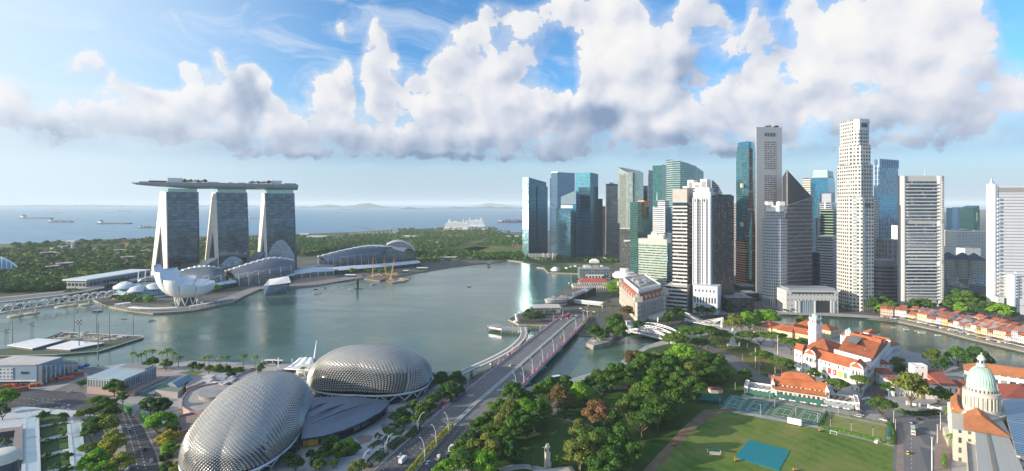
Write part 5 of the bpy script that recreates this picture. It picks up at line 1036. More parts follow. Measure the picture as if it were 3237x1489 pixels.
for k in range(9):
 x=1790+k*14;p=g(x,850-(k%3)*3,LZ);r=tg('event_tent','little white event tent on the promontory','tent',tuple(p),'event tents on the promontory');r['label']='one of the little event tents lined up behind the white dome tent';mb=MB();mb.box(p[0]-3,p[0]+3,p[1]-3,p[1]+3,LZ,LZ+3);mb.bd('wall',[WH,mat('blue_canvas',(.1,.2,.45),.7),mat('red_canvas',(.5,.08,.08),.7)][k%3]if k%2 else WH,r)
 mb=MB();mb.hip([(p[0]-3,p[1]-3),(p[0]+3,p[1]-3),(p[0]+3,p[1]+3),(p[0]-3,p[1]+3)],LZ+3,2,.3);mb.bd('roof',WH,r)
 # bridges, riverside and the civic district
def P2(px,py,z=LZ):v=g(px,py,z);return V3((v[0],v[1]))
VW=fcd('theatre_wall',(.74,.73,.71),(.10,.11,.12),fh=6.5,bw=4.2,wu=(.36,.64),wv=(.25,.68),gm=.15,var=.5,tilt=0,wvar=.04)
WT=mat('white_plaster',(.76,.75,.73),.6,var=.05)
def wing(r,P,z0,ze,zr,wall=VW,roof=TILE,gable=False,ridge=None,over=.8,nm='wall'):
 part(r,nm,P,z0,ze,wall,roof=ROOFG);mb=MB();mb.hip([(*p,)for p in P],ze+.02,zr-ze,over,gable=gable,ridge=ridge);return mb.bd('roof',roof,r)
 # domed... the granite riverside hotel
def fullerton():
 A,B,Cc=V3(at(1958,850)[:2]),V3(at(2015,703)[:2]),V3(at(2106,762)[:2]);P=[A,B,Cc,A+Cc-B]
 r=tg('riverside_hotel','grey granite colonnaded hotel with red mansard roofs and a white attic beside the river mouth','hotel',(B[0],B[1],LZ))
 G=fcd('granite_colonnade',(.50,.46,.40),(.07,.08,.08),fh=6.2,bw=4.2,wu=(.35,.65),wv=(.25,.72),gm=.2,var=.5,tilt=0)
 part(r,'wall',P,LZ,29,G,roof=ROOFG);part(r,'cornice',ins(P,-.012),26.5,28,STONE);part(r,'plinth',ins(P,-.01),LZ,8,STONE)
 q=ins(P,.02);t=ins(P,.19);mb=MB()
 for i in range(4):j=(i+1)%4;mb.face([(*q[i],29),(*q[j],29),(*t[j],37),(*t[i],37)])
 mb.bd('mansard_roof',TILED,r)
 for i in(0,1):
  for k in range(6):c=q[i].lerp(q[i+1],.14+.144*k).lerp(t[i].lerp(t[i+1],.14+.144*k),.3);part(r,'dormer',[c+V3(v)for v in((-1.5,-1.5),(1.5,-1.5),(1.5,1.5),(-1.5,1.5))],29,34,STONE)
 part(r,'white_attic',ins(P,.20),29,41,fcd('attic_wall',(.72,.71,.69),(.1,.1,.1),fh=5,bw=4,wu=(.3,.6),wv=(.3,.7),gm=.1,tilt=0),roof=ROOFG);rim(r,ins(P,.2),41,1.6,WT,1.5)
 part(r,'roof_terrace',ins(P,.55),41,42.2,GREY);plant(r,ins(P,.3),41,4,5,4)
 for i,(a,b)in enumerate(((0,1),(1,2))):
  nn=V3(((P[b]-P[a])[1],-(P[b]-P[a])[0])).normalized();n=13 if i else 20
  for k in range(n):
   u=.14+.72*k/(n-1);c=P[a].lerp(P[b],u)+nn*.9;mb=MB();mb.tube([(c[0],c[1],9),(c[0],c[1],26.5)],.75,6,cap=False);mb.bd('column',STONE,r)
 for c in P[:3]:
  m=sum(P,V3((0,0)))/4;c=c.lerp(m,.07);part(r,'corner_block',[c+V3(v)for v in((-5,-5),(5,-5),(5,5),(-5,5))],29,35,STONE);part(r,'corner_urn',[c+V3(v)for v in((-2,-2),(2,-2),(2,2),(-2,2))],35,39,STONE)
 mb=MB();c=P[1].lerp(P[2],.5);
 n2=V3(((Cc-B)[1],-(Cc-B)[0])).normalized();T=[B.lerp(Cc,.3)+n2*1.2,B.lerp(Cc,1.05)+n2*1.2,B.lerp(Cc,1.05)+n2*17,B.lerp(Cc,.3)+n2*17];part(r,'river_terrace',T,LZ,8,fcd('terrace_wall',(.66,.65,.62),(.2,.25,.22),fh=6,bw=5,wu=(.15,.85),wv=(.3,.8),gm=.2),roof=PALE)
 part(r,'terrace_awning',[T[3].lerp(T[2],.4),T[2],T[2].lerp(T[1],.25),T[3].lerp(T[2],.4).lerp(T[1],.2)],8.2,9,WH)
fullerton()
# waterfront pavilions
r,P=low('glass_pavilion','flat white roofed glass pavilion at the water beside the road bridge',1690,1772,996,9,fcd('pavilion_glass',(.2,.22,.23),(.08,.11,.12),fh=4.5,bw=3,wu=(.05,.95),wv=(.1,.9),gm=.4),24,'pavilion',4);mb=MB();mb.prism(ins(P,-.06),LZ+9.3,LZ+10.4,bottom=True);mb.bd('roof',PALE,r)
c=g(1768,970,LZ);r=tg('oval_building','oval two storey building with a ring roof beside the flat white roofed pavilion','restaurant building',(c[0],c[1],LZ));el=lambda k,n=28:[V3((c[0]+(22*k*cos(t))*.94+11*k*sin(t)*.34,c[1]+10+13*k*sin(t)+22*k*cos(t)*.3))for t in[2*pi*i/n for i in range(n)]]
part(r,'wall',el(1),LZ,12,fcd('oval_wall',(.42,.41,.40),(.09,.11,.12),fh=5,bw=3,wu=(.1,.9),wv=(.3,.8),gm=.4));part(r,'roof_ring',el(1.06),12.2,13.4,PALE);part(r,'roof_well',el(.72),13.4,14.0,GREY)
for i in range(5):t=el(.5,5)[i];part(r,'roof_plant',[t+V3(v)for v in((-2,-2),(2,-2),(2,2),(-2,2))],14,16.5,STEEL)
def wave_roof():
 rows=[];
 for k in range(9):
  t=k/8;a=g(1798+t*66,948-t*30,12+2*sin(t*9));b=g(1812+t*72,934-t*26,16+1.5*sin(t*9+.6));cc=g(1806+t*60,926-t*20,12);rows.append([a,b,cc])
 r=tg('wave_roofed_pavilion','long low pavilion under a rippling grey roof beside the oval ring roofed building','pavilion',(rows[4][0][0],rows[4][0][1],LZ));mb=MB()
 for k in range(8):mb.strip(rows[k+1],rows[k])
 mb.bd('roof',mat('zinc_roof',(.36,.36,.38),.5,.25),r,smooth=True,weld=True);mb=MB()
 for k in range(8):mb.wall(rows[k][0],rows[k+1][0],LZ,rows[k][0][2]-.3,k*6.,0,LZ,rows[k+1][0][2]-.3)
 for j in(0,1):mb.wall(rows[0][j+1],rows[0][j],LZ,rows[0][j+1][2],0,0,LZ,rows[0][j][2]);mb.wall(rows[8][j],rows[8][j+1],LZ,rows[8][j][2],0,0,LZ,rows[8][j+1][2])
 mb.bd('glass_wall',GD,r)
wave_roof()
A,B=P2(1810,964),P2(1905,974);n=V3((-(B-A)[1],(B-A)[0])).normalized()*6;r=tg('link_bridge','white roofed footbridge over the road in front of the granite hotel','footbridge',(A[0],A[1],LZ));part(r,'roof',[A,B,B+n,A+n],9.5,10.5,WH);part(r,'deck',[A,B,B+n,A+n],5.4,6.2,PALE);part(r,'side_glazing',ins([A,B,B+n,A+n],.02),6.2,9.5,mat('pale_glazing',(.42,.48,.5),.2))
for u in(.02,.5,.97):q=A.lerp(B,u)+n*.5;mb=MB();mb.tube([(q[0],q[1],LZ),(q[0],q[1],6)],.8,6);mb.bd('pillar',PALE,r)
def merlion():
 c=g(1632,1019,LZ);r=tg('white_statue','white fish tailed fountain statue on the jetty looking out over the bay','statue',(c[0],c[1],LZ));mb=MB();mb.lathe(c,[(4.2,LZ),(4.6,3.4),(3.4,4),(3.2,5)],16);mb.bd('plinth',PALE,r);mb=MB()
 mb.tube([(c[0]+1.4,c[1],4.6),(c[0]+.9,c[1],6.5),(c[0]+.2,c[1],9),(c[0]-.1,c[1],10.8),(c[0]-.6,c[1],12.2),(c[0]-1.8,c[1],12.3)],[2.3,2.0,1.7,1.75,1.6,.8],10);mb.bd('body',WH,r,smooth=True)
merlion()
def deck(name,label,L_,R_,z,th,m,cat,extra=None):
 """slab between two rows of frame points"""
 A=[g(x,y,z if not hasattr(z,'__len__')else z[i])for i,(x,y)in enumerate(L_)];B=[g(x,y,z if not hasattr(z,'__len__')else z[i])for i,(x,y)in enumerate(R_)]
 r=tg(name,label,cat,(A[0][0],A[0][1],0));mb=MB();dn=V3((0,0,-th));mb.strip(B,A);mb.strip([a+dn for a in A],[b+dn for b in B]);mb.strip([b+dn for b in B],B);mb.strip(A,[a+dn for a in A])
 mb.face([A[0],A[0]+dn,B[0]+dn,B[0]]);mb.face([B[-1],B[-1]+dn,A[-1]+dn,A[-1]]);mb.bd('deck',m,r);return r,A,B
r,A,B=deck('jetty','timber viewing jetty on piles reaching out from the white statue',[(1541,1027),(1570,1024),(1600,1032),(1668,1034)],[(1546,1036),(1585,1043),(1620,1043),(1668,1044)],4.2,.8,PAVE,'jetty')
for i in range(4):
 for q in(A[i],B[i]):mb=MB();mb.tube([(q[0],q[1]+.6,-1),(q[0],q[1]+.6,3.8)],.5,6);mb.bd('pile',QUAY,r)
mb=MB()
for i in range(3):mb.face([B[i]+V3((0,-.1,0)),B[i+1]+V3((0,-.1,0)),B[i+1]+V3((0,-.1,1.2)),B[i]+V3((0,-.1,1.2))])
mb.bd('railing',STEEL,r)
# the road bridge
FLOW=mat('pink_bougainvillea',(.42,.06,.18),.9,var=.5,scale=.6,bump=.4,bscale=1.5)
ROADL=[(1150,1510),(1252,1420),(1330,1352),(1418,1278),(1482,1227),(1550,1174),(1620,1120),(1690,1065),(1758,1012),(1800,992)]
ROADR=[(1420,1510),(1470,1420),(1525,1345),(1580,1282),(1634,1232),(1680,1187),(1730,1135),(1785,1080),(1842,1022),(1862,1000)]
ROADZ=[2.5,2.5,2.8,3.8,5.2,6.2,6.8,6.8,5.6,3.2]
def bridge():
 L_=[g(x,y,z)for(x,y),z in zip(ROADL,ROADZ)];R_=[g(x,y,z)for(x,y),z in zip(ROADR,ROADZ)]
 def res(L,n):
  out=[];
  for i in range(n+1):
   t=i/n*(len(L)-1);a=min(int(t),len(L)-2);out.append(L[a].lerp(L[a+1],t-a))
  return out
 L_,R_=res(L_,36),res(R_,36)
 X=lambda i,u,dz=0.:L_[i].lerp(R_[i],u)+V3((0,0,dz));n=37
 rd=MB();rd.strip([X(i,1)for i in range(9)],[X(i,0)for i in range(9)]);rd.strip([X(i,0)for i in range(9)],[X(i,0,-3)for i in range(9)]);rd.strip([X(i,1,-3)for i in range(9)],[X(i,1)for i in range(9)]);setting(rd.bd('road',ASPH))
 r=tg('road_bridge','wide multi lane road bridge edged with pink flowers crossing the bay mouth','road bridge',tuple(X(18,.5,-6)))
 ids=list(range(8,37));mb=MB()
 mb.strip([X(i,1)for i in ids],[X(i,0)for i in ids]);mb.bd('roadway',ASPHP,r)
 mb=MB()
 for u,s in((0,-1),(1,1)):
  a=[X(i,u+s*.035,-2.2)for i in ids];b=[X(i,u+s*.035,.9)for i in ids];c=[X(i,u,.9)for i in ids];e=[X(i,u,-.1)for i in ids];mb.strip(a,b)if s>0 else mb.strip(b,a);mb.strip(b,c)if s>0 else mb.strip(c,b);mb.strip(c,e)if s>0 else mb.strip(e,c)
 mb.strip([X(i,-.035,-2.2)for i in ids],[X(i,1.035,-2.2)for i in ids]);mb.bd('edge_beam',PALE,r)
 for u in(-.02,1.02):
  fl=MB()
  for i in ids[:-1]:
   for k in range(10):
    p=X(i,u).lerp(X(i+1,u),k/10)+V3((rng.uniform(-.4,.4),rng.uniform(-.4,.4),1.));s=rng.uniform(.6,1.1);a=rng.uniform(0,3)
    fl.face([p+V3((-s*cos(a),-s*sin(a),-.3)),p+V3((s*cos(a),s*sin(a),-.3)),p+V3((s*.6*cos(a),s*.6*sin(a),.8)),p+V3((-s*.6*cos(a),-s*.6*sin(a),.8))])
  fl.bd('flower_foliage',FLOW,r)
 mb=MB()
 for u0,u1 in((.468,.492),(.516,.54)):
  mb.strip([X(i,u1,.75)for i in ids],[X(i,u0,.75)for i in ids]);mb.strip([X(i,u0,.75)for i in ids],[X(i,u0,0)for i in ids]);mb.strip([X(i,u1,0)for i in ids],[X(i,u1,.75)for i in ids])
 mb.bd('median_barrier',PALE,r)
 for i in(11,15,19,23,27,31):
  p=MB()
  for u in(.1,.5,.9):q=X(i,u);p.box(q[0]-3.4,q[0]+3.4,q[1]-1.3,q[1]+1.3,-1,q[2]-2.2)
  p.box(X(i,0)[0]-3,X(i,1)[0]+3,X(i,.5)[1]-1.6,X(i,.5)[1]+1.6,-1,.8);p.bd('pier',PALE,r)
 PAINT=mat('road_paint',(.62,.62,.60),.7,var=.15);dash=MB();line=MB()
 for u in(.115,.23,.345,.655,.77,.885):
  for i in range(36):
   for k in(0,.5):
    a,b=k,k+.2;p0,p1=X(i,u).lerp(X(i+1,u),a),X(i,u).lerp(X(i+1,u),b);e=V3((.20,.06,0));up=V3((0,0,.03));dash.face([p0-e+up,p0+e+up,p1+e+up,p1-e+up])
 for u in(.02,.455,.55,.98):line.strip([X(i,u+.004,.03)for i in range(37)],[X(i,u-.004,.03)for i in range(37)])
 setting(dash.bd('road_marking',mat('worn_paint',(.34,.34,.33),.8,var=.3)));setting(line.bd('road_line',PAINT))
 k=MB();ii=range(9)
 for a,b in(((.455,.20),(.545,.20)),):k.strip([X(i,b[0],b[1])for i in ii],[X(i,a[0],a[1])for i in ii]);k.strip([X(i,a[0],a[1])for i in ii],[X(i,a[0],0)for i in ii]);k.strip([X(i,b[0],0)for i in ii],[X(i,b[0],b[1])for i in ii])
 setting(k.bd('kerb',PALE))
 return X
BX=bridge()
def jubilee():
 C_=[(1440,1192),(1480,1170),(1520,1152),(1563,1132),(1600,1112),(1628,1092),(1648,1072),(1656,1052),(1652,1036)]
 P=[g(x,y,5.)for x,y in C_];r=tg('footbridge','curving grey footbridge with striped parapet beside the road bridge','footbridge',(P[4][0],P[4][1],0));L_,R_=[],[]
 Q=[]
 for i in range(33):
  t=i/4;a=min(int(t),7);u=t-a;p0,p1,p2,p3=P[max(a-1,0)],P[a],P[a+1],P[min(a+2,8)];Q.append(.5*((2*p1)+(p2-p0)*u+(2*p0-5*p1+4*p2-p3)*u*u+(3*p1-p0-3*p2+p3)*u**3))
 for i,p in enumerate(Q):d=(Q[min(i+1,32)]-Q[max(i-1,0)]).normalized();n=V3((-d[1],d[0],0));L_.append(p+n*3.1);R_.append(p-n*3.1)
 dn=V3((0,0,-1));mb=MB();mb.strip(R_,L_);mb.strip([q+dn for q in R_],R_);mb.strip(L_,[q+dn for q in L_]);mb.strip([q+dn for q in L_],[q+dn for q in R_]);mb.bd('deck',PAVE,r)
 for S_ in(L_,R_):
  mb=MB()
  for i in range(32):
   for k in range(4):
    q=S_[i].lerp(S_[i+1],k/4);mb.box(q[0]-.35,q[0]+.35,q[1]-.35,q[1]+.35,5,6.2)
  mb.bd('baluster_pattern',WH,r)
 for i in(5,11,17,23,29):q=Q[i];mb=MB();mb.tube([(q[0],q[1],-1),(q[0],q[1],4.1)],1.5,8);mb.bd('pier',PALE,r)
jubilee()
def anderson():
 r,A,B=deck('steel_arch_bridge','white steel bowstring bridge with three lattice arches at the river mouth',[(1986,1030),(2030,1036),(2075,1044),(2120,1053),(2158,1060)],[(1986,1046),(2022,1055),(2060,1064),(2095,1072),(2128,1079)],4.6,1.4,ASPHP,'road bridge');WB=mat('bridge_white',(.72,.73,.72),.5)
 for v in(0,.5,1):
  P=[a.lerp(b,v)for a,b in zip(A,B)];n=16;q=lambda t:P[min(int(t*4),3)].lerp(P[min(int(t*4),3)+1],t*4-min(int(t*4),3));h=lambda t:7.2*(1-(2*t-1)**2)+.8;mb=MB();top=[q(i/n)+V3((0,0,h(i/n)))for i in range(n+1)];bot=[q(i/n)+V3((0,0,.2))for i in range(n+1)];mid=[b.lerp(t_,.72)for b,t_ in zip(bot,top)]
  mb.tube(top,.5,5);mb.tube(mid,.35,4);mb.tube(bot,.5,4)
  for i in range(n):mb.tube([mid[i],top[i+1]],.2,4);mb.tube([top[i],mid[i+1]],.2,4);mb.tube([bot[i],mid[i]],.2,4);mb.tube([bot[i],mid[i+1]],.16,3)
  mb.bd('lattice_truss',WB,r)
 for p in(A[0],B[0],A[-1],B[-1]):mb=MB();mb.box(p[0]-2.4,p[0]+2.4,p[1]-2.4,p[1]+2.4,LZ,9.5);mb.box(p[0]-3,p[0]+3,p[1]-3,p[1]+3,9.5,10.5);mb.bd('gate_pier',WT,r)
anderson()
def cavenagh():
 r,A,B=deck('chain_footbridge','white suspension footbridge with chain stays below the tall white stone tower',[(2168,1008),(2200,1014),(2240,1022),(2284,1026)],[(2166,1012),(2198,1019),(2238,1027),(2282,1031)],4.,.8,PALE,'footbridge')
 for S_ in(A,B):
  for e in(0,3):
   q=S_[e];mb=MB();mb.box(q[0]-1,q[0]+1,q[1]-1,q[1]+1,LZ,13);mb.bd('pylon',WT,r);s=1 if e==0 else-1
   for t in(.25,.4,.55):
    a=S_[0].lerp(S_[3],t if e==0 else 1-t);mb=MB();mb.tube([(q[0],q[1],12.6),(a[0],a[1],4.4)],.28,4);mb.bd('stay',WT,r)
cavenagh()
P=[g(x,y,0)for x,y in[(1853,1098),(1876,1106),(1928,1092),(1946,1074),(1910,1066),(1866,1082)]];r=tg('stone_bastion','boat shaped stone bastion with white seats jutting into the river','bastion',tuple(P[0]));part(r,'wall',[V3(p[:2])for p in P],-1,4.6,QUAY,roof=PAVE)
for i in range(4):p=P[1].lerp(P[3],.15+i*.25)+V3((-3,5,0));mb=MB();mb.tube([(p[0],p[1],4.6),(p[0],p[1],6.6)],.3,5);mb.box(p[0]-2.5,p[0]+2.5,p[1]-1.4,p[1]+1.4,6.6,7.);mb.bd('white_shade',WT,r)
c=g(2316,1092,LZ);r=tg('obelisk','slim white stone obelisk on a stepped base among the riverside trees','obelisk',tuple(c));mb=MB();mb.obox(c,.3,9,9,LZ,3.2);mb.obox(c,.3,6,6,3.2,5);mb.obox(c,.3,4,4,5,9);mb.bd('base',WT,r);mb=MB();q=[(c[0]+x,c[1]+y)for x,y in((-1.3,-1.3),(1.3,-1.3),(1.3,1.3),(-1.3,1.3))]
tp=[(c[0]+x*.6,c[1]+y*.6,20)for x,y in((-1.3,-1.3),(1.3,-1.3),(1.3,1.3),(-1.3,1.3))]
for i in range(4):j=(i+1)%4;mb.face([(*q[i],9),(*q[j],9),tp[j],tp[i]]);mb.face([tp[i],tp[j],(c[0],c[1],22)])
mb.bd('shaft',WT,r)
for x,y,dx in((2310,1097,-6),(2322,1096,6)):
 mb=MB();mb.tube([(c[0]+dx,c[1]-3,LZ),(c[0]+dx,c[1]-3,6)],.9,6);mb.bd('corner_lamp',WT,r)
 # theatre with the clock tower
def theatre():
 A,B,Cc=P2(2510,1168),P2(2738,1243),P2(2816,1138);P=[A,B,Cc,A+Cc-B];S_=lambda*q:sub(P,*q)
 r=tg('theatre','white classical theatre with red tiled roofs and red and yellow banners on its front','theatre',(A[0],A[1],LZ))
 wing(r,S_(.12,.88,.02,.17),LZ,18,24,gable=True);e=21
 nn=-(P[3]-P[0]).normalized()
 for u0,u1 in((.0,.12),(.17,.33),(.80,.97)):
  q=S_(u0,u1,-.01 if u0 else.01,.12);part(r,'end_pavilion',q,LZ,21,VW,roof=ROOFG)
  if u0:
   mb=MB();m=q[0].lerp(q[1],.5);w=(q[1]-q[0]).length/2;ax=(q[1]-q[0]).normalized();K=8
   arc=[(m+ax*(w*cos(pi*i/K)),21+4.2*sin(pi*i/K))for i in range(K+1)]
   mb.face([(*p,z)for p,z in arc][::-1]);bk=-nn*1.6;mb.face([(*(p+bk),z)for p,z in arc])
   for(p,z),(p2,z2)in zip(arc,arc[1:]):mb.face([(*p,z),(*p2,z2),(*(p2+bk),z2),(*(p+bk),z)][::-1])
   mb.bd('curved_pediment',WT,r)
   for k in range(3):f=q[0].lerp(q[1],.3+.2*k)+nn*.1;mb=MB();mb.prism([f-ax*.5,f+ax*.5,f+ax*.5-nn,f-ax*.5-nn],14,18.5,bottom=True);mb.bd('window',GD,r)
  mb=MB();mb.hip([q[1],q[2],q[3],q[0]]if u0 else q,21,4.5,.2,gable=True);mb.bd('roof',TILE,r)
 for k,(m,t)in enumerate(((mat('grey_banner',(.22,.28,.22),.6),'grey'),(mat('red_banner',(.55,.05,.06),.6),'red'),(mat('scarlet_banner',(.60,.03,.03),.6),'red'),(mat('yellow_banner',(.68,.40,.02),.6),'yellow'),(mat('green_banner',(.14,.20,.14),.6),'green'))):
  u=.42+.072*k;f=P[0].lerp(P[1],u);ax=(P[1]-P[0]).normalized();f=P[0].lerp(P[1],u)+(P[3]-P[0])*.02+nn*.4;q=[f,f+ax*3.3,f+ax*3.3-nn*.3,f-nn*.3];part(r,'window_surround',[q[0]-ax*.5-nn*.1,q[1]+ax*.5-nn*.1,q[2]+ax*.5,q[3]-ax*.5],7.2,13.8,WT);o=part(r,'banner',q,8,13,m);o['label']=t+' banner hanging between two front windows'
  if k==2:sign(r,'S',(*(f+ax*1.65),10.6),ax,3.6,WT,out=.3)
 for k in range(6):f=P[0].lerp(P[1],.36+.075*k)+(P[3]-P[0])*.02+nn*.3;ax=(P[1]-P[0]).normalized();K=6;mb=MB();pts=[(f-ax*1.4,LZ)]+[(f-ax*(1.4*cos(pi*i/K)),4.6+1.4*sin(pi*i/K))for i in range(K+1)]+[(f+ax*1.4,LZ)];mb.face([(*p,z)for p,z in pts]);mb.bd('arched_doorway',GD,r)
 wing(r,S_(.03,.45,.20,.62),LZ,17,25);wing(r,S_(.50,.97,.22,.98),LZ,19,27.5,gable=True,ridge=None)
 part(r,'parapet_gable',S_(.49,.985,.205,.225),LZ,24,WT);part(r,'side_wall',S_(.97,1.0,.14,1.0),LZ,20,VW);rim(r,S_(.93,1.,.14,1.),20,1.4,WT)
 part(r,'corner_turret',S_(.9,1.,.13,.2),LZ,19,VW,roof=GREY)
 wing(r,S_(.52,.95,.62,.78),LZ,19.5,29,gable=True);part(r,'link_roof',S_(.12,.9,.17,.21),LZ,17.5,GREY);mb=MB()
 for k in range(22):a=S_(.16+.031*k,.175+.031*k,.17,.205);mb.prism(a,17.5,18.8,bottom=True)
 mb.bd('skylight_slat',mat('skylight_glass',(.16,.19,.21),.15,.2),r);mb=MB();q=S_(.55,.9,.3,.45)
 sol=S_(.56,.72,.40,.66);mb=MB();mb.prism(sol,27.6,28.0,bottom=True);mb.bd('solar_panel',mat('solar_blue',(.03,.04,.06),.2),r)
 c=V3(at(2577,548)[:2]);t=tg('clock_tower','white clock tower with a pale green copper dome rising behind the theatre front','clock tower',(c[0],c[1],LZ));ax=math.atan2((B-A)[1],(B-A)[0])
 def st(nm,s,z0,z1,m=WT):mb=MB();mb.obox(c,ax,s,s,z0,z1);return mb.bd(nm,m,t)
 st('shaft',10,LZ,14);st('shaft',8.6,14,27);st('cornice',9.8,27,27.8);cs=st('clock_stage',8.4,27.8,35);st('cornice',9.6,35,35.8);st('belfry',7.2,35.8,41);st('cornice',8.4,41,41.7)
 for k in range(4):
  a=ax+k*pi/2;f=V3((cos(a),sin(a)));s=V3((-f[1],f[0]));p=c+f*4.22;mb=MB();mb.face([(*(p+s*1.9*cos(q)),31.4+1.9*sin(q))for q in[2*pi*i/20 for i in range(20)]]);ck=mb.bd('clock_face',mat('clock_white',(.75,.75,.72),.5),t)
  mb=MB();R_=[(*(p+f*.15+s*1.9*cos(q)),31.4+1.9*sin(q))for q in[2*pi*i/20 for i in range(21)]];mb.tube(R_,.22,4);mb.tube([(*(p+f*.1),31.4),(*(p+f*.1+s*.8),32.1)],.14,4);mb.tube([(*(p+f*.1),31.4),(*(p+f*.1-s*.2),32.9)],.12,4);mb.bd('clock_rim_and_hands',DARK,ck)
  for o in(-1.8,0,1.8):q=c+f*3.62+s*o;mb=MB();mb.prism([q-s*.5,q+s*.5,q+s*.5-f*.4,q-s*.5-f*.4],36.4,40,bottom=True);mb.bd('belfry_opening',GD,t)
  q=c+f*4.32;mb=MB();mb.prism([q-s*.35,q+s*.35,q+s*.35-f*.3,q-s*.35-f*.3],17,21,bottom=True);mb.bd('slit_window',GD,t)
  for z,w in((35.8,1.3),(41.7,.9)):q=c+(f+s)*(4.0 if z<40 else 3.4);mb=MB();mb.lathe(q,[(w*.6,z),(w*.45,z+1.2),(0,z+2.6)],8);mb.bd('corner_finial',WT,t)
 CU=mat('copper_green',(.30,.50,.42),.6,var=.15,scale=.4);mb=MB();mb.lathe(c,[(3.4,41.7),(3.3,43)]+[(3.3*cos(a),43+3.4*sin(a))for a in[pi/2*i/7 for i in range(1,7)]]+[(.3,46.6),(.3,48),(0,48.4)],20);mb.bd('dome',CU,t,smooth=True,weld=True)
theatre()
def museum_house():
 A,B=P2(2385,1050),P2(2566,1088);ax=(B-A).normalized();n=V3((-ax[1],ax[0]));r=tg('colonial_museum','cream colonnaded museum with red hipped roofs between the theatre and the river','museum building',(A[0],A[1],LZ));W=fcd('cream_wall',(.62,.52,.33),(.14,.12,.09),fh=5,bw=3.6,wu=(.35,.62),wv=(.25,.68),gm=.1,tilt=0,var=.4)
 q=lambda u0,u1,v0,v1:[A+ax*u0+n*v0,A+ax*u1+n*v0,A+ax*u1+n*v1,A+ax*u0+n*v1];L=(B-A).length
 wing(r,q(0,22,-2,26),LZ,11,16.5,W);wing(r,q(20,L,0,18),LZ,11,16,W);wing(r,q(30,48,-4,40),LZ,11.5,18,W);wing(r,q(26,52,38,60),LZ,11,17,W);wing(r,q(48,L,42,62),LZ,11,16,W)
 for k in range(3):wing(r,q(30+6*k,35+6*k,56,66),11,13,15.5,WT)
museum_house()
def court_house():
 """rear blocks seen over the theatre roof"""
 A,B=P2(2640,1092,6),P2(2806,1128,6);ax=(B-A).normalized();n=V3((-ax[1],ax[0]));q=lambda u0,u1,v0,v1:[A+ax*u0+n*v0,A+ax*u1+n*v0,A+ax*u1+n*v1,A+ax*u0+n*v1];L=(B-A).length
 r=tg('court_annex','long red roofed annex with small dormers and a square lantern behind the theatre','annex',(A[0],A[1],LZ));wing(r,q(0,L,10,22),LZ,16,21);wing(r,q(L-20,L,-14,24),LZ,15,22);part(r,'flat_roof',q(12,L-22,-4,9),LZ,16,GREY);plant(r,q(12,L-22,-4,9),16,5,4,2.4)
 m=q(8,14,4,10);part(r,'lantern',m,16,23,VW);mb=MB();mb.hip(m,23,3.4,.3,ridge=.5);mb.bd('lantern_roof',mat('lead_green',(.3,.38,.34),.5),r);m=q(L-34,L-22,22,34);wing(r,m,LZ,21,25)
 for k in range(2):m=q(22+11*k,24.5+11*k,9.6,12);part(r,'dormer',m,17,19.4,WT);mb=MB();mb.hip([m[1],m[2],m[3],m[0]],19.4,1.2,.2,gable=True);mb.bd('dormer_roof',TILE,r)
court_house()
# club house on the padang
def club():
 A,B=P2(2356,1244),P2(2709,1297);ax=(B-A).normalized();n=V3((-ax[1],ax[0]));L=(B-A).length;q=lambda u0,u1,v0,v1:[A+ax*u0*L+n*v0,A+ax*u1*L+n*v0,A+ax*u1*L+n*v1,A+ax*u0*L+n*v1]
 r=tg('club_house','white sports club pavilion with stepped orange roofs and green awnings along the lawn','club house',(A[0],A[1],LZ));W=fcd('club_wall',(.66,.64,.60),(.10,.09,.08),fh=4.2,bw=3.2,wu=(.2,.8),wv=(.2,.75),gm=.1,tilt=0);GA=mat('green_awning',(.04,.14,.11),.7,var=.12)
 part(r,'terrace_block',q(0,.30,0,17),LZ,6.5,W,roof=PALE);part(r,'terrace_block',q(.72,1,0,15),LZ,6.2,W,roof=PALE);part(r,'terrace_block',q(.28,.75,2,17),LZ,8,W,roof=PALE)
 for u0,u1 in((0,.30),(.72,1)):rim(r,q(u0,u1,0,16),6.5,1.1,WT,.5)
 OT=mat('bright_terracotta',(.46,.14,.05),.8,var=.28,scale=.15,bump=.1,bscale=1.5)
 for u0,u1,v,ze,zr in((.26,.47,1.0,9,11.6),(.45,.74,.4,9,11.6)):
  mb=MB();a=q(u0,u1,v,v+8);mb.face([(*a[0],ze),(*a[1],ze),(*a[2],zr),(*a[3],zr)]);mb.bd('verandah_roof',OT,r)
 part(r,'upper_hall',q(.27,.73,6,19),8,12,W);mb=MB();mb.hip(q(.25,.75,5,20),12,4.2,.8,gable=True);mb.bd('roof',OT,r);part(r,'clerestory',q(.35,.64,12,22),12,16.2,WT);mb=MB();mb.hip(q(.34,.65,11,23),16.2,4,.6);mb.bd('upper_roof',OT,r)
 for u in(.245,.735):
  g0=q(u,u+.035,3,20);part(r,'gable_pavilion',g0,LZ,12.5,W);mb=MB();mb.hip([g0[1],g0[2],g0[3],g0[0]],12.5,2.6,.5,gable=True);mb.bd('pediment_roof',WT,r)
 for u0,u1 in((.03,.27),(.30,.45),(.46,.71),(.74,.97)):
  mb=MB();a=q(u0,u1,-3.2,.2);mb.face([(*a[0],4.0),(*a[1],4.0),(*a[2],6.0),(*a[3],6.0)]);mb.face([(*a[0],2.9),(*a[1],2.9),(*a[1],4.0),(*a[0],4.0)]);mb.bd('awning',GA if u0!=.74 else mat('grey_awning',(.3,.33,.34),.6),r)
 for k in range(15):p=A+ax*(L*(k+.5)/15)-n*3;mb=MB();mb.tube([(p[0],p[1],LZ),(p[0],p[1],4)],.14,5);mb.bd('post',WT,r)
 for u in(-.01,.985):g0=q(u,u+.035,-2,16);part(r,'end_bay',g0,LZ,8,W);rim(r,g0,8,.8,WT,.4)
club()
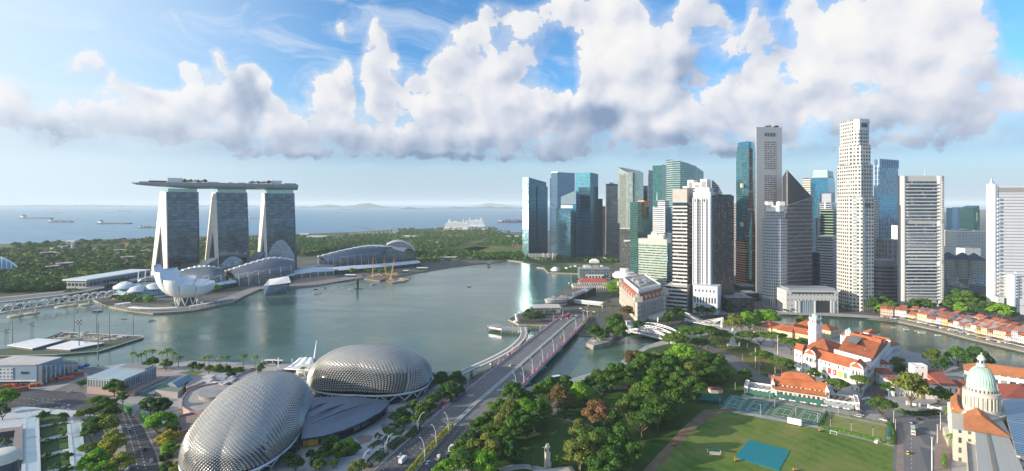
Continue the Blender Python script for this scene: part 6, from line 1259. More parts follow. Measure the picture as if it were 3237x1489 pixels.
# old white parliament with red roofs
def parliament():
 A,B=P2(2866,1262),P2(3010,1268);ax=(B-A).normalized();n=V3((-ax[1],ax[0]));q=lambda u0,u1,v0,v1:[A+ax*u0+n*v0,A+ax*u1+n*v0,A+ax*u1+n*v1,A+ax*u0+n*v1]
 r=tg('old_parliament','white colonial house with several red roofs and a square white tower behind two broad trees','civic building',(A[0],A[1],LZ));RT=mat('brick_red_tile',(.30,.085,.05),.85,var=.2,scale=.2)
 wing(r,q(-4,10,30,46),LZ,12.5,16,VW,RT);wing(r,q(14,30,4,22),LZ,11,15.5,VW,RT);wing(r,q(28,40,4,52),LZ,13,18,VW,RT,gable=True);wing(r,q(-6,12,8,24),LZ,10.5,14.5,VW,RT,gable=True);wing(r,q(40,54,10,26),LZ,10,13.5,VW,RT,gable=True)
 wing(r,q(2,22,62,84),LZ,12,17.5,VW,RT);part(r,'portico',q(4,16,58,62),LZ,10,VW);t=q(18,28,22,30);part(r,'white_tower',t,LZ,22,VW);rim(r,t,22,1.2,WT,.5);part(r,'front_parapet',q(12,32,2.5,4),LZ,12.6,WT);part(r,'side_parapet',q(-7,-5.5,6,25),LZ,12.5,WT);part(r,'side_parapet',q(54,55.5,8,27),LZ,11.6,WT)
 part(r,'low_block',q(38,56,2,9),LZ,7,VW,roof=mat('blue_glass_roof',(.2,.3,.38),.2,.2));c=A+n*64+ax*4;mb=MB();mb.tube([(c[0]-4,c[1],12),(c[0]-4,c[1],26)],.2,5);mb.bd('flagpole',STEEL,r)
parliament()
# the domed court building
def gallery():
 c=g(3102,1300,27);c=V3((at(3102,352)[0],352));r=tg('domed_court','cream court house with orange roofs and a big ribbed copper green dome','domed building',(c[0],c[1],LZ));CS=mat('cream_stone',(.56,.52,.44),.75,var=.12,scale=.3);ds=lambda y:hz(y,352)
 CU=mat('verdigris',(.40,.56,.50),.6,var=.14,scale=.35)
 rr=35.5/1720*352
 prof=[(rr*1.04,ds(1222)),(rr*1.04,ds(1214))]+[(rr*cos(a),ds(1214)+(ds(1157)-ds(1214))*sin(a))for a in[pi/2*i/12 for i in range(12)]]+[(1.2,ds(1156.5))]
 mb=MB();mb.lathe(c,prof,48);mb.bd('dome',CU,r,smooth=True,weld=True)
 for k in range(32):
  a=2*pi*k/32;mb=MB();mb.tube([(c[0]+(rr*cos(t)+.12)*cos(a),c[1]+(rr*cos(t)+.12)*sin(a),ds(1214)+(ds(1157)-ds(1214))*sin(t)+.1)for t in[pi/2*i/10*.97 for i in range(11)]],.15,4,cap=False);mb.bd('dome_rib',CU,r)
 mb=MB();mb.lathe(c,[(rr*1.08,ds(1236)),(rr*1.08,ds(1222)),(rr*1.0,ds(1222))],40);mb.bd('upper_drum',CS,r)
 for k in range(24):a=2*pi*k/24;f=V3((cos(a),sin(a)));s=V3((-f[1],f[0]));p=c+f*rr*1.085;mb=MB();mb.prism([p-s*.4,p+s*.4,p+s*.4-f*.3,p-s*.4-f*.3],ds(1233),ds(1225),bottom=True);mb.bd('drum_window',GD,r)
 R2=46.5/1720*352;mb=MB();mb.lathe(c,[(R2,ds(1300)),(R2,ds(1284)),(R2*.93,ds(1284)),(R2*.93,ds(1246)),(R2*1.01,ds(1246)),(R2*1.01,ds(1234)),(rr*1.08,ds(1234))],48);mb.bd('colonnaded_drum',CS,r)
 for k in range(28):a=2*pi*k/28;p=c+V3((cos(a),sin(a)))*R2*.965;mb=MB();mb.tube([(p[0],p[1],ds(1284)),(p[0],p[1],ds(1246))],.42,6,cap=False);mb.bd('column',CS,r)
 for k in range(14):a=2*pi*(k+.5)/14;f=V3((cos(a),sin(a)));s=V3((-f[1],f[0]));p=c+f*R2*.935;mb=MB();mb.prism([p-s*.6,p+s*.6,p+s*.6-f*.3,p-s*.6-f*.3],ds(1281),ds(1254),bottom=True);mb.bd('tall_window',GD,r)
 mb=MB();mb.lathe(c,[(2.8,ds(1158)),(2.6,ds(1150)),(2.,ds(1149)),(1.8,ds(1136)),(2.4,ds(1135)),(2.1,ds(1131)),(1.2,ds(1123)),(.3,ds(1121)),(.3,ds(1115)),(0,ds(1114))],16);mb.bd('lantern',mat('pale_lantern',(.50,.54,.48),.6),r)
 for k in range(6):a=2*pi*k/6;f=V3((cos(a),sin(a)));s=V3((-f[1],f[0]));p=c+f*1.95;mb=MB();mb.prism([p-s*.5,p+s*.5,p+s*.5-f*.3,p-s*.5-f*.3],ds(1148),ds(1138),bottom=True);mb.bd('lantern_opening',GD,r)
 th=R(-66);ax=V3((cos(th),sin(th)));n=V3((-ax[1],ax[0]));q=lambda u0,u1,v0,v1:[c+ax*u0+n*v0,c+ax*u1+n*v0,c+ax*u1+n*v1,c+ax*u0+n*v1]
 part(r,'drum_base',q(-11,11,-11,11),LZ,ds(1299),CS)
 GW=fcd('court_wall',(.55,.51,.43),(.10,.11,.11),fh=6,bw=4.5,wu=(.3,.65),wv=(.2,.75),gm=.1,tilt=0);zr=21
 OR=mat('rust_orange_tile',(.42,.155,.06),.8,var=.22,scale=.2,bump=.1,bscale=1.5)
 F=[P2(3003,1262,zr),P2(3046,1266,zr),P2(3050,1304,zr),P2(3010,1303,zr)]
 W=sub([P2(3004,1258,zr),P2(3012,1356,zr),P2(3200,1384,zr),P2(3130,1262,zr)],0,1,0,1);part(r,'front_range',W,LZ,zr,GW,roof=CS)
 a,b,cc,d_=(P2(3046,1301,zr+1),P2(3046,1354,zr+1),P2(3197,1381,zr+1),P2(3112,1300,zr+1));mb=MB();rA=(a+d_)/2;rB=rA.lerp((b+cc)/2,.62);
 mb.face([(*a,zr+.6),(*b,zr+.6),(*rB,zr+6),(*rA,zr+6)]);mb.face([(*cc,zr+.6),(*d_,zr+.6),(*rA,zr+6),(*rB,zr+6)]);mb.face([(*b,zr+.6),(*cc,zr+.6),(*rB,zr+6)]);mb.face([(*d_,zr+.6),(*a,zr+.6),(*rA,zr+6)]);mb.bd('front_roof',OR,r)
 mb=MB();P=[P2(3004,1259,zr),P2(3044,1262,zr),P2(3046,1308,zr),P2(3009,1303,zr)];mb.hip([P[3],P[0],P[1],P[2]],zr+.6,4,.4);mb.bd('entrance_roof',OR,r)
 mb=MB();P=[P2(3026,1230,zr),P2(3040,1228,zr),P2(3046,1260,zr),P2(3030,1264,zr)];mb.hip(P,zr+.6,3,.3);mb.bd('rear_roof',OR,r);part(r,'rear_range',P,LZ,zr+.5,GW)
 for k in range(6):p=P2(3005,1264,zr).lerp(P2(3011,1300,zr),k/5)+V3((-1.2,0));mb=MB();mb.tube([(p[0],p[1],7),(p[0],p[1],zr-1.5)],.8,7,cap=False);mb.bd('front_column',CS,r)
 part(r,'front_steps',[P2(2980,1372),P2(2998,1415),P2(3014,1412),P2(3002,1366)],LZ,7,CS)
 r2=tg('ribbed_roof_hall','long hall with a pale ribbed metal roof in front of the domed court house','hall',(*P2(3120,1440,zr),LZ));RB=fcd('ribbed_metal',(.42,.42,.38),(.38,.38,.35),fh=1.2,bw=400,wu=None,wv=(.0,.5),gm=0,gr=.6,var=.05,tilt=0,wr=.6)
 P=[P2(3082,1362,zr-1),P2(3188,1383,zr-1),P2(3238,1500,zr-1),P2(3092,1500,zr-1)];mb=MB();mb.face([(*P[0],zr),(*P[3],zr),(*P[2],zr+.2),(*P[1],zr+.2)],[(0,0),(0,60),(36,60),(36,0)]);mb.bd('metal_roof',fcd('ribbed_roof',(.46,.45,.40),(.36,.36,.33),fh=400,bw=1.1,wu=(0,.45),wv=(0,1),gm=0,gr=.6,var=.05,tilt=0),r2);part(r2,'wall',P,LZ,zr-.2,GW)
 mb=MB();a,b=P2(3118,1370,zr+.1),P2(3128,1372,zr+.1);cc,d_=P2(3158,1500,zr+.1),P2(3142,1500,zr+.1);mb.face([(*a,zr+.3),(*d_,zr+.3),(*cc,zr+.35),(*b,zr+.35)]);mb.bd('roof_strip',mat('brown_roof_strip',(.22,.20,.17),.7),r2);part(r2,'side_block',[P2(3055,1400,16),P2(3082,1404,16),P2(3092,1500,16),P2(3062,1500,16)],LZ,16,GW,roof=GREY);rim(r2,[P2(3055,1400,16),P2(3082,1404,16),P2(3092,1500,16),P2(3062,1500,16)],16,1,CS)
 r3=tg('glass_roof_hall','hall under a blue grey corrugated glass roof just past the ribbed metal roof','hall',(*P2(3210,1340,zr),LZ));P=[P2(3166,1268,zr),P2(3300,1270,zr),P2(3320,1470,zr),P2(3214,1445,zr)];part(r3,'wall',P,LZ,zr+.9,GW,roof=CS);mb=MB();mb.face([(*P[0],zr+2),(*P[3],zr+1.5),(*P[2],zr+1.5),(*P[1],zr+2)],[(0,0),(0,70),(40,70),(40,0)]);mb.bd('glass_roof',fcd('corrugated_glass',(.20,.29,.36),(.10,.16,.21),fh=2.1,bw=400,wu=None,wv=(0,.42),gm=.5,gr=.25,var=.2,tilt=0,wr=.3,wm=.3),r3)
 r4=tg('red_roof_range','dark red roofed range just behind the green domed drum','civic building',(*P2(3190,1230,zr),LZ));P=[P2(3152,1212,zr-2),P2(3300,1216,zr-2),P2(3300,1276,zr-2),P2(3166,1270,zr-2)];wing(r4,P,LZ,zr-2,zr+4,GW,mat('dark_red_tile',(.28,.07,.04),.85,var=.2,scale=.2),over=.3)
 r5=tg('white_hall','long white hall with an orange roof at the water behind the green dome','civic building',(*P2(3160,1190,12),LZ));A=P2(3050,1218);B=P2(3330,1262);nn=V3((-(B-A)[1],(B-A)[0])).normalized()*22;wing(r5,[A,B,B+nn,A+nn],LZ,15,21,fcd('white_hall_wall',(.70,.68,.64),(.09,.1,.1),fh=6.4,bw=5.5,wu=(.15,.85),wv=(.25,.75),gm=.2,tilt=0),OR)
gallery()
# shophouses along the river
def shophouses():
 W=[fcd('shop_white',(.70,.67,.62),(.10,.11,.11),fh=3.6,bw=2.1,wu=(.25,.75),wv=(.25,.75),gm=.1,tilt=0,var=.6),fcd('shop_cream',(.66,.56,.38),(.10,.11,.10),fh=3.6,bw=2.1,wu=(.25,.75),wv=(.25,.75),gm=.1,tilt=0,var=.6),fcd('shop_yellow',(.62,.45,.18),(.12,.11,.10),fh=3.6,bw=2.1,wu=(.25,.75),wv=(.25,.75),gm=.1,tilt=0,var=.6),fcd('shop_blue',(.42,.50,.58),(.10,.11,.11),fh=3.6,bw=2.1,wu=(.25,.75),wv=(.25,.75),gm=.1,tilt=0,var=.6),fcd('shop_peach',(.58,.38,.26),(.10,.11,.11),fh=3.6,bw=2.1,wu=(.25,.75),wv=(.25,.75),gm=.1,tilt=0,var=.6)]
 wn=['white','cream','yellow','pale blue','peach'];RT=[TILE,TILED,mat('faded_tile',(.40,.15,.08),.85,var=.25,scale=.3),mat('rose_tile',(.36,.11,.07),.85,var=.25,scale=.3)];rn=['bright terracotta','dark red','faded','rose red']
 q=random.Random(11);ordn='first second third fourth fifth sixth seventh eighth ninth tenth eleventh twelfth thirteenth fourteenth fifteenth sixteenth seventeenth eighteenth nineteenth twentieth'.split();tens='twenty thirty forty'.split();tth='twentieth thirtieth fortieth'.split()
 def o(n):return ordn[n-1]if n<=20 else(tens[n//10-2]+'-'+ordn[n%10-1]if n%10 else tth[n//10-2])
 edge=[g(x,y,LZ)for x,y in[(2780,1010),(2836,1016),(2971,1046),(3073,1073),(3237,1111),(3360,1140)]]
 def along(row):
  out=[]
  for a,b in zip(row,row[1:]):
   n_=max(1,int((b-a).length/6.2))
   for i in range(n_):out.append((a.lerp(b,i/n_),a.lerp(b,(i+1)/n_)))
  return out
 for rw,(off,dp_,names)in enumerate(((20,17,'facing the river'),(44,16,'in row two'),(66,16,'in row three'))):
  row=[]
  for i,p in enumerate(edge):
   d=(edge[min(i+1,5)]-edge[max(i-1,0)]).normalized();row.append(p+V3((-d[1],d[0],0))*off)
  for k,(a,b)in enumerate(along(row)):
   if rw==2 and(k<8 or k%5==4):continue
   if rw==1 and k%9==7:continue
   d=(b-a).normalized();n=V3((-d[1],d[0],0));st=q.choice([2,2,3,3,3,4 if k>14 else 3]);h=LZ+3.7*st+.6;w=q.choice([0,0,0,1,1,2,3,4]);t=q.randrange(4);jit=q.uniform(-1.5,1.5)
   P=[V3(p[:2])for p in(a+n*jit,b-d*.05+n*jit,b-d*.05+n*(dp_+jit),a+n*(dp_+jit))]
   r=tg('shophouse',f'{wn[w]} shophouse, {rn[t]} roof, {o(k+1)} from the riverside trees {names}','shophouse',(P[0][0],P[0][1],LZ),'shophouses along the river')
   part(r,'wall',P,LZ,h,W[w]);mb=MB();mb.hip(P,h,q.uniform(2.6,3.6),.5,gable=True);mb.bd('roof',RT[t],r)
   pw=MB();
   for e in(0,1):
    s0=P[e];s1=P[3-e];m=(s0+s1)/2;dd=V3(d[:2])*.22*(1 if e else-1)
    pw.face([(*(s0+dd),h-.2),(*(s1+dd),h-.2),(*(m+dd),h+4.1)]);pw.face([(*(s1-dd),h-.2),(*(s0-dd),h-.2),(*(m-dd),h+4.1)])
   if rw<2:pw.bd('gable_parapet',WT,r)
   if rw==0:
    mb=MB();f=[P[0]-V3(n[:2])*7,P[1]-V3(n[:2])*7];mb.face([(*f[0],LZ+2.8),(*f[1],LZ+2.8),(*P[1],LZ+3.7),(*P[0],LZ+3.7)]);mb.bd('awning',[GREY,mat('brown_canvas',(.16,.10,.07),.8),mat('dark_canvas',(.06,.06,.06),.8)][q.randrange(3)],r)
 for k in range(46):
  a=edge[0].lerp(edge[1],0)if k<0 else None;t=k/46*4.99;i=min(int(t),4);p=edge[i].lerp(edge[i+1],t-i);d=(edge[i+1]-edge[i]).normalized();p=p+V3((-d[1],d[0],0))*(5+2.5*(k%2));c_=[mat('brown_canvas',(.16,.10,.07),.8),mat('tan_canvas',(.42,.30,.18),.8),WH,mat('dark_canvas',(.06,.06,.06),.8)][(k*7//3)%4]
  r=tg('cafe_umbrella','square cafe umbrella in the line along the river quay by the shophouses','umbrella',tuple(p),'cafe umbrellas on the river quay');mb=MB();z=LZ+2.5
  for j in range(4):a0=pi/4+j*pi/2;a1=a0+pi/2;mb.face([(p[0]+2.2*cos(a0),p[1]+2.2*sin(a0),z),(p[0]+2.2*cos(a1),p[1]+2.2*sin(a1),z),(p[0],p[1],z+1)])
  mb.bd('canopy',c_,r);mb=MB();mb.tube([(p[0],p[1],LZ),(p[0],p[1],z+.9)],.06,4);mb.bd('pole',DARK,r)
shophouses()
sheet('river_quay',[g(x,y,LZ)for x,y in[(2212,998),(2398,987),(2465,993),(2600,998),(2735,1005),(2836,1015),(2971,1045),(3073,1072),(3237,1110),(3360,1138),(3360,1122),(3237,1095),(3073,1058),(2971,1032),(2836,1005),(2735,996),(2600,988),(2465,982),(2398,977),(2212,986)]],PAVE,LZ+.08)
# the two spiky theatre shells and the near shore
SHADE=mat('aluminium_sunshade',(.42,.40,.365),.42,.4,var=.14,scale=.25);SHELLG=mat('shell_glass',(.010,.022,.022),.12,.3,var=.3,scale=.2)
def spiky(label,c,a,b,ax,h,zr,N,M,slope,ridge=0.):
 """shell over an oval plan: c centre, a/b half axes, ax direction of the long axis, zr rim height"""
 root=tg('theatre_shell',label,'theatre',(c[0],c[1],LZ),'spiky theatre shells');ca,sa=cos(ax),sin(ax)
 def P(u,v,off=0.):
  x=u*math.sqrt(1-v*v/2);y=v*math.sqrt(1-u*u/2);t=min(1,math.hypot(x,y));k=(sin(t*pi/2)**.86)/max(t,1e-6)if t>1e-6 else 1.35
  X,Y=x*k,y*k;sq=1+.10*(abs(X*Y)*2)**1.0
  z=(h*(1+slope*X))*max(0,cos(t*pi/2))**.72
  X,Y=X*sq*a,Y*sq*b*(1+ridge*x);return V3((c[0]+X*ca-Y*sa,c[1]+X*sa+Y*ca,zr+z))
 G=[[P(-1+i/N,-1+j/M)for j in range(2*M+1)]for i in range(2*N+1)]
 g_=MB()
 for i in range(0,2*N,2):
  for j in range(0,2*M,2):
   q=[G[i][j],G[i+2][j],G[i+2][j+2],G[i][j+2]];g_.face([V3((c[0],c[1],zr)).lerp(p,.985)for p in q])
 g_.bd('glass_shell',SHELLG,root,smooth=True,weld=True)
 mb=MB();tr=MB()
 for i in range(1,2*N):
  for j in range(1,2*M):
   if(i+j)%2:continue
   q=[G[i-1][j],G[i][j+1],G[i+1][j],G[i][j-1]];m=(q[0]+q[1]+q[2]+q[3])/4
   nrm=(q[2]-q[0]).cross(q[3]-q[1]);
   if nrm.length<1e-6:continue
   nrm.normalize()
   if nrm.z<0 or(nrm.dot(m-V3((c[0],c[1],zr)))<0):nrm=-nrm
   lo=min(range(4),key=lambda k:q[k][2]);B=q[lo];T=q[(lo+2)%4];L=q[(lo+1)%4];R_=q[(lo+3)%4];steep=1-max(0,nrm.z);sz=(T-B).length
   side=max(0.,min(1.,steep*1.5-.1));pk=m.lerp(B,.22-.1*side)+nrm*sz*(.07+.36*side)
   T2=T.lerp(B,.02)+nrm*.06*sz;l2,r2=L+nrm*.03*sz,R_+nrm*.03*sz
   mb.face([T2,l2,pk]);mb.face([T2,pk,r2])
   if side<.5:
    b2=B+nrm*.03*sz;fl=.95-side*1.1;bb=m.lerp(b2,max(.1,fl));mb.face([l2,bb,pk]);mb.face([pk,bb,r2])
 mb.bd('sunshade_lattice',SHADE,root)
 E=[]
 for k in range(97):
  t=2*pi*k/96;X,Y=cos(t),sin(t);x0=X;sq=1+.10*abs(X*Y)*2;X,Y=X*sq*a*1.02,Y*sq*b*1.02*(1+ridge*x0);E.append(V3((c[0]+X*ca-Y*sa,c[1]+X*sa+Y*ca,zr-.5)))
 mb=MB();mb.tube(E,.75,6,cap=False);mb.bd('rim_ring',mat('rim_white',(.62,.62,.64),.4,.1),root,smooth=True)
 ctr=V3((c[0],c[1],0));inn=[V3((*(e.lerp(ctr,.09))[:2],0))for e in E];mb=MB()
 for k in range(96):mb.wall(inn[k],inn[k+1],LZ,zr,k*3.,0)
 mb.bd('foyer_glass',fcd('foyer_glass_wall',(.06,.07,.08),(.03,.06,.06),fh=4,bw=2.5,wu=(.05,.95),wv=(.05,.95),gm=.4,gr=.1),root)
 for k in range(0,96,4):
  p=inn[k];foot=V3((*(E[k].lerp(ctr,.035))[:2],LZ+2.2));
  for s in(-2,2):
   mb=MB();mb.tube([foot,E[(k+s)%96]],.42,5);mb.bd('strut',MATS['rim_white'],root)
  mb=MB();mb.box(foot[0]-.9,foot[0]+.9,foot[1]-.9,foot[1]+.9,LZ,LZ+2.3);mb.bd('plinth',mat('rose_granite',(.34,.22,.19),.7),root)
 return root
spiky('elongated spiky silver theatre shell, the one cut by the edge of the picture',V3((-171.5,361)),65,31,R(100),24.5,9.,46,28,.20)
spiky('spiky silver theatre shell standing at the water, farther from the green buses',V3((-117,452)),48,34.5,R(-6),27.5,10.5,42,30,-.03)
def annex():
 zs=11.;r=tg('foyer_roof','low blue grey curved metal roof between the two spiky theatre shells','foyer building',tuple(g(1080,1330,LZ)));MR=mat('blue_grey_metal_roof',(.17,.20,.25),.45,.4,var=.08,scale=.05)
 L_=[(968,1258),(964,1300),(958,1340),(951,1386)];edge=[(1234,1266),(1226,1282),(1200,1304),(1150,1332),(1090,1358),(1020,1378),(952,1388)]
 top=[(970,1256),(1040,1252),(1130,1257),(1234,1265)]
 apex=g(968,1256,zs+1.5);E=[g(x,y,zs-.5-1.5*i/6)for i,(x,y)in enumerate(edge)];mb=MB();T_=[g(x,y,zs+1)for x,y in top];rows=[]
 for k in range(9):
  t=k/8;far=T_[3].lerp(T_[0],t)if False else None
 for i in range(len(E)-1):
  m0=apex.lerp(E[i],.5)+V3((0,0,2.2));m1=apex.lerp(E[i+1],.5)+V3((0,0,2.2));mb.face([apex,m0,m1][::-1]);mb.face([m0,E[i],E[i+1],m1][::-1])
 mb.bd('roof',MR,r)
 for p0,p1,p2 in(((975,1300),(1005,1281),(1050,1269)),((978,1323),(1035,1294),(1108,1271)),((984,1340),(1075,1302),(1170,1273))):
  mb=MB();mb.tube([g(*p0,zs+2.2),g(*p1,zs+2.9),g(*p2,zs+1.5)],[.2,.7,.15],6);mb.bd('roof_fold',mat('dark_seam',(.07,.09,.12),.4,.3),r)
 fas=MB();wl=MB()
 for i in range(len(E)-1):
  dn=V3((0,0,-1.2));fas.face([E[i]+dn,E[i+1]+dn,E[i+1],E[i]]);fas.face([E[i]+dn,E[i+1]+dn,E[i+1],E[i]][::-1]);a,b=apex.lerp(E[i],.95),apex.lerp(E[i+1],.95);wl.wall(a,b,LZ,a[2]-.2,i*12.,0,LZ,b[2]-.2);wl.wall(b,a,LZ,b[2]-.2,i*12.,0,LZ,a[2]-.2)
 fas.bd('fascia',mat('blue_fascia',(.08,.13,.24),.4,.3),r);wl.bd('glass_wall',MATS['foyer_glass_wall'],r)
 ye=MB();a,b=apex.lerp(E[5],.965),apex.lerp(E[6],.965);p,q=b.lerp(a,.08),b.lerp(a,.82);ye.prism([p,q,q.lerp(apex,.01),p.lerp(apex,.01)],LZ+.6,LZ+5.5,bottom=True);ye.bd('yellow_mural',mat('ochre_mural',(.50,.30,.03),.6,var=.4,scale=.3),r)
 ye=MB();a,b=apex.lerp(E[0],.985),apex.lerp(E[1],.985);p,q=a.lerp(b,.3),a.lerp(b,.95);ye.prism([p,q,q.lerp(apex,.01),p.lerp(apex,.01)],LZ+1.5,LZ+6,bottom=True);ye.bd('poster_panel',mat('white_and_plum_poster',(.45,.22,.30),.6,var=.8,scale=.5),r)
annex()
RG=mat('rose_concrete',(.36,.25,.22),.75,var=.12)
r=tg('round_terrace','low round roofed shopping wing in rose concrete beside the elongated spiky shell','shopping wing',tuple(g(640,1290,LZ)))
pl=[P2(x,y,9)for x,y in[(576,1290),(574,1264),(590,1240),(630,1222),(690,1212),(724,1226),(724,1262),(700,1290),(655,1305),(600,1304)]];part(r,'wall',pl,LZ,9,RG,roof=mat('roof_gravel',(.36,.33,.31),.9,var=.2,scale=.2));rim(r,pl,9,1.,RG,.8);c=g(690,1250,9);mb=MB();mb.lathe(c,[(13,9),(13,12),(14,12),(14,12.4),(0,12.6)],28,0);mb.bd('round_roof',ROOFG,r)
pl=[P2(x,y,8)for x,y in[(562,1318),(644,1300),(690,1304),(650,1340),(600,1360),(563,1372)]];part(r,'front_terrace',pl,LZ,8,RG,roof=PAVED);rim(r,pl,8,1.2,RG,.8)
r=tg('ramp_building','long rose ramped roof running from the promenade towards the round shopping wing','ramp building',tuple(g(690,1200,LZ)))
pl=[P2(x,y,7)for x,y in[(582,1214),(600,1204),(716,1160),(744,1152),(760,1160),(740,1170),(620,1216),(590,1226)]];part(r,'wall',pl,LZ,7,RG,roof=mat('ramp_roof',(.36,.30,.28),.8));pl=[P2(x,y,6)for x,y in[(620,1216),(735,1172),(812,1168),(800,1180),(760,1185),(730,1205),(650,1228)]];part(r,'plant_deck',pl,LZ,6,RG,roof=ROOFG)
q=random.Random(3)
for k in range(14):x,y=q.uniform(640,730),q.uniform(1190,1222);p=P2(x,y,6);s=q.uniform(1.5,4);part(r,'air_unit',[p+V3(v)for v in((-s,-s),(s,-s),(s,s),(-s,s))],6,6+q.uniform(1.2,2.6),q.choice([PALE,GREY,STEEL,WH]))
r=tg('curved_wall_terrace','curved rose walled terrace between the ramped roof and the elongated spiky shell','terrace',tuple(g(770,1190,LZ)));pl=[P2(x,y,6.5)for x,y in[(726,1214),(735,1198),(770,1180),(812,1168),(814,1184),(780,1200),(770,1215)]];part(r,'wall',pl,LZ,6.5,RG,roof=ROOFG);rim(r,pl,6.5,1.2,RG,.8)
def tent():
 r=tg('stage_canopy','white tensile stage canopy with a tall leaning spire at the water edge','stage canopy',tuple(g(930,1160,LZ)));TW=mat('white_fabric',(.78,.79,.80),.6,var=.04)
 base=g(935,1168,LZ);mast=g(992,1150,LZ);sp=V3((mast[0]+2,mast[1]+2,hz(1078,mast[1])));mb=MB();mb.tube([mast,V3((mast[0]+1,mast[1]+1,12)),sp],[1.1,1.0,.25],8);mb.bd('spire',TW,r)
 top=[at(945+8*i,mast[1]-2,hz(1128,mast[1])-abs(i-3)*.25)for i in range(7)];low=[g(858+20*i,1170-2*i+3*abs(i-2),5.0+.3*i)for i in range(7)];mb=MB();rows=[]
 for k in range(5):t=k/4;rows.append([a.lerp(b,t)-V3((0,0,3.*sin(pi*t)))+V3((0,0,.7*(i%2)))for i,(a,b)in enumerate(zip(top,low))])
 for k in range(4):mb.strip(rows[k],rows[k+1])
 back=[p+V3((3,16,-9))for p in top];mb.strip(back,top);mb.bd('membrane',TW,r)
 mb=MB();mb.tube(low,.6,6);mb.bd('edge_beam',TW,r)
 for x,y,t in((880,1172,1131),(924,1168,1135),(980,1160,1136)):
  p=g(x,y,LZ);mb=MB();mb.tube([p,(p[0],p[1],hz(t,p[1]))],.5,6);mb.bd('post',TW,r)
 mb=MB();p=g(880,1172,LZ);z=hz(1140,p[1]);mb.box(p[0]-4,p[0]+4,p[1]-.5,p[1]+.5,z,z+.8);mb.bd('cross_arm',TW,r)
 mb=MB();mb.lathe(g(985,1175,LZ),[(13,LZ),(13.5,6),(0,8)],20);mb.bd('backstage',PALE,r)
tent()
for k,(x,y)in enumerate(((828,1152),(842,1152),(856,1150),(862,1152))):p=g(x,y,0);o=MB().tube([(p[0],p[1],-1),(p[0],p[1],hz(1136,p[1]))],.4,6).bd('mooring_post',WT);tag(o,'white mooring post standing in the water by the stage canopy','post','mooring posts by the stage canopy')
r,A,B=deck('river_boat_landing','floating landing with a brown moored bumboat beside the stage canopy',[(835,1152),(870,1148)],[(840,1156),(872,1152)],.8,.9,PALE,'landing')
# exhibition box, bus station, grandstand
r=tg('exhibition_hall','box shaped pavilion with a pale blue ribbed roof and ribbed glass walls beside the junction','pavilion',tuple(g(330,1240,LZ)));pl=[P2(276,1194,15),P2(392,1202,15),P2(494,1160,15),P2(385,1153,15)]
part(r,'wall',pl,8,15,fcd('ribbed_curtain',(.34,.37,.38),(.16,.21,.23),fh=14,bw=2.6,wu=(.15,.9),wv=(.03,.97),gm=.4,var=.3));part(r,'base',ins(pl,-.01),LZ,8,RG);part(r,'roof',ins(pl,-.015),15,15.7,fcd('ribbed_blue_roof',(.36,.45,.50),(.30,.39,.44),fh=400,bw=6,wu=(.06,.94),wv=(0,1),gm=.0,gr=.4,var=.1,tilt=0));part(r,'roof_plant',sub(pl,.2,.95,.68,.97),15.7,16.6,mat('roof_grating',(.22,.23,.24),.8))
mb=MB();a,b=pl[1],pl[2];n=V3(((b-a)[1],-(b-a)[0])).normalized();mb.prism([a+n*.3,b+n*.3+(b-a)*.1,b+n*9+(b-a)*.1,a+n*9],LZ,6,bottom=True);mb.bd('side_terrace',RG,r)
mb=MB();rf=[a+n*12,b+n*12,b+n*17,a+n*17];mb.prism(rf,5.4,5.9,bottom=True);mb.bd('green_walkway_roof',mat('green_roof',(.05,.20,.18),.5),r);mb=MB();mb.prism([p+n*8 for p in rf],4.6,5,bottom=True);mb.bd('pale_walkway_roof',PALE,r)
r=tg('curved_roof_pavilion','small grey pavilion with a barrel roof beside the rose ramp','pavilion',tuple(g(545,1225,LZ)));pl=[P2(490,1232,7),P2(562,1240,7),P2(610,1196,7),P2(540,1192,7)];part(r,'wall',pl,LZ,7,mat('taupe_wall',(.30,.28,.27),.8),roof=mat('moss_roof',(.16,.2,.17),.9));mb=MB();A,B,Cc,D=P2(523,1212,9),P2(560,1218,9),P2(610,1192,9),P2(575,1186,9);rows=[]
for k in range(7):t=k/6;rows.append([V3((*A.lerp(B,t),7.2+3.4*sin(pi*t))),V3((*D.lerp(Cc,t),7.2+3.4*sin(pi*t)))])
for k in range(6):mb.strip(rows[k],rows[k+1])
mb.face([p[0]for p in rows]);mb.bd('barrel_roof',mat('blue_zinc',(.20,.27,.33),.4,.3),r)
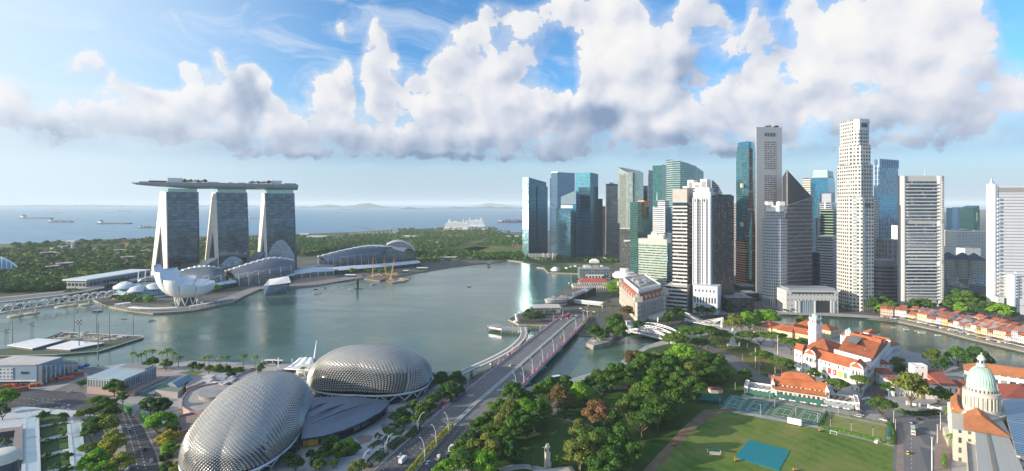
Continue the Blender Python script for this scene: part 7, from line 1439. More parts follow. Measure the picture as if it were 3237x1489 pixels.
def stand():
 BL=mat('blue_grey_panel',(.20,.29,.38),.6,var=.06);r=tg('grandstand','blue grey grandstand building with a honeycomb screen and open stair decks beside the floating stage','grandstand',tuple(g(100,1200,LZ)))
 A,B=P2(-60,1222),P2(116,1220);pl=[A,B,P2(122,1180,4),P2(-60,1176,4)];z1=20;part(r,'lower_level',ins(pl,.06),LZ,7,mat('undercroft',(.05,.06,.07),.7));part(r,'blue_wall',[A,B,B+V3((2,24)),A+V3((0,30))],7,z1,BL,roof=PALE)
 q=A.lerp(B,.58);nn=V3((0,-.4));part(r,'honeycomb_screen',[A+nn,q+nn,q,A],8,z1-2,fcd('honeycomb',(.50,.54,.56),(.18,.22,.25),fh=3.,bw=3.,wu=(.2,.8),wv=(.2,.8),gm=.1,var=.4));part(r,'window',[A.lerp(B,.72)+nn,A.lerp(B,.84)+nn,A.lerp(B,.84),A.lerp(B,.72)],12.5,14.5,GD);part(r,'top_trim',[A+nn*2,B+nn*2,B,A],z1,z1+1.2,PALE);part(r,'base_trim',[A+nn*2,B+nn*2,B,A],6.4,7,WH)
 C0,D0=B+V3((3,1)),P2(242,1168,4);d=(D0-C0).normalized();n=V3((-d[1],d[0]));L=(D0-C0).length
 for k in range(9):
  t=k/8;p=C0+d*(L*t);zt=19-11*t;part(r,'stair_fin',[p,p+d*1.2,p+d*1.2+n*16,p+n*16],LZ,zt,PALE)
 for j in range(4):part(r,'stair_deck',[C0+n*.5,C0+d*(L*(1-.2*j))+n*.5,C0+d*(L*(1-.2*j))+n*15,C0+n*15],4+j*3.8,4.5+j*3.8,GREY)
 mb=MB();P_=[P2(-60,1172,8),P2(130,1172,8),P2(246,1152,5),P2(190,1130,3),P2(-60,1138,3)];mb.prism(P_,LZ,12,ztop=[19,19,7,3.2,3.2]);mb.bd('seating_tier',mat('seating_concrete',(.34,.33,.30),.85,var=.25,scale=.1),r)
 for k,(x,y)in enumerate(((10,1150),(40,1146),(75,1150),(105,1152),(140,1150),(165,1156))):p=g(x,y,10);mb=MB();mb.box(p[0]-7,p[0]+7,p[1]-2,p[1]+2,8,11+k%3);mb.bd('equipment_crate',[PALE,GREY,STEEL][k%3],r)
stand()
def floating():
 r=tg('floating_stage','flat floating stage with green edges, white sheeting and clutter out on the bay','floating platform',tuple(g(290,1085,0)));mb=MB();pl=[P2(x,y,1.5)for x,y in[(-40,1108),(60,1100),(195,1050),(454,1063),(452,1068),(312,1112),(180,1122),(-40,1128)]]
 part(r,'pontoon',pl,-.6,1.6,mat('pontoon_green',(.06,.09,.05),.85,var=.2));rim(r,pl,1.6,.5,PALE,1.2)
 for Q in([(22,1091),(116,1070),(204,1074),(102,1102)],[(146,1100),(227,1077),(330,1084),(222,1105)]):p=[P2(x,y,4)for x,y in Q];part(r,'white_sheeting',p,3.6,4.2,mat('white_sheet',(.78,.78,.78),.7,var=.06));part(r,'scaffold',ins(p,.02),1.6,3.6,mat('scaffold_dark',(.1,.1,.1),.7))
 sq=[P2(x,y,2)for x,y in[(200,1056),(430,1064),(330,1078),(165,1068)]];part(r,'timber_floor',sq,1.6,1.95,mat('tan_boards',(.30,.25,.20),.8,var=.35,scale=.08));q=random.Random(9)
 for k in range(40):
  u,v=q.random(),q.random();p=sq[0].lerp(sq[1],u).lerp(sq[3].lerp(sq[2],u),v);s=q.uniform(1,4);part(r,'stage_crate',[p+V3(w)for w in((-s,-s*.6),(s,-s*.6),(s,s*.6),(-s,s*.6))],1.95,2.2+q.uniform(.3,1.6),q.choice([GREY,PALE,DARK,mat('tan_boards',(.3,.25,.2)),PALE]))
floating()
def mast_light(x,yb,yt,kind,label):
 p=g(x,yb,1.6);z=hz(yt,p[1]);r=tg('floodlight_mast',label,'floodlight mast',tuple(p),'masts round the floating stage');MT=mat('mast_grey',(.22,.26,.30),.5)
 if kind=='lattice':
  mb=MB()
  for sx,sy in((-1,-1),(1,-1),(1,1),(-1,1)):mb.tube([(p[0]+sx,p[1]+sy,1.6),(p[0]+sx*.8,p[1]+sy*.8,z)],.22,4)
  for k in range(int((z-2)/3)):zz=2+3*k;mb.tube([(p[0]-1,p[1]-1,zz),(p[0]+1,p[1]-1,zz+3)],.12,3);mb.tube([(p[0]+1,p[1]+1,zz),(p[0]-1,p[1]+1,zz+3)],.12,3)
  mb.bd('lattice_tower',MT,r)
 else:mb=MB();mb.tube([(p[0],p[1],1.6),(p[0],p[1],z)],[.62,.4],6);mb.bd('pole',MT,r)
 if kind in('lattice','bank'):
  for i in range(4):
   for j in range(3):mb=MB();cx_,cz=p[0]+(i-1.5)*1.7,z-.8-j*1.7;mb.box(cx_-.62,cx_+.62,p[1]-.9,p[1]-.2,cz-.62,cz+.62);mb.bd('floodlight',DARK if(i+j)%2 else STEEL,r)
 if kind=='cross':mb=MB();zz=hz(yt+50,p[1]);mb.box(p[0]-7,p[0]+7,p[1]-.6,p[1]+.6,zz,zz+1.2);mb.bd('cross_arm',MT,r)
for a in((250,1100,1011,'bank','floodlight mast with a tall bank of lamps in front of the white sheeting'),(234,1049,976,'pole','slim grey mast at the far corner of the floating stage'),(305,1054,980,'pole','slim grey mast on the far edge of the floating stage, near its middle'),(346,1090,980,'cross','tall mast with a wide cross arm on the floating stage'),(421,1061,990,'pole','slim grey mast near the water side tip of the floating stage'),(310,1140,1018,'pole','tall bare mast on the shore where the floating stage is moored'),(272,1092,1048,'lattice','short lattice tower carrying lamps beside the white sheeting'),(39,1084,1009,'pole','mast standing in the water at the edge of the picture'),(20,1092,1040,'lattice','low lattice lamp tower beside the seating tier'),(101,1072,1018,'lattice','lattice lamp tower at the channel end of the floating stage')):mast_light(*a)
q=random.Random(4);BR=[mat('orange_net',(.55,.14,.05),.8,var=.3,scale=.5),mat('blue_tarpaulin',(.03,.14,.34),.5,var=.3,scale=.3),mat('rust_red_crate',(.34,.10,.07),.7,var=.2)]
for k,(x,y,m,nm,lab)in enumerate(((150,1208,0,'orange barrier heap','heap of orange barriers by the stair decks'),(165,1203,0,'barrier','orange barrier pile farther from the blue wall'),(180,1196,0,'barrier','orange netting pile before the blue tarpaulin'),(215,1178,1,'tarp','long blue tarpaulin covered pile beside the stair decks'),(245,1166,1,'tarp','blue tarpaulin covered pile nearest the water'),(262,1160,1,'tarp','small blue tarpaulin pile at the end of the line'),(210,1202,2,'hoarding','rust red hoarding beside the blue tarpaulins'),(240,1188,2,'hoarding','rust red hoarding at the end nearest the ribbed box pavilion'),(62,1236,2,'hoarding','rust red container by the junction tree'),(25,1226,0,'barrier','orange barrier pile under the honeycomb screen'),(45,1222,0,'barrier','orange barrier pile in front of the blue wall'),(105,1222,0,'barrier','small orange heap at the foot of the blue wall'))):
 p=g(x,y,LZ);mb=MB()
 if m==2:mb.obox((p[0],p[1]),.5,11,3,LZ,LZ+3.2)
 else:
  for j in range(9):a=q.uniform(-5,5);mb.obox((p[0]+a,p[1]+a*.5+q.uniform(-1.5,1.5)),q.uniform(0,3),q.uniform(1.5,4),q.uniform(.8,2),LZ,LZ+q.uniform(1,2.6))
 o=mb.bd('site_hoarding' if m==2 else('tarpaulin_pile' if m else 'barrier_pile'),BR[m]);o['label']=lab;o['category']='site material';o['group']='site materials beside the grandstand'
for k,Q in enumerate(([(84,1324),(116,1318),(121,1520),(80,1520)],[(223,1342),(250,1336),(272,1520),(240,1520)])):
 r=tg('glass_arcade',('long glass roofed arcade on the side of the grandstand, along the planted beds','long glass roofed arcade on the avenue side of the planted beds')[k],'arcade',tuple(g(Q[0][0],Q[0][1],LZ)),'glass roofed arcades');p=[P2(x,y,5)for x,y in Q];p=[p[0],p[1],p[2],p[3]]
 mb=MB();L=(p[3]-p[0]).length;w=(p[1]-p[0]).length;mb.face([(*p[3],5),(*p[2],5),(*p[1],5.3),(*p[0],5.3)],[(0,0),(w,0),(w,L),(0,L)]);mb.bd('glass_roof',fcd('arcade_roof',(.24,.28,.30),(.42,.50,.53),fh=4.6,bw=60,wu=None,wv=(.06,.97),gm=.3,gr=.2,var=.12,tilt=0),r)
 part(r,'side_channel',[p[0],p[0]+V3((-2.4,0)),p[3]+V3((-2.4,0)),p[3]],4.6,5.4,mat('pale_channel',(.46,.52,.55),.5));part(r,'side_channel',[p[1],p[1]+V3((1.6,0)),p[2]+V3((1.6,0)),p[2]],4.6,5.4,MATS['pale_channel']);part(r,'wall',ins(p,.06),LZ,4.6,GD)
r=tg('brown_court','low brown framed courtyard building at the corner by the glass roofed arcade','courtyard building',tuple(g(40,1400,LZ)));BF=mat('mauve_frame',(.26,.21,.20),.8);z=7
o_,i_=[P2(x,y,z)for x,y in[(-40,1358),(72,1348),(71,1452),(-40,1484)]],[P2(x,y,z)for x,y in[(-40,1372),(47,1360),(36,1444),(-40,1462)]];mb=MB()
for k in range(4):j=(k+1)%4;mb.face([(*o_[k],z),(*o_[j],z),(*i_[j],z),(*i_[k],z)][::-1]);mb.wall(o_[k],o_[j],LZ,z);mb.wall(o_[j],o_[k],LZ,z);mb.wall(i_[k],i_[j],LZ,z);mb.wall(i_[j],i_[k],LZ,z)
mb.bd('frame_wall',BF,r);part(r,'court_floor',i_,LZ,LZ+.4,mat('court_floor',(.30,.38,.42),.6))
c=g(6,1430,22);r=tg('round_tower','dark blue round tower with a cream rounded top cut by the picture edge','round tower',(c[0],c[1],LZ));mb=MB();mb.lathe(c,[(7.2,LZ),(7.2,17.5)],28);mb.bd('wall',mat('dark_blue_wall',(.03,.06,.09),.3),r);mb=MB();mb.lathe(c,[(7.8,17.5),(8.2,20),(7.6,22),(5.5,22.6),(0,22.7)],28);mb.bd('cream_top',mat('cream_top',(.60,.58,.50),.6),r,smooth=True,weld=True)
# channel bridges at the far left
def helix():
 C_=[(-60,1000),(20,984),(100,972),(180,960),(250,950),(310,942),(365,936)];P=[g(x,y,9)for x,y in C_];Q=[]
 for i in range(49):t=i/8;a=min(int(t),5);Q.append(P[a].lerp(P[a+1],t-a))
 r=tg('spiral_footbridge','steel footbridge wrapped in a double spiral of tubes crossing the channel','footbridge',tuple(Q[24]));SW=mat('bridge_steel',(.58,.60,.62),.4,.35);mb=MB()
 d=(Q[-1]-Q[0]).normalized();n=V3((-d[1],d[0],0));up=V3((0,0,1));mb.strip([q-n*3.5 for q in Q],[q+n*3.5 for q in Q]);mb.strip([q-n*3.5-up for q in Q],[q-n*3.5 for q in Q]);mb.bd('deck',PALE,r)
 L=(Q[-1]-Q[0]).length;turns=L/26
 for s,rad,ph in((1,6.4,0),(1,6.4,pi),(-1,5.2,.8),(-1,5.2,.8+pi)):
  pts=[]
  for i in range(241):t=i/240;a=s*2*pi*turns*t+ph;b=t*48;k=min(int(b),47);c=Q[k].lerp(Q[k+1],b-k)+up*3.2;pts.append(c+n*rad*cos(a)+up*rad*sin(a)*.95)
  mb=MB();mb.tube(pts,.55,5);mb.bd('spiral_tube',SW,r)
 q=random.Random(2);mb=MB()
 for i in range(46):
  c=Q[i]+up*7.5;mb.face([c+n*-2.5,c+d*4+n*-2.5,c+d*4+n*2.5,c+n*2.5])
 mb.bd('glass_canopy_pane',mat('bridge_canopy',(.48,.54,.57),.3,.2),r)
 for x,y in((50,1000),(100,992),(196,970),(228,966),(270,964)):
  p=g(x,y,0);mb=MB();mb.lathe(p,[(9,-1),(9,1.2),(6,2),(0,2)],16);mb.tube([(p[0]-3,p[1]+2,1),(p[0]+1,p[1]+10,8)],.8,5);mb.tube([(p[0]+3,p[1]+2,1),(p[0]-1,p[1]+10,8)],.8,5);mb.bd('pier_base',mat('buff_pier',(.48,.42,.32),.8),r)
helix()
r,A,B=deck('channel_road_bridge','pale concrete road bridge over the channel behind the spiral footbridge',[(-80,946),(60,934),(180,922),(275,908),(330,898)],[(-80,964),(60,948),(180,934),(275,919),(330,908)],10,2,PALE,'road bridge')
mb=MB();mb.strip([q+V3((0,0,.05))+(a-q)*.12 for a,q in zip(A,B)],[q+V3((0,0,.05))+(a-q)*.88 for a,q in zip(A,B)]);mb.bd('roadway',ASPHP,r)
for i in range(1,4):
 c=(A[i]+B[i])/2;mb=MB();mb.tube([(c[0],c[1],-1),(c[0]-3,c[1],8)],1.4,6);mb.tube([(c[0]+2,c[1],-1),(c[0]+5,c[1],8)],1.4,6);mb.bd('pier',PALE,r)
def conservatory():
 c=at(-30,1230);r=tg('glass_conservatory','ribbed shell shaped glass conservatory at the edge of the gardens','conservatory',(c[0],c[1],LZ));G_=mat('conservatory_glass',(.20,.42,.50),.15,.4,var=.15);mb=MB();rows=[];K=18
 for i in range(K+1):
  t=i/K;x=-60+t*133;h=44*sin(pi*(.12+.86*t))**.8*(1-.45*t);w=60*(1-.75*t);rows.append([at(x,1230+w*cos(pi*j/10),max(LZ,LZ+h*sin(pi*j/10)**.8))for j in range(11)])
 for i in range(K):mb.strip(rows[i+1],rows[i])
 mb.bd('glass_shell',G_,r,smooth=True,weld=True)
 for i in range(1,K,2):mb=MB();mb.tube([p+V3((0,-.3,.3))for p in rows[i]],.8,4);mb.bd('white_rib',WH,r)
conservatory()
# memorial at the near park
c=at(1731,318,LZ);r=tg('memorial','pale stone memorial tower with stepped terraces standing on the park lawn','memorial',tuple(c));mb=MB()
for s,z0,z1 in((3.6,LZ,6),(2.7,6,11.5),(3.0,11.5,12.2),(2.2,12.2,14.5),(2.6,14.5,15.1),(1.6,15.1,16.4)):mb.obox((c[0],c[1]),.25,s,s*.75,z0,z1)
mb.bd('tower',STONE,r);
for s in(-1,1):mb=MB();mb.obox((c[0]+s*1.2,c[1]-1.),.25,.7,.5,12.2,14.2);mb.bd('niche',GD,r)
mb=MB();mb.obox((c[0]+3,c[1]-10),.25,26,14,LZ,LZ+1.4);mb.obox((c[0]+3,c[1]-10),.25,20,9,LZ+1.4,LZ+2.4);mb.bd('terrace',STONE,r)
# trees, palms, hedges, far woods
def leaf_mat(name,col,col2,tr=.3):
 m=bpy.data.materials.new(name);m.use_nodes=True;t=m.node_tree;N=NT(t);b=t.nodes['Principled BSDF'];out=t.nodes['Material Output']
 geo=N.node('ShaderNodeNewGeometry').outputs['Position'];rnd=N.node('ShaderNodeObjectInfo').outputs['Random']
 n=N.noise(geo,.22,4.,.65,dims='3D');k=N.m('ADD',N.ramp(n,.32,.68),N.m('MULTIPLY',N.m('SUBTRACT',rnd,.5),.9),clamp=True)
 c=N.mix(k,col,col2);f=N.ramp(N.noise(geo,1.1,2.,.5,dims='3D'),.3,.7,.72,1.28,False);c=N.v('MULTIPLY',c,N.xyz(f,f,f))
 N.put(b.inputs['Base Color'],c);b.inputs['Roughness'].default_value=.62;b.inputs['Specular IOR Level'].default_value=.25
 tl=N.node('ShaderNodeBsdfTranslucent');N.put(tl.inputs[0],N.v('MULTIPLY',c,(1.15,1.25,.6)));mx=N.node('ShaderNodeMixShader');mx.inputs[0].default_value=tr
 t.links.new(b.outputs[0],mx.inputs[1]);t.links.new(tl.outputs[0],mx.inputs[2]);t.links.new(mx.outputs[0],out.inputs[0]);return m
LEAF=dict(broad=leaf_mat('broad_leaves',(0.0453,0.124,0.0195),(0.113,0.222,0.0311)),rain=leaf_mat('rain_tree_leaves',(0.0589,0.132,0.0233),(0.136,0.222,0.0389)),bright=leaf_mat('bright_leaves',(0.113,0.277,0.0195),(0.215,0.403,0.035)),olive=leaf_mat('olive_leaves',(0.113,0.16,0.0311),(0.237,0.265,0.0545)),russet=leaf_mat('russet_leaves',(0.118,0.11,0.0428),(0.271,0.149,0.0701)),dark=leaf_mat('dark_leaves',(0.0317,0.0892,0.0273),(0.0634,0.149,0.035)),palm=leaf_mat('palm_leaves',(0.0906,0.18,0.0292),(0.17,0.265,0.0486)),yellow=leaf_mat('yellowing_leaves',(0.17,0.254,0.0311),(0.43,0.36,0.0584)))
BARK=mat('bark',(.13,.10,.075),.9,var=.25,scale=1.)
def leaf_mesh(name,cen,nor,size,m,rs,flat=.55):
 """many small bent leaf clumps: centres, outward normals, sizes"""
 n=len(cen);nr=nor+rs.normal(0,flat,(n,3));nr/=np.linalg.norm(nr,axis=1)[:,None]+1e-9
 a=np.cross(nr,rs.normal(0,1,(n,3)));a/=np.linalg.norm(a,axis=1)[:,None]+1e-9;b=np.cross(nr,a)
 s=np.asarray(size).reshape(-1,1)*np.ones((n,1));k=rs.uniform(.65,1.2,(n,1))
 v=np.stack([cen-a*s*k,cen-b*s*.62+nr*s*.14,cen+a*s*k,cen+b*s*.62+nr*s*.14],1).reshape(-1,3).astype(np.float32)
 me=bpy.data.meshes.new(name);me.vertices.add(4*n);me.vertices.foreach_set('co',v.ravel());me.loops.add(4*n);me.loops.foreach_set('vertex_index',np.arange(4*n,dtype=np.int32));me.polygons.add(n);me.polygons.foreach_set('loop_start',np.arange(0,4*n,4,dtype=np.int32))
 try:me.polygons.foreach_set('loop_total',np.full(n,4,np.int32))
 except Exception:pass
 me.update(calc_edges=True);me.materials.append(m);return me
def crown_points(rs,R_,H,base,nl,per,shape):
 """lobes over a dome of radius R_ and height H standing on base; returns centres, normals, limb tips"""
 C_,N_,T_=[],[],[]
 for i in range(nl):
  a=rs.uniform(0,2*pi);e=rs.uniform(0,1)**.8 if shape!='umbrella' else rs.uniform(.35,1.)
  if i<nl//2:a=2*pi*i/(nl//2)+rs.uniform(-.3,.3);e=rs.uniform(.0,.35)if shape!='umbrella' else rs.uniform(.3,.55)
  e=max(0.,e);r=cos(e*pi/2)**.8*R_*rs.uniform(.62,.82);z=base+H*(.22+.62*sin(e*pi/2))*rs.uniform(.85,1.05)
  lr=R_*rs.uniform(.2,.43)*(.9 if shape=='umbrella' else 1);c=np.array([r*cos(a),r*sin(a),z]);T_.append(c)
  d=rs.normal(0,1,(per,3));d[:,2]=np.abs(d[:,2])*.9-.25*rs.random(per);d/=np.linalg.norm(d,axis=1)[:,None]
  sq=np.array([1,1,.75 if shape!='umbrella' else.42]);rad=lr*(1+.13*rs.normal(0,1,(per,1))-.1*rs.random((per,1)))
  C_.append(c+d*rad*sq);N_.append(d)
 return np.concatenate(C_),np.concatenate(N_),T_
PROTO={}
def proto(kind,R_,H,base,nl,per,size,shape='round',variants=3,limbs=7,label='',tw=.45):
 out=[]
 for v in range(variants):
  rs=np.random.default_rng(abs(hash_(kind))+v*17);c,n,T_=crown_points(rs,R_,H,base,nl,per,shape)
  me=leaf_mesh('crown',c,n,rs.uniform(.7,1.25,len(c))*size,LEAF[kind if kind in LEAF else label],rs)
  tb=MB();fork=V3((0,0,base*.55));tb.tube([(0,0,-.3),fork*.5,fork],[tw*1.25,tw,tw*.85],7)
  for t in T_[:limbs]:t=V3(t);tb.tube([fork,fork.lerp(t,.5)+V3((0,0,-.06*R_)),t],[tw*.6,tw*.38,tw*.14],5,cap=False)
  o=tb.bd('trunk',BARK);tm=o.data;bpy.data.objects.remove(o);out.append((me,tm))
 PROTO[kind]=(out,R_)
def hash_(s):return sum((i+1)*ord(ch)for i,ch in enumerate(s))
proto('broad',7,9.5,4.5,17,230,.62);proto('rain',9.5,6.5,6.5,20,230,.62,'umbrella',limbs=11);proto('bright',7,9,4,17,230,.62);proto('olive',6.5,9,4.5,15,220,.6);proto('russet',7.5,9.5,4.5,17,240,.62,variants=2);proto('dark',6,8,3.5,14,220,.58);proto('yellow',6,8.5,4.5,14,190,.62)
LEAF['small']=LEAF['broad'];proto('small',3,4.2,2.2,10,120,.42,variants=2,limbs=5,tw=.16)
def palm_proto():
 out=[]
 for v in range(2):
  rs=np.random.default_rng(50+v);h=9;C_,N_,S_=[],[],[];fr=MB()
  for k in range(17):
   a=2*pi*k/17+rs.uniform(-.2,.2);up=rs.uniform(-.1,.8);L=rs.uniform(2.7,3.6);pts=[]
   for j in range(6):t=j/5;pts.append(V3((cos(a)*L*t,sin(a)*L*t,h+up*2.4*t-2.3*t*t)))
   for p,q in zip(pts,pts[1:]):
    s=V3((-sin(a),cos(a),0))*.42;dz=V3((0,0,-.22));fr.face([p-s+dz,q-s+dz,q,p]);fr.face([p,q,q+s+dz,p+s+dz])
  o=fr.bd('crown',LEAF['palm']);cm=o.data;bpy.data.objects.remove(o);tb=MB();tb.tube([(0,0,-.2),(.15,0,h*.5),(0,.1,h+.1)],[.3,.2,.17],6);o=tb.bd('trunk',mat('palm_trunk',(.22,.19,.15),.9));tm=o.data;bpy.data.objects.remove(o);out.append((cm,tm))
 PROTO['palm']=(out,3.4)
palm_proto()
LAB=dict(broad='round crowned dark green tree',rain='wide flat crowned rain tree with spreading limbs',bright='bright fresh green round crowned tree',olive='olive green loose crowned tree',russet='russet tinged dense tree',dark='very dark dense green tree',yellow='tree with yellowing upper leaves',small='small young tree with a thin stem',palm='slender palm with a feathery head')
tq=random.Random(21);TCOUNT=[0]
def tree(kind,p,scale,where,group,parts=True):
 pr,R_=PROTO[kind];k=TCOUNT[0];TCOUNT[0]+=1;me,tm=pr[k%len(pr)];nm='palm_tree' if kind=='palm' else 'tree'
 r=bpy.data.objects.new(nm,None);r.empty_display_size=.5;C.objects.link(r);r.location=p;r.rotation_euler=(0,0,tq.uniform(0,6.28));s=scale*tq.uniform(.93,1.07);r.scale=(s,s,s*tq.uniform(.92,1.12));tag(r,LAB[kind]+' '+where,'palm' if kind=='palm' else 'tree',LAB[kind].split(' with')[0]+'s '+where if group is None else group)
 for n_,m_ in(('crown',me),('trunk',tm)):o=bpy.data.objects.new(n_,m_);C.objects.link(o);o.parent=r
 return r
def ppx(kind,L,where):
 """L: (px, py of the crown's middle, crown width in frame pixels)"""
 for(x,y,w)in L:
  pr,R_=PROTO[kind];s=1.
  for _ in range(3):zc={'rain':8.5,'palm':8.5,'small':4}.get(kind,8.2)*s+LZ;p=g(x,y,zc);s=(w/FPX*p[1]/2)/(R_*.98)
  p=g(x,y,{'rain':8.5,'palm':8.5,'small':4}.get(kind,8.2)*s+LZ);tree(kind,(p[0],p[1],LZ),s,where,None)
def plant_base(kind,L,where,h=1.):
 for q in L:x,y,s=q if len(q)==3 else(*q,h);p=g(x,y,LZ);tree(kind,(p[0],p[1],LZ),s,where,None)
W1='in the grove beside the bridge approach road'
ppx('broad',[(1627,1250,79),(1575,1289,70),(1707,1296,70),(1550,1324,63),(1645,1324,70),(1515,1341,61),(1617,1369,79),(1456,1414,70),(1449,1470,88),(1668,1345,68),(1590,1395,68),(1545,1372,68)],W1)
ppx('dark',[(1665,1257,63),(1487,1376,61),(1690,1322,63),(1480,1440,70),(1612,1420,68)],W1);ppx('bright',[(1658,1296,72),(1529,1456,95),(1404,1486,68)],W1);ppx('olive',[(1610,1296,68),(1545,1404,70),(1589,1338,70),(1568,1365,68),(1505,1414,77),(1556,1428,72)],W1)
W1='along the river side of the park'
ppx('broad',[(1735,1213,60),(1781,1215,58),(1707,1240,56),(1889,1201,58),(1935,1191,71),(1987,1198,62),(2060,1191,62),(2109,1166,89),(2239,1142,94),(1960,1170,56),(2040,1150,71),(2150,1190,67),(2010,1175,62),(2090,1195,56)],W1)
ppx('bright',[(1840,1240,67),(2158,1121,94),(2128,1135,67),(1812,1252,51),(2050,1205,49),(1930,1205,49)],W1);ppx('russet',[(1770,1250,76),(2011,1135,71)],W1);ppx('olive',[(2081,1128,58),(2266,1150,67),(2100,1160,67),(2179,1172,78)],W1);ppx('rain',[(2190,1150,112),(2220,1170,107),(2140,1090,100)],W1);ppx('dark',[(2022,1194,49),(1860,1205,49),(1900,1225,44)],W1)
W1='round the middle of the park lawns'
ppx('russet',[(1889,1303,103)],W1);ppx('broad',[(1935,1330,69),(2039,1250,89),(2078,1299,91),(1987,1285,73),(1994,1435,78),(2130,1254,94),(1959,1397,96),(1935,1440,94),(1907,1478,100),(2010,1300,67)],W1);ppx('rain',[(2029,1337,116),(1889,1380,132),(2138,1250,107),(2060,1275,100)],W1);ppx('olive',[(1833,1358,69),(1833,1428,94),(1870,1410,78),(2020,1255,67),(1975,1300,56)],W1);ppx('dark',[(1905,1345,62),(1860,1440,56),(2110,1300,60),(2090,1270,62),(1850,1380,44),(1950,1470,73)],W1);ppx('small',[(1760,1448,24),(1782,1452,22),(1683,1468,20),(1845,1270,29),(1735,1455,15)],W1)
W1='between the river bridges and the theatre'
ppx('rain',[(2180,1055,88),(2235,1060,92),(2280,1064,72),(2363,1064,76),(2405,1070,66),(2453,1074,68),(2501,1086,78),(2540,1088,60),(2210,1085,80)],W1);ppx('olive',[(2318,1020,62),(2539,1014,46)],W1);ppx('bright',[(2369,1012,60),(2430,1000,72),(2299,1176,34)],W1);ppx('broad',[(2395,1008,50),(2345,1018,50),(2356,1186,40),(2225,1192,46),(2196,1221,64),(2165,1235,50),(2254,1196,36),(2280,1195,34)],W1)
W1='round the theatre and club house'
ppx('rain',[(2408,1130,80),(2472,1146,84),(2642,1221,76),(2719,1208,72),(2786,1285,92)],W1);ppx('broad',[(2571,1178,38),(2804,1222,44),(2966,1246,60),(2500,1165,30)],W1);ppx('olive',[(2879,1228,92),(2841,1150,44)],W1);ppx('dark',[(2850,1168,36),(2998,1250,34)],W1)
W1='on the river bank behind the old parliament house'
ppx('broad',[(3028,1125,58),(2983,1146,44)],W1);ppx('olive',[(2948,1130,50)],W1);ppx('dark',[(3083,1125,80),(3060,1148,40),(2970,1152,40)],W1);ppx('bright',[(3072,1138,36)],W1)
W1='behind the shophouses at the foot of the towers'
ppx('broad',[(2762,960,46),(2790,955,50),(2820,968,44),(2910,962,40),(2932,966,40),(3000,962,44),(3022,945,60),(3050,950,60),(3085,960,50),(3140,978,50)],W1);ppx('bright',[(2782,974,34),(3042,975,40),(3165,982,60),(3190,985,50)],W1);ppx('dark',[(2890,960,40),(3105,975,44),(3080,935,50),(3120,945,44)],W1)
plant_base('palm',[(2891,1018,.6),(2950,1030,.6),(3030,1052,.6),(3140,1070,.6),(3100,1062,.6),(2845,1004,.55)],'on the quay in front of the shophouses')
W1='round the granite riverside hotel'
ppx('russet',[(1980,984,44)],W1);ppx('broad',[(1944,1012,58),(1951,1036,62),(1882,1050,50),(1925,1045,44),(1905,1062,36),(1960,1055,44),(2140,985,40),(2120,1000,36),(2155,1000,30)],W1);ppx('dark',[(2020,1022,40),(2060,1020,28)],W1)
plant_base('palm',[(1853,1040,1.),(1905,985,1.2),(1918,975,1.2),(1890,1000,1.1),(1930,990,1.1),(1870,1010,1.)],W1)
ppx('dark',[(1668,985,22),(1680,990,24),(1690,1000,24),(1672,1004,22),(1700,990,24),(1688,978,22),(1712,1000,22),(1660,996,20)],'on the jetty plaza beside the flat white roofed pavilion')
W1='behind the granite hotel'
ppx('bright',[(1930,905,34),(1950,896,36),(1970,890,38),(1990,888,36),(2008,882,34),(1940,915,34),(1962,908,36)],W1)
ppx('dark',[(2205,974,24),(2220,976,24),(2236,977,26),(2252,976,26),(2262,975,24),(2120,990,36),(2105,1005,30),(2340,965,30),(2310,968,30),(2360,972,24)],'at the feet of the riverside towers')
ppx('small',[(2526,974,16),(2545,976,14),(2650,968,18),(2680,970,18),(2700,968,20),(2480,980,12),(2502,978,14),(2430,982,12)],'on the terrace before the portal block')
W1='on the promenade of the near shore'
plant_base('palm',[(419,1150,1.25),(436,1152,1.1),(447,1150,1.2),(463,1146,1.2),(481,1148,1.25),(512,1150,1.2),(530,1148,1.4),(546,1152,1.25),(564,1164,1.3),(646,1160,1.2),(661,1160,1.25),(697,1162,1.2),(716,1164,1.2),(770,1162,1.3),(806,1164,1.2),(958,1190,.9)],W1)
ppx('broad',[(482,1146,40),(464,1150,30),(525,1152,34),(608,1158,30),(631,1158,30),(690,1166,40),(715,1170,34),(660,1168,28),(824,1164,26),(760,1172,26),(800,1170,20)],W1);ppx('bright',[(744,1172,24)],W1);ppx('dark',[(730,1180,28),(720,1190,24),(922,1186,22),(900,1178,20)],W1)
W1='round the lawns beside the spiky shells'
ppx('dark',[(1400,1190,60),(1440,1200,54),(1420,1225,62),(1395,1240,50),(1365,1190,26),(1450,1225,44),(910,1440,46),(935,1460,44),(983,1432,36),(1000,1460,40),(930,1420,30),(1430,1250,40)],W1);ppx('broad',[(1366,1262,44),(1309,1285,44),(1248,1318,40),(1278,1330,42),(1320,1325,44),(1047,1402,56),(1017,1438,48),(1070,1428,50),(1340,1300,40),(1268,1305,36),(1030,1420,44),(1010,1470,40),(1285,1312,34)],W1);ppx('olive',[(1360,1282,40),(1333,1292,40),(1140,1475,44),(1120,1484,40)],W1);ppx('bright',[(1055,1462,30),(1100,1408,44),(1275,1332,34)],W1);ppx('small',[(1195,1378,24),(1127,1418,28),(1352,1268,26)],W1)
W1='along the avenue by the planted beds'
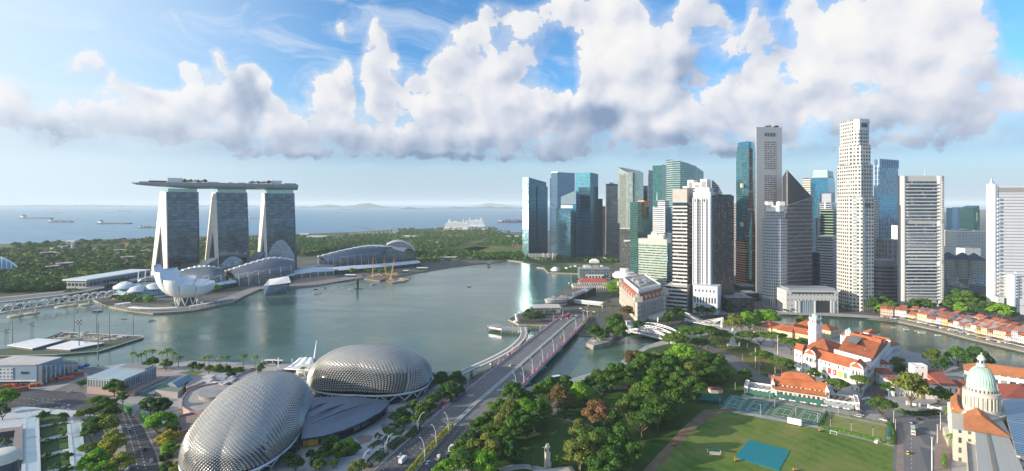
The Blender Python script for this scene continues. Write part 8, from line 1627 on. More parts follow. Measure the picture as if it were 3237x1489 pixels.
ppx('rain',[(270,1316,66),(305,1268,60),(288,1415,74),(300,1300,56)],W1);ppx('broad',[(337,1280,56),(349,1306,54),(288,1364,56),(361,1224,48),(375,1230,44),(388,1258,36),(258,1210,28),(300,1345,50)],W1);ppx('yellow',[(346,1344,58),(354,1405,66),(380,1456,74),(362,1376,58),(532,1388,64),(320,1330,50),(340,1430,50)],W1);ppx('bright',[(298,1456,92),(507,1330,96),(22,1254,60),(540,1420,50),(330,1480,70)],W1);ppx('dark',[(475,1270,60),(510,1276,60),(293,1337,46),(525,1440,40),(530,1470,44),(495,1290,40),(8,1300,40),(1,1285,30)],W1);ppx('olive',[(550,1360,40),(560,1480,40)],W1)
ppx('small',[(130,1316,26),(140,1312,26),(196,1314,26),(205,1318,22),(188,1358,16),(200,1376,18),(150,1392,18),(150,1440,26),(215,1440,26),(175,1478,30),(210,1484,34),(12,1392,24),(24,1400,20),(170,1340,14),(228,1405,14)],'in the planted beds beside the glass arcades')
plant_base('palm',[(3000,1346,1.35),(3014,1446,1.45)],'in front of the domed court house',1.4)
for p,h in DECKTREES:tree('small',p,h/6.6,'in the roof garden of the sky deck','trees in the roof garden of the sky deck')
for p,h in ROOFTREES:tree('small',p,h/6.6,'on the roof of the plain white slab','trees on the roof of the plain white slab')
def hedge(pts,w,h,kind,label,z=LZ,group='clipped hedges',pre=None):
 P=pre or[g(x,y,z)for x,y in pts];rs=np.random.default_rng(int(P[0][0]*7)%1000+3);cen,nor=[],[]
 for a,b in zip(P,P[1:]):
  L=(b-a).length;n=int(L*w*h*5+20);d=(b-a).normalized();s=V3((-d[1],d[0],0))
  for i in range(n):
   t=rs.random();th=rs.uniform(-.15,1.15)*pi;r_=.85+.2*rs.random();q=a.lerp(b,t)+s*(cos(th)*w/2*r_)+V3((0,0,max(.1,sin(th)*h*r_*(.8+.35*sin(t*L*.9+a[0])**2))));cen.append(q);nor.append(s*cos(th)+V3((0,0,sin(th))))
 me=leaf_mesh('hedge',np.array([tuple(c)for c in cen])-np.array(tuple(P[0])),np.array([tuple(c)for c in nor]),rs.uniform(.3,.6,len(cen)),LEAF[kind],rs,.5);o=bpy.data.objects.new('hedge',me);C.objects.link(o);o.location=P[0];tag(o,label,'hedge',group);return o
hedge(None,3.4,3.,'yellow','long leafy hedge down the middle of the bridge approach road',pre=[BX(i,.5,.2)for i in range(9)])
hedge([(2594,1353),(2640,1362),(2700,1376),(2822,1406)],2.4,2,'bright','clipped green hedge between the cricket lawn and the bowling green');hedge([(2822,1406),(2826,1380),(2812,1340)],3.4,2.4,'broad','clipped green hedge at the road end of the bowling green');hedge([(2612,1303),(2700,1320),(2806,1342)],1.4,1.2,'olive','low hedge between the club house and the bowling green');hedge([(2592,1350),(2604,1328),(2614,1308)],2,2.2,'dark','dark hedge at the court end of the bowling green')
hedge([(2842,1300),(2870,1312),(2920,1312),(2970,1306)],5,2.6,'dark','dark shrub border in front of the old parliament gate');hedge([(2985,1438),(2985,1480)],2,2,'bright','short clipped hedge below the palm by the domed court house');hedge([(2440,1224),(2400,1226),(2330,1238),(2260,1256)],2.4,1.4,'olive','low hedge curving behind the tennis courts');hedge([(2356,1247),(2420,1258),(2520,1272),(2600,1290)],2.,1.2,'olive','low hedge strip between the courts and the club house')
for k,(pts,w,h,lab)in enumerate((([(1290,1386),(1310,1368),(1320,1354)],6,2.4,'dark hedge bed at the kerb, nearest the pair of skylight lawns'),([(1226,1424),(1244,1406),(1270,1388)],7,2.2,'long dark hedge bed at the kerb below the small young tree'),([(1178,1462),(1196,1444),(1212,1432)],8,2.4,'dark hedge bed at the kerb where the steps lead down'),([(1170,1418),(1184,1406),(1192,1402)],4,1.6,'curled dark shrub bed on the pale plaza'),([(1190,1402),(1200,1396)],3,1.4,'tiny dark shrub bed below the young tree on the plaza'),([(1215,1398),(1226,1384)],4,1.8,'round dark shrub bed beside the young tree on the plaza'),([(1204,1408),(1212,1402)],3,1.4,'smallest dark shrub bed on the pale plaza'),([(1450,1258),(1470,1246),(1476,1240)],4,2,'dark hedge at the bridge end of the plaza'),([(1348,1296),(1372,1286)],6,1.6,'dark shrub bed behind the arched street lamp'),([(1258,1300),(1300,1282)],4,1.4,'dark shrub strip along the glass foyer'),([(1156,1480),(1170,1470)],5,2.2,'dark shrub bed at the picture edge by the kerb'))):hedge(pts,w,h,'dark',lab,group='shrub beds on the theatre plaza')
hedge([(1760,1310),(1800,1322),(1850,1322),(1840,1300),(1790,1292)],9,1.2,'dark','dark planting bed inside the loop of the park path');hedge([(1880,1218),(1960,1214),(2050,1212)],4,1.6,'dark','dark shrub border along the straight park path')
for k,Q in enumerate(LWN):
 for e,(a,b)in enumerate(((0,len(Q)-1),)):A,B=Q[0],Q[1];hedge([(A[0]+2,A[1]+1),((A[0]+B[0])/2,(A[1]+B[1])/2+1),(B[0]-2,B[1]+1)],1.6,1.3,'dark',('dark hedge along the top of the planted bed nearest the junction','dark hedge along the top of the second planted bed from the junction','dark hedge along the top of the third planted bed from the junction','dark hedge along the top of the planted bed cut by the picture edge')[k],z=LZ+.5,group='hedges of the planted beds')
def woods(name,polys,n,smin,smax,kinds,seed):
 rs=np.random.default_rng(seed);cen,nor,sz=[],[],[];pts=[]
 for(quad,k)in polys:
  for _ in range(k):
   u,v=rs.random(2);A=V3(quad[0]).lerp(V3(quad[1]),u);B=V3(quad[3]).lerp(V3(quad[2]),u);x,y=A.lerp(B,v)[:2];p=g(x,y,LZ);pts.append((p,y))
 for p,y in pts:
  R_=rs.uniform(smin,smax);m=34;d=rs.normal(0,1,(m,3));d[:,2]=np.abs(d[:,2]);d/=np.linalg.norm(d,axis=1)[:,None];cen.append(np.array(tuple(p))+d*R_*np.array([1,1,.75])*(1-.25*rs.random((m,1)))+np.array([0,0,R_*.55]));nor.append(d);sz.append(np.full(m,R_*.36))
 me=leaf_mesh(name,np.concatenate(cen),np.concatenate(nor),np.concatenate(sz),kinds,rs,.35);o=bpy.data.objects.new(name,me);C.objects.link(o);o['kind']='stuff';return o
woods('garden_woods',[([(-60,870,0),(380,850,0),(400,905,0),(-60,925,0)],560),([(-60,800,0),(500,780,0),(520,850,0),(-60,870,0)],620),([(-60,905,0),(270,890,0),(262,918,0),(-60,928,0)],200),([(40,776,0),(500,757,0),(500,770,0),(40,790,0)],160)],0,6,12,LEAF['dark'],1)
woods('garden_trees',[([(-60,880,0),(300,860,0),(330,900,0),(-60,922,0)],110),([(0,800,0),(500,780,0),(520,850,0),(0,870,0)],160),([(560,830,0),(780,805,0),(930,800,0),(640,850,0)],160)],0,6,11,LEAF['olive'],4)
woods('shore_woods',[([(500,760,0),(960,748,0),(960,772,0),(500,790,0)],260),([(500,790,0),(960,772,0),(940,808,0),(520,838,0)],420),([(940,760,0),(1240,740,0),(1230,775,0),(940,800,0)],330),([(950,795,0),(1080,780,0),(1050,795,0),(960,812,0)],120)],0,6,11,LEAF['dark'],2)
woods('reclaimed_scrub',[([(1230,732,0),(1600,732,0),(1650,760,0),(1260,765,0)],330),([(1260,765,0),(1480,762,0),(1440,785,0),(1300,790,0)],150),([(1290,790,0),(1460,796,0),(1540,806,0),(1330,822,0)],170),([(1550,760,0),(1650,762,0),(1652,775,0),(1500,777,0)],90),([(1500,806,0),(1655,806,0),(1655,818,0),(1500,822,0)],120),([(1240,726,0),(1560,722,0),(1580,730,0),(1240,732,0)],110)],0,5,10,LEAF['broad'],3)
belt=lambda x0,y0,x1,y1:[(x0,y0-4,0),(x1,y1-4,0),(x1,y1+4,0),(x0,y0+4,0)]
woods('shore_foliage',[(belt(1320,828,1640,814),60),(belt(1620,820,1790,822),40),(belt(1790,824,1960,828),40),(belt(712,896,950,882),40),(belt(1050,864,1230,860),26),(belt(560,932,720,914),18),(belt(330,946,480,957),12),(belt(1230,844,1330,834),18),(belt(190,938,270,928),12)],0,4.5,8.5,LEAF['broad'],6)
# vehicles, lamps, ships and the small things
TYRE=mat('tyre_rubber',(.02,.02,.02),.8);HEADL=mat('headlight_glass',(.7,.7,.65),.15);TAILL=mat('tail_light',(.45,.02,.02),.3);CARG=mat('car_window',(.02,.025,.03),.06,.2,var=0)
def paint(nm,c):return mat('car_paint_'+nm,c,.28,.15,var=.03,spec=.6)
COLS=dict(white=(.72,.72,.72),silver=(.42,.43,.45),black=(.025,.025,.03),blue=(.02,.14,.42),red=(.45,.03,.03),yellow=(.70,.48,.02),grey=(.16,.17,.18),green=(.08,.45,.06))
def loft(prof,hw,m,tuck=.0):
 """closed body from a side outline (x, z), half width hw, narrowed towards the top by tuck"""
 mb=MB();zs=[p[1]for p in prof];z0,z1=min(zs),max(zs);w=lambda z:hw*(1-tuck*(z-z0)/(z1-z0+1e-6));n=len(prof)
 mb.face([(x,-w(z),z)for x,z in prof]);mb.face([(x,w(z),z)for x,z in prof][::-1])
 for i in range(n):j=(i+1)%n;(x0,a),(x1,b)=prof[i],prof[j];mb.face([(x0,w(a),a),(x1,w(b),b),(x1,-w(b),b),(x0,-w(a),a)])
 return mb
def wheels(r,xs,y,rad=.34):
 for x in xs:
  for s in(-1,1):
   mb=MB();K=12;c=[(x+rad*cos(2*pi*i/K),rad+rad*sin(2*pi*i/K))for i in range(K)];a,b=s*y,s*(y-.22)
   mb.face([(p,a,q)for p,q in c]);mb.face([(p,b,q)for p,q in c][::-1])
   for i in range(K):j=(i+1)%K;mb.face([(c[i][0],a,c[i][1]),(c[j][0],a,c[j][1]),(c[j][0],b,c[j][1]),(c[i][0],b,c[i][1])])
   w=mb.bd('wheel',TYRE,r);hb=MB();c2=[(x+.6*rad*cos(2*pi*i/K),rad+.6*rad*sin(2*pi*i/K))for i in range(K)];hb.face([(p,a*1.005,q)for p,q in c2]);hb.bd('rim',STEEL,w)
def lights(r,xf,xb,y,z):
 for s in(-1,1):
  mb=MB();mb.box(xf-.12,xf+.03,s*y-.2,s*y+.2,z-.1,z+.1);mb.bd('headlight',HEADL,r);mb=MB();mb.box(xb-.03,xb+.1,s*y-.16,s*y+.16,z-.05,z+.15);mb.bd('tail_light',TAILL,r)
def car_proto(col):
 r=tg('car','x','car');r['_o']=(0,0,0);m=paint(col,COLS[col])
 loft([(-2.15,.3),(2.15,.3),(2.2,.62),(2.05,.82),(.95,.98),(-1.55,1.0),(-2.1,.95),(-2.2,.6)],.9,m,.06).bd('body',m,r)
 loft([(-1.75,.97),(.95,.97),(.25,1.42),(-1.15,1.46)],.80,CARG,.18).bd('window',CARG,r);loft([(-1.12,1.455),(.22,1.42),(.1,1.50),(-1.0,1.52)],.64,m,.1).bd('roof',m,r)
 wheels(r,(-1.35,1.35),.91);lights(r,2.16,-2.16,.62,.66)
 if col=='yellow':mb=MB();mb.box(-.5,-.2,-.35,.35,1.52,1.72);mb.bd('roof_sign',WH,r)
 return r
def bus_proto(col,double):
 r=tg('bus','x','bus');m=paint(col,COLS[col]);H=4.3 if double else 3.1
 loft([(-5.9,.35),(5.9,.35),(5.95,H-.5),(5.7,H),(-5.7,H),(-5.95,H-.3)],1.25,m,.03).bd('body',m,r)
 for z0,z1 in(((1.25,2.1),(2.75,3.65))if double else((1.3,2.35),)):
  for s in(-1,1):mb=MB();mb.box(-5.4,5.3,s*1.262-.02,s*1.262+.02,z0,z1);mb.bd('side_window',CARG,r)
  mb=MB();mb.box(5.9,5.99,-1.05,1.05,z0,z1);mb.bd('windscreen',CARG,r)
 mb=MB();mb.box(-6.,-5.93,-1.,1.,H*.45,H*.72);mb.bd('rear_panel',mat('rear_advert',(.12,.02,.03),.4),r);mb=MB();mb.box(-5.,-2.6,-.9,.9,H,H+.28);mb.bd('roof_unit',mat('bus_roof_unit',COLS[col],.5),r);wheels(r,(-3.4,3.6),1.27,.5);lights(r,5.96,-5.98,.95,.8);return r
def truck_proto(long):
 r=tg('truck','x','truck');m=paint('white',COLS['white']);L=5.6 if long else 3.2
 loft([(1.2+L/2-1.2,.5),(L/2+2.,.5),(L/2+2.05,1.5),(L/2+1.7,2.4),(L/2+.1,2.45),(L/2+.1,.5)],1.02,m,.08).bd('cab',m,r);mb=MB();mb.box(L/2+1.78,L/2+2.02,-.85,.85,1.5,2.2);mb.bd('windscreen',CARG,r);mb=MB();mb.box(-L/2,L/2+.1,-.8,.8,.5,.8);mb.bd('chassis',DARK,r)
 if long:mb=MB();mb.box(-L/2-.1,L/2-.1,-1.15,1.15,.85,3.2);mb.bd('cargo_box',mat('cargo_white',(.72,.72,.72),.5),r);mb=MB();mb.box(-L/2+.3,L/2-.5,-1.17,1.17,1.4,2.6);mb.bd('side_sign',mat('cargo_sign',(.5,.48,.5),.5),r)
 else:
  for s in(-1,1):mb=MB();mb.box(-L/2,L/2,s*1.0-.05,s*1.0+.05,.8,1.3);mb.bd('tray_side',m,r)
  mb=MB();mb.box(-L/2,L/2,-1.,1.,.8,.9);mb.bd('tray_floor',GREY,r)
 wheels(r,(-L/2+.7,L/2+.9),1.02,.42);lights(r,L/2+2.06,-L/2-.1,.75,.85);return r
VP={c:car_proto(c)for c in('white','silver','black','blue','red','yellow','grey')};VP['bus_green']=bus_proto('green',True);VP['bus_white']=bus_proto('white',False);VP['bus_red']=bus_proto('red',True);VP['truck']=truck_proto(True);VP['pickup']=truck_proto(False)
VUSED=set()
def veh(kind,px,py,to,label,z=LZ+.22,group='vehicles on the streets'):
 p=g(px,py,z);q=g(to[0],to[1],z);a=math.atan2(q[1]-p[1],q[0]-p[0]);o=VP[kind]
 if kind in VUSED:r=dup(o,p,a,label,group)
 else:VUSED.add(kind);r=o;r.location=p;r.rotation_euler=(0,0,a);r['label']=label;r['group']=group
 r['category']={'t':'truck','p':'truck','b':'bus'}[kind[0]]if kind in('truck','pickup')or kind.startswith('bus')else('taxi' if kind=='yellow' else 'car');return r
veh('blue',205,1287,(225,1288),'bright blue car crossing the junction below the planted beds');veh('silver',223,1241,(205,1242),'silver car in the side road by the ribbed box pavilion');veh('white',410,1357,(402,1335),'white car in the middle of the avenue behind the green buses');veh('black',458,1422,(448,1400),'black car on the avenue beside the yellowing trees');veh('white',479,1458,(470,1435),'white car on the avenue near the elongated spiky shell');veh('blue',416,1478,(410,1460),'blue car half under the trees at the foot of the avenue')
veh('bus_green',405,1301,(392,1288),'green double deck bus leading out of the avenue into the junction');veh('bus_green',453,1328,(440,1312),'green double deck bus partly under the bright tree')
def vb(kind,i,u,rev,label):
 p=BX(int(i),u).lerp(BX(int(i)+1,u),i-int(i))+V3((0,0,.04));q=BX(min(36,int(i)+1),u)-BX(int(i),u);a=math.atan2(q[1],q[0])+(pi if rev else 0);o=VP[kind]
 if kind in VUSED:r=dup(o,p,a,label,'vehicles on the bridge road')
 else:VUSED.add(kind);r=o;r.location=p;r.rotation_euler=(0,0,a);r['label']=label;r['group']='vehicles on the bridge road'
 r['category']='truck' if kind in('truck','pickup')else('bus' if kind.startswith('bus')else('taxi' if kind=='yellow' else 'car'))
vb('silver',2.9,.17,True,'silver car on the approach road beside the kerb hedges');vb('truck',2.0,.28,False,'white box truck at the bottom of the approach road');vb('truck',3.7,.82,False,'white box truck beside the grove on the approach road');vb('grey',2.95,.8,False,'dark grey car behind the white box truck by the grove');vb('pickup',2.3,.72,False,'white pickup on the approach road nearest the median hedge');vb('black',3.95,.93,False,'black car in the kerb lane under the grove trees');vb('white',1.9,.62,False,'white car at the picture edge beside the median hedge')
vb('white',21.5,.30,True,'single white car in the empty lanes of the bridge');vb('yellow',28.6,.78,False,'yellow taxi far along the bridge');vb('bus_red',34.2,.18,True,'red double deck bus at the far end of the bridge');vb('silver',17.5,.88,False,'silver car by the pink flowers at the near end of the bridge')
for k,(c,i,u,lab)in enumerate((('white',32.6,.12,'white car queueing just ahead of the red bus'),('silver',33.3,.30,'silver car queueing beside the red bus'),('white',34.2,.34,'white car in the second lane beside the red bus'),('black',34.6,.45,'black car by the median next to the red bus'),('blue',33.8,.43,'blue car by the median at the far end of the bridge'),('grey',35.2,.30,'grey car behind the red bus'),('white',35.4,.42,'white car at the very end of the bridge'),('red',35.8,.48,'red car at the very end of the bridge'))):vb(c,i,u,True,lab)
veh('bus_white',2886,1367,(2884,1350),'white single deck bus heading towards the theatre');veh('yellow',2869,1434,(2869,1415),'yellow taxi on the road beside the cricket lawn');veh('blue',2885,1338,(2895,1334),'blue car at the bend by the hatched traffic islands');veh('black',2907,1327,(2925,1326),'black car parked below the dark shrub border');veh('grey',2938,1324,(2956,1324),'grey car parked by the palm end of the shrub border');veh('white',2793,1329,(2812,1334),'white car under the broad tree by the bowling green')
for k,(c,x,y)in enumerate((('white',2712,1318),('silver',2720,1313),('black',2724,1308),('grey',2718,1303),('silver',2714,1298))):veh(c,x,y,(x+18,y+3),('white car parked at the end bay of the club house','silver car parked second from the end of the club house','black car in the row parked beside the club house','grey car in the row parked beside the club house','silver car parked deepest in the row beside the club house')[k])
veh('red',2805,1186,(2800,1200),'red car in the street beside the theatre side wall');veh('yellow',2820,1190,(2815,1205),'yellow taxi in the street beside the theatre side wall');veh('red',2772,1250,(2785,1252),'red car at the corner below the theatre');veh('red',2790,1251,(2803,1253),'second red car at the corner below the theatre, next to the crossing')
for k,(c,x,y)in enumerate((('white',1846,983),('silver',1858,986),('red',1868,984),('white',1878,987),('white',1836,976))):veh(c,x,y,(x+14,y+2),('white car on the forecourt near the link bridge','silver car on the forecourt of the granite hotel','red car on the forecourt of the granite hotel','white car nearest the granite hotel on its forecourt','white car under the link bridge')[k])
def lamp_proto(kind):
 r=tg('street_lamp','x','street lamp');m=mat('lamp_pale',(.62,.63,.64),.4,.2)
 if kind=='arch':
  P=[(0,0,0),(.1,0,5),(.6,0,9),(1.8,0,11.6),(3.6,0,12.9)];MB().tube(P,[.26,.24,.2,.17,.13],6).bd('pole',m,r);MB().tube([(-.8,0,0),(-.8,0,6),(-.55,0,7.6),(.1,0,8.2),(.45,0,7.6)],.15,5).bd('short_arm',m,r);mb=MB();mb.box(3.4,4.4,-.18,.18,12.8,13.);mb.bd('lamp_head',m,r);mb=MB();mb.box(-.75,.05,-.06,.06,4.,6.);mb.bd('street_banner',mat('banner_cream',(.6,.5,.4),.7),r)
 elif kind=='curve':
  P=[(0,0,0),(-.1,0,6),(-.6,0,10),(-1.6,0,12.6),(-3.,0,14.2)];MB().tube(P,[.3,.26,.22,.18,.1],6).bd('pole',m,r);MB().tube([(-.05,0,5),(-1.6,0,7.2),(-3.6,0,7.9)],.11,5).bd('arm',m,r);mb=MB();mb.box(-3.6,-2.7,-.18,.18,13.9,14.1);mb.bd('lamp_head',m,r)
 elif kind=='loop':
  P=[(0,-1.6,0),(0,-1.5,4),(.3,-.8,6.6),(.5,0,7.2),(.3,.8,6.6),(0,1.5,4),(0,1.6,0)];MB().tube(P,.14,5).bd('pole',m,r);mb=MB();mb.box(.4,1.4,-.15,.15,7.,7.2);mb.bd('lamp_head',m,r)
 elif kind=='post':MB().tube([(0,0,0),(0,0,9)],[.16,.11],6).bd('pole',m,r);mb=MB();mb.box(-1.3,1.3,-.15,.15,8.9,9.1);mb.bd('lamp_head',m,r)
 elif kind=='tall':MB().tube([(0,0,0),(0,0,16)],[.28,.2],6).bd('pole',mat('pole_white',(.66,.66,.64),.5),r);mb=MB();mb.box(-.5,.5,-.4,.4,15.6,16.2);mb.bd('lamp_head',STEEL,r)
 elif kind=='flood':MB().tube([(0,0,0),(0,0,7.5)],.1,5).bd('pole',m,r);mb=MB();mb.box(-1.,1.,-.3,.3,7.4,7.7);mb.bd('lamp_head',DARK,r)
 return r
LP={}
def lamp(kind,p,rot,label,scale=1.):
 if kind not in LP:r=lamp_proto(kind);LP[kind]=r;r.location=p;r.rotation_euler=(0,0,rot);r.scale=(scale,)*3;r['label']=label
 else:r=dup(LP[kind],p,rot,label,None,scale)
 r['group']=label.split(',')[0];r['category']='floodlight' if kind=='flood' else 'street lamp'
ang=lambda i:math.atan2(*(lambda v:(v[1],v[0]))(BX(min(36,i+1),.5)-BX(i,.5)))
for i in(16,18,20.5,23,25.5,28,30.5,33,35.3):k=int(i);lamp('curve',BX(k,.985).lerp(BX(min(36,k+1),.985),i-k),ang(k)-pi/2+pi*0,'tall curved street lamp in the row above the river side flower edge of the bridge')
for i in(13,16,19,21.5,24,26.5,29,31.5,34):k=int(i);lamp('loop',BX(k,-.012).lerp(BX(k+1,-.012),i-k)+V3((0,0,.9)),ang(k)-pi/2,'looped pale lamp in the row on the bay side flower edge of the bridge')
for i in(16,18,20,22,24,26,28,30):lamp('loop',BX(i,1.012)+V3((0,0,.9)),ang(i)+pi/2,'small looped lamp between the tall lamps on the river side of the bridge',.62)
for x,y,lab in((1322,1366,'double arched pale street lamp beside the skylight lawn'),(1436,1272,'double arched pale street lamp at the bridge end of the plaza'),(1145,1496,'double arched pale street lamp cut by the picture edge'),(1220,1440,'double arched pale street lamp at the kerb hedges')):lamp('arch',g(x,y,LZ),math.radians(20),lab)
for i in(4.3,6.6,2.2):k=int(i);lamp('curve',BX(k,.56).lerp(BX(k+1,.56),i-k),ang(k)-pi/2,'curved street lamp rising from the approach median, '+{4.3:'beside the middle of the hedge',6.6:'at the bridge end of the hedge',2.2:'nearest the white box trucks'}[i])
for x,y,t in((2458,1119,1061),(2388,1164,1100),(2347,1140,1120),(2399,1182,1145),(2450,1196,1160),(2340,1094,1072),(2825,1342,1297),(2831,1366,1325),(2973,1361,1305),(2963,1401,1342),(2946,1489,1382),(2697,1252,1225),(2324,1232,1208),(2282,1084,1065)):
 p=g(x,y,LZ);lamp('tall',p,0,'tall plain white lamp post round the lawns and roads of the civic district',(hz(t,p[1])-LZ)/16)
for x,y in((2625,1356),(2691,1370),(2760,1386)):lamp('flood',g(x,y,LZ),.4,'short twin headed floodlight on the bowling green')
for x,y in((2276,1286),(2404,1312),(2433,1272),(2449,1290),(2605,1300),(2585,1342),(2650,1312),(2516,1320),(2340,1300)):lamp('flood',g(x,y,LZ),.4,'thin floodlight pole round the tennis courts',1.15)
for x,y,t in((1722,1468,1414),(1835,1490,1452),(1978,1294,1258),(1945,1296,1282),(1974,1480,1463)):p=g(x,y,LZ);lamp('post',p,.3,'plain pale lamp post on the park lawn',(hz(t,p[1])-LZ)/9)
for x,y in((118,1330),(121,1372),(124,1420),(216,1310),(232,1400),(238,1450)):lamp('post',g(x,y,LZ),0,'slim pale lamp post beside the planted beds',.8)
p0=[g(x,y,LZ+.16)for x,y in[(2367,1390),(2498,1425),(2463,1488),(2324,1446)]];mb=MB();mb.prism([V3(p[:2])for p in p0],LZ+.1,LZ+.3);tag(mb.bd('pitch_cover',mat('teal_tarpaulin',(.006,.20,.23),.5,var=.06,scale=.1,bump=.1,bscale=.6)),'big teal sheet covering the cricket pitch','pitch cover')
A,B=g(2489,1340,LZ),g(2533,1349,LZ);r=tg('sight_screen','large white cricket sight screen on wheels at the edge of the tennis courts','sight screen',tuple(A));dr=(B-A).normalized();n=V3((-dr[1],dr[0],0))*.15;mb=MB();mb.prism([(A-n)[:2],(B-n)[:2],(B+n)[:2],(A+n)[:2]],LZ+.7,LZ+4.9,bottom=True);mb.bd('board',WH,r)
for t in(.08,.5,.92):c=A.lerp(B,t);mb=MB();mb.box(c[0]-.3,c[0]+.3,c[1]-1,c[1]+1,LZ,LZ+.7);mb.bd('wheel_stand',DARK,r)
A,B=g(2624.5,1372,LZ),g(2645,1376.5,LZ);r=tg('goal','white football goal frame by the bowling green hedge','goal',tuple(A));MB().tube([A,A+V3((0,0,2.4))],.12,5).bd('post',WH,r);MB().tube([B,B+V3((0,0,2.4))],.12,5).bd('post',WH,r);MB().tube([A+V3((0,0,2.4)),B+V3((0,0,2.4))],.12,5).bd('crossbar',WH,r);MB().tube([A+V3((.3,1.5,.1)),B+V3((.3,1.5,.1))],.08,5).bd('back_bar',WH,r)
c=g(2257,1434,LZ);r=tg('players_shelter','green roofed shelter over white tiered benches on the cricket lawn','shelter',tuple(c));ax=math.radians(-14)
def rb(x0,x1,y0,y1,z0,z1):M=Matrix.Translation(c)@Matrix.Rotation(ax,4,'Z');mb=MB();mb.box(x0,x1,y0,y1,z0,z1,M=M);return mb
rb(-4,4,-1.2,1.8,2.9,3.1).bd('roof',mat('green_canvas',(.01,.10,.07),.7),r)
for k in range(3):rb(-3,3.4,-2+.8*k,-1.5+.8*k,.35+.35*k,.48+.35*k).bd('bench',WT,r)
for x in(-3.8,3.8):
 for y in(-1,1.6):rb(x-.07,x+.07,y-.07,y+.07,0,2.9).bd('post',WT,r)
for x,y,lab in((2594,1364,'yellow pitch roller beside the hedge corner'),(2328,1458,'yellow roller with a tall handle at the corner of the teal sheet'),(2131,1409,'orange roller on the dirt path side of the lawn'),(2513,1489,'yellow roller at the picture edge')):
 c=g(x,y,LZ);r=tg('pitch_roller',lab,'roller',tuple(c));YM=mat('machine_yellow',(.60,.26,.02),.5);mb=MB();mb.box(c[0]-1.1,c[0]+1.1,c[1]-.5,c[1]+.5,LZ+.5,LZ+1.5);mb.bd('body',YM,r);MB().tube([(c[0]-.9,c[1]-.6,LZ+.5),(c[0]+.9,c[1]-.6,LZ+.5)],.5,10).bd('drum',DARK,r);MB().tube([(c[0]-1,c[1],LZ+1.4),(c[0]-1.1,c[1],LZ+3.4 if 'tall' in lab else LZ+2.2)],.12,5).bd('handle',YM,r)
c=g(2775,1400,LZ);r=tg('roller_cover','grey covered equipment heap in the corner of the cricket lawn','equipment',tuple(c));mb=MB();mb.obox((c[0],c[1]),.3,4,2.4,LZ,LZ+1.2);mb.obox((c[0],c[1]),.3,2,1.5,LZ+1.2,LZ+2);mb.bd('tarpaulin',PALE,r)
c=g(2233,1268,LZ);r=tg('green_marquee','dark green pitched marquee at the end of the practice nets','marquee',tuple(c));q=[(c[0]-8,c[1]-5),(c[0]+9,c[1]-8),(c[0]+10,c[1]+5),(c[0]-7,c[1]+8)];mb=MB();mb.hip(q,LZ+3,3.2,.4);mb.bd('roof',mat('green_canvas',(.01,.10,.07),.7),r);mb=MB();mb.prism([V3(v)for v in q],LZ,LZ+3);mb.bd('wall',mat('dark_green_wall',(.01,.05,.035),.8),r)
c=g(2262,1240,LZ);r=tg('kiosk','small brown roofed kiosk behind the dark green marquee','kiosk',tuple(c));q=[(c[0]-5,c[1]-3),(c[0]+5,c[1]-3),(c[0]+5,c[1]+3),(c[0]-5,c[1]+3)];mb=MB();mb.prism([V3(v)for v in q],LZ,LZ+3);mb.bd('wall',PALE,r);mb=MB();mb.hip(q,LZ+3,1.6,.7);mb.bd('roof',TILED,r)
for k in range(8):c=g(2818-1.5*k,1350+5.5*k,LZ);r=tg('lawn_umbrella','green umbrella in the line at the road end of the bowling green','umbrella',tuple(c),'green umbrellas by the bowling green');mb=MB();mb.lathe(c,[(1.6,LZ+2.2),(0,LZ+2.9)],8);mb.bd('canopy',mat('green_canvas',(.01,.1,.07),.7),r);MB().tube([c,c+V3((0,0,2.6))],.05,4).bd('pole',DARK,r)
q=random.Random(8)
for k in range(22):
 u=.30+.68*k/22;c=P2(2356,1244).lerp(P2(2709,1297),u)+V3((-3.0,-6.5));r=tg('terrace_umbrella',('white' if k%3 else 'green')+' umbrella on the club terrace facing the courts','umbrella',(c[0],c[1],LZ),('white' if k%3 else 'green')+' umbrellas on the club terrace');mb=MB();mb.lathe(c,[(1.7,LZ+2.3),(0,LZ+3.0)],8);mb.bd('canopy',WH if k%3 else mat('sea_green_canvas',(.02,.2,.16),.7),r);MB().tube([(c[0],c[1],LZ),(c[0],c[1],LZ+2.7)],.05,4).bd('pole',DARK,r)
for k in range(16):
 u=.03+.22*(k%8)/8 if k<8 else.76+.21*(k%8)/8;A_,B_=P2(2356,1244),P2(2709,1297);n_=V3((-(B_-A_)[1],(B_-A_)[0])).normalized();c=A_.lerp(B_,u)+n_*(5+4*(k%2));mb=MB();mb.obox(c,.2,2.6,1.2,6.5,7.3);mb.obox(c+V3((1.2,.4)),.2,.6,.6,6.5,7.6);tag(mb.bd('roof_table',mat('teak',(.14,.07,.05),.7)if k>=8 else GREY),('dark teak' if k>=8 else 'grey')+' table set on the flat roof of the club house','table',('dark teak' if k>=8 else 'grey')+' tables on the club roof')
def fence(name,label,pts,h,m,z=LZ):
 P=[g(x,y,z)for x,y in pts];r=tg(name,label,'fence',tuple(P[0]));mb=MB()
 for a,b in zip(P,P[1:]):
  L=(b-a).length;n=max(1,int(L/3))
  for i in range(n+1):c=a.lerp(b,i/n);mb.tube([c,c+V3((0,0,h))],.05,4)
  for hh in(h,h*.5):mb.tube([a+V3((0,0,hh)),b+V3((0,0,hh))],.035,4)
 mb.bd('wire_mesh',m,r);return r
fence('court_fence','tall green wire fence round the two tennis courts',[(2274,1285),(2412,1315),(2594,1349),(2614,1307),(2450,1273),(2309,1245),(2274,1285)],3.4,mat('fence_green',(.02,.10,.08),.6));fence('court_fence','dark wire fence between the two tennis courts',[(2448,1274),(2416,1314)],3.4,mat('fence_dark',(.03,.05,.05),.6))
r=tg('garden_wall','low white wall with posts in front of the old parliament house','wall',tuple(g(2870,1285,LZ)))
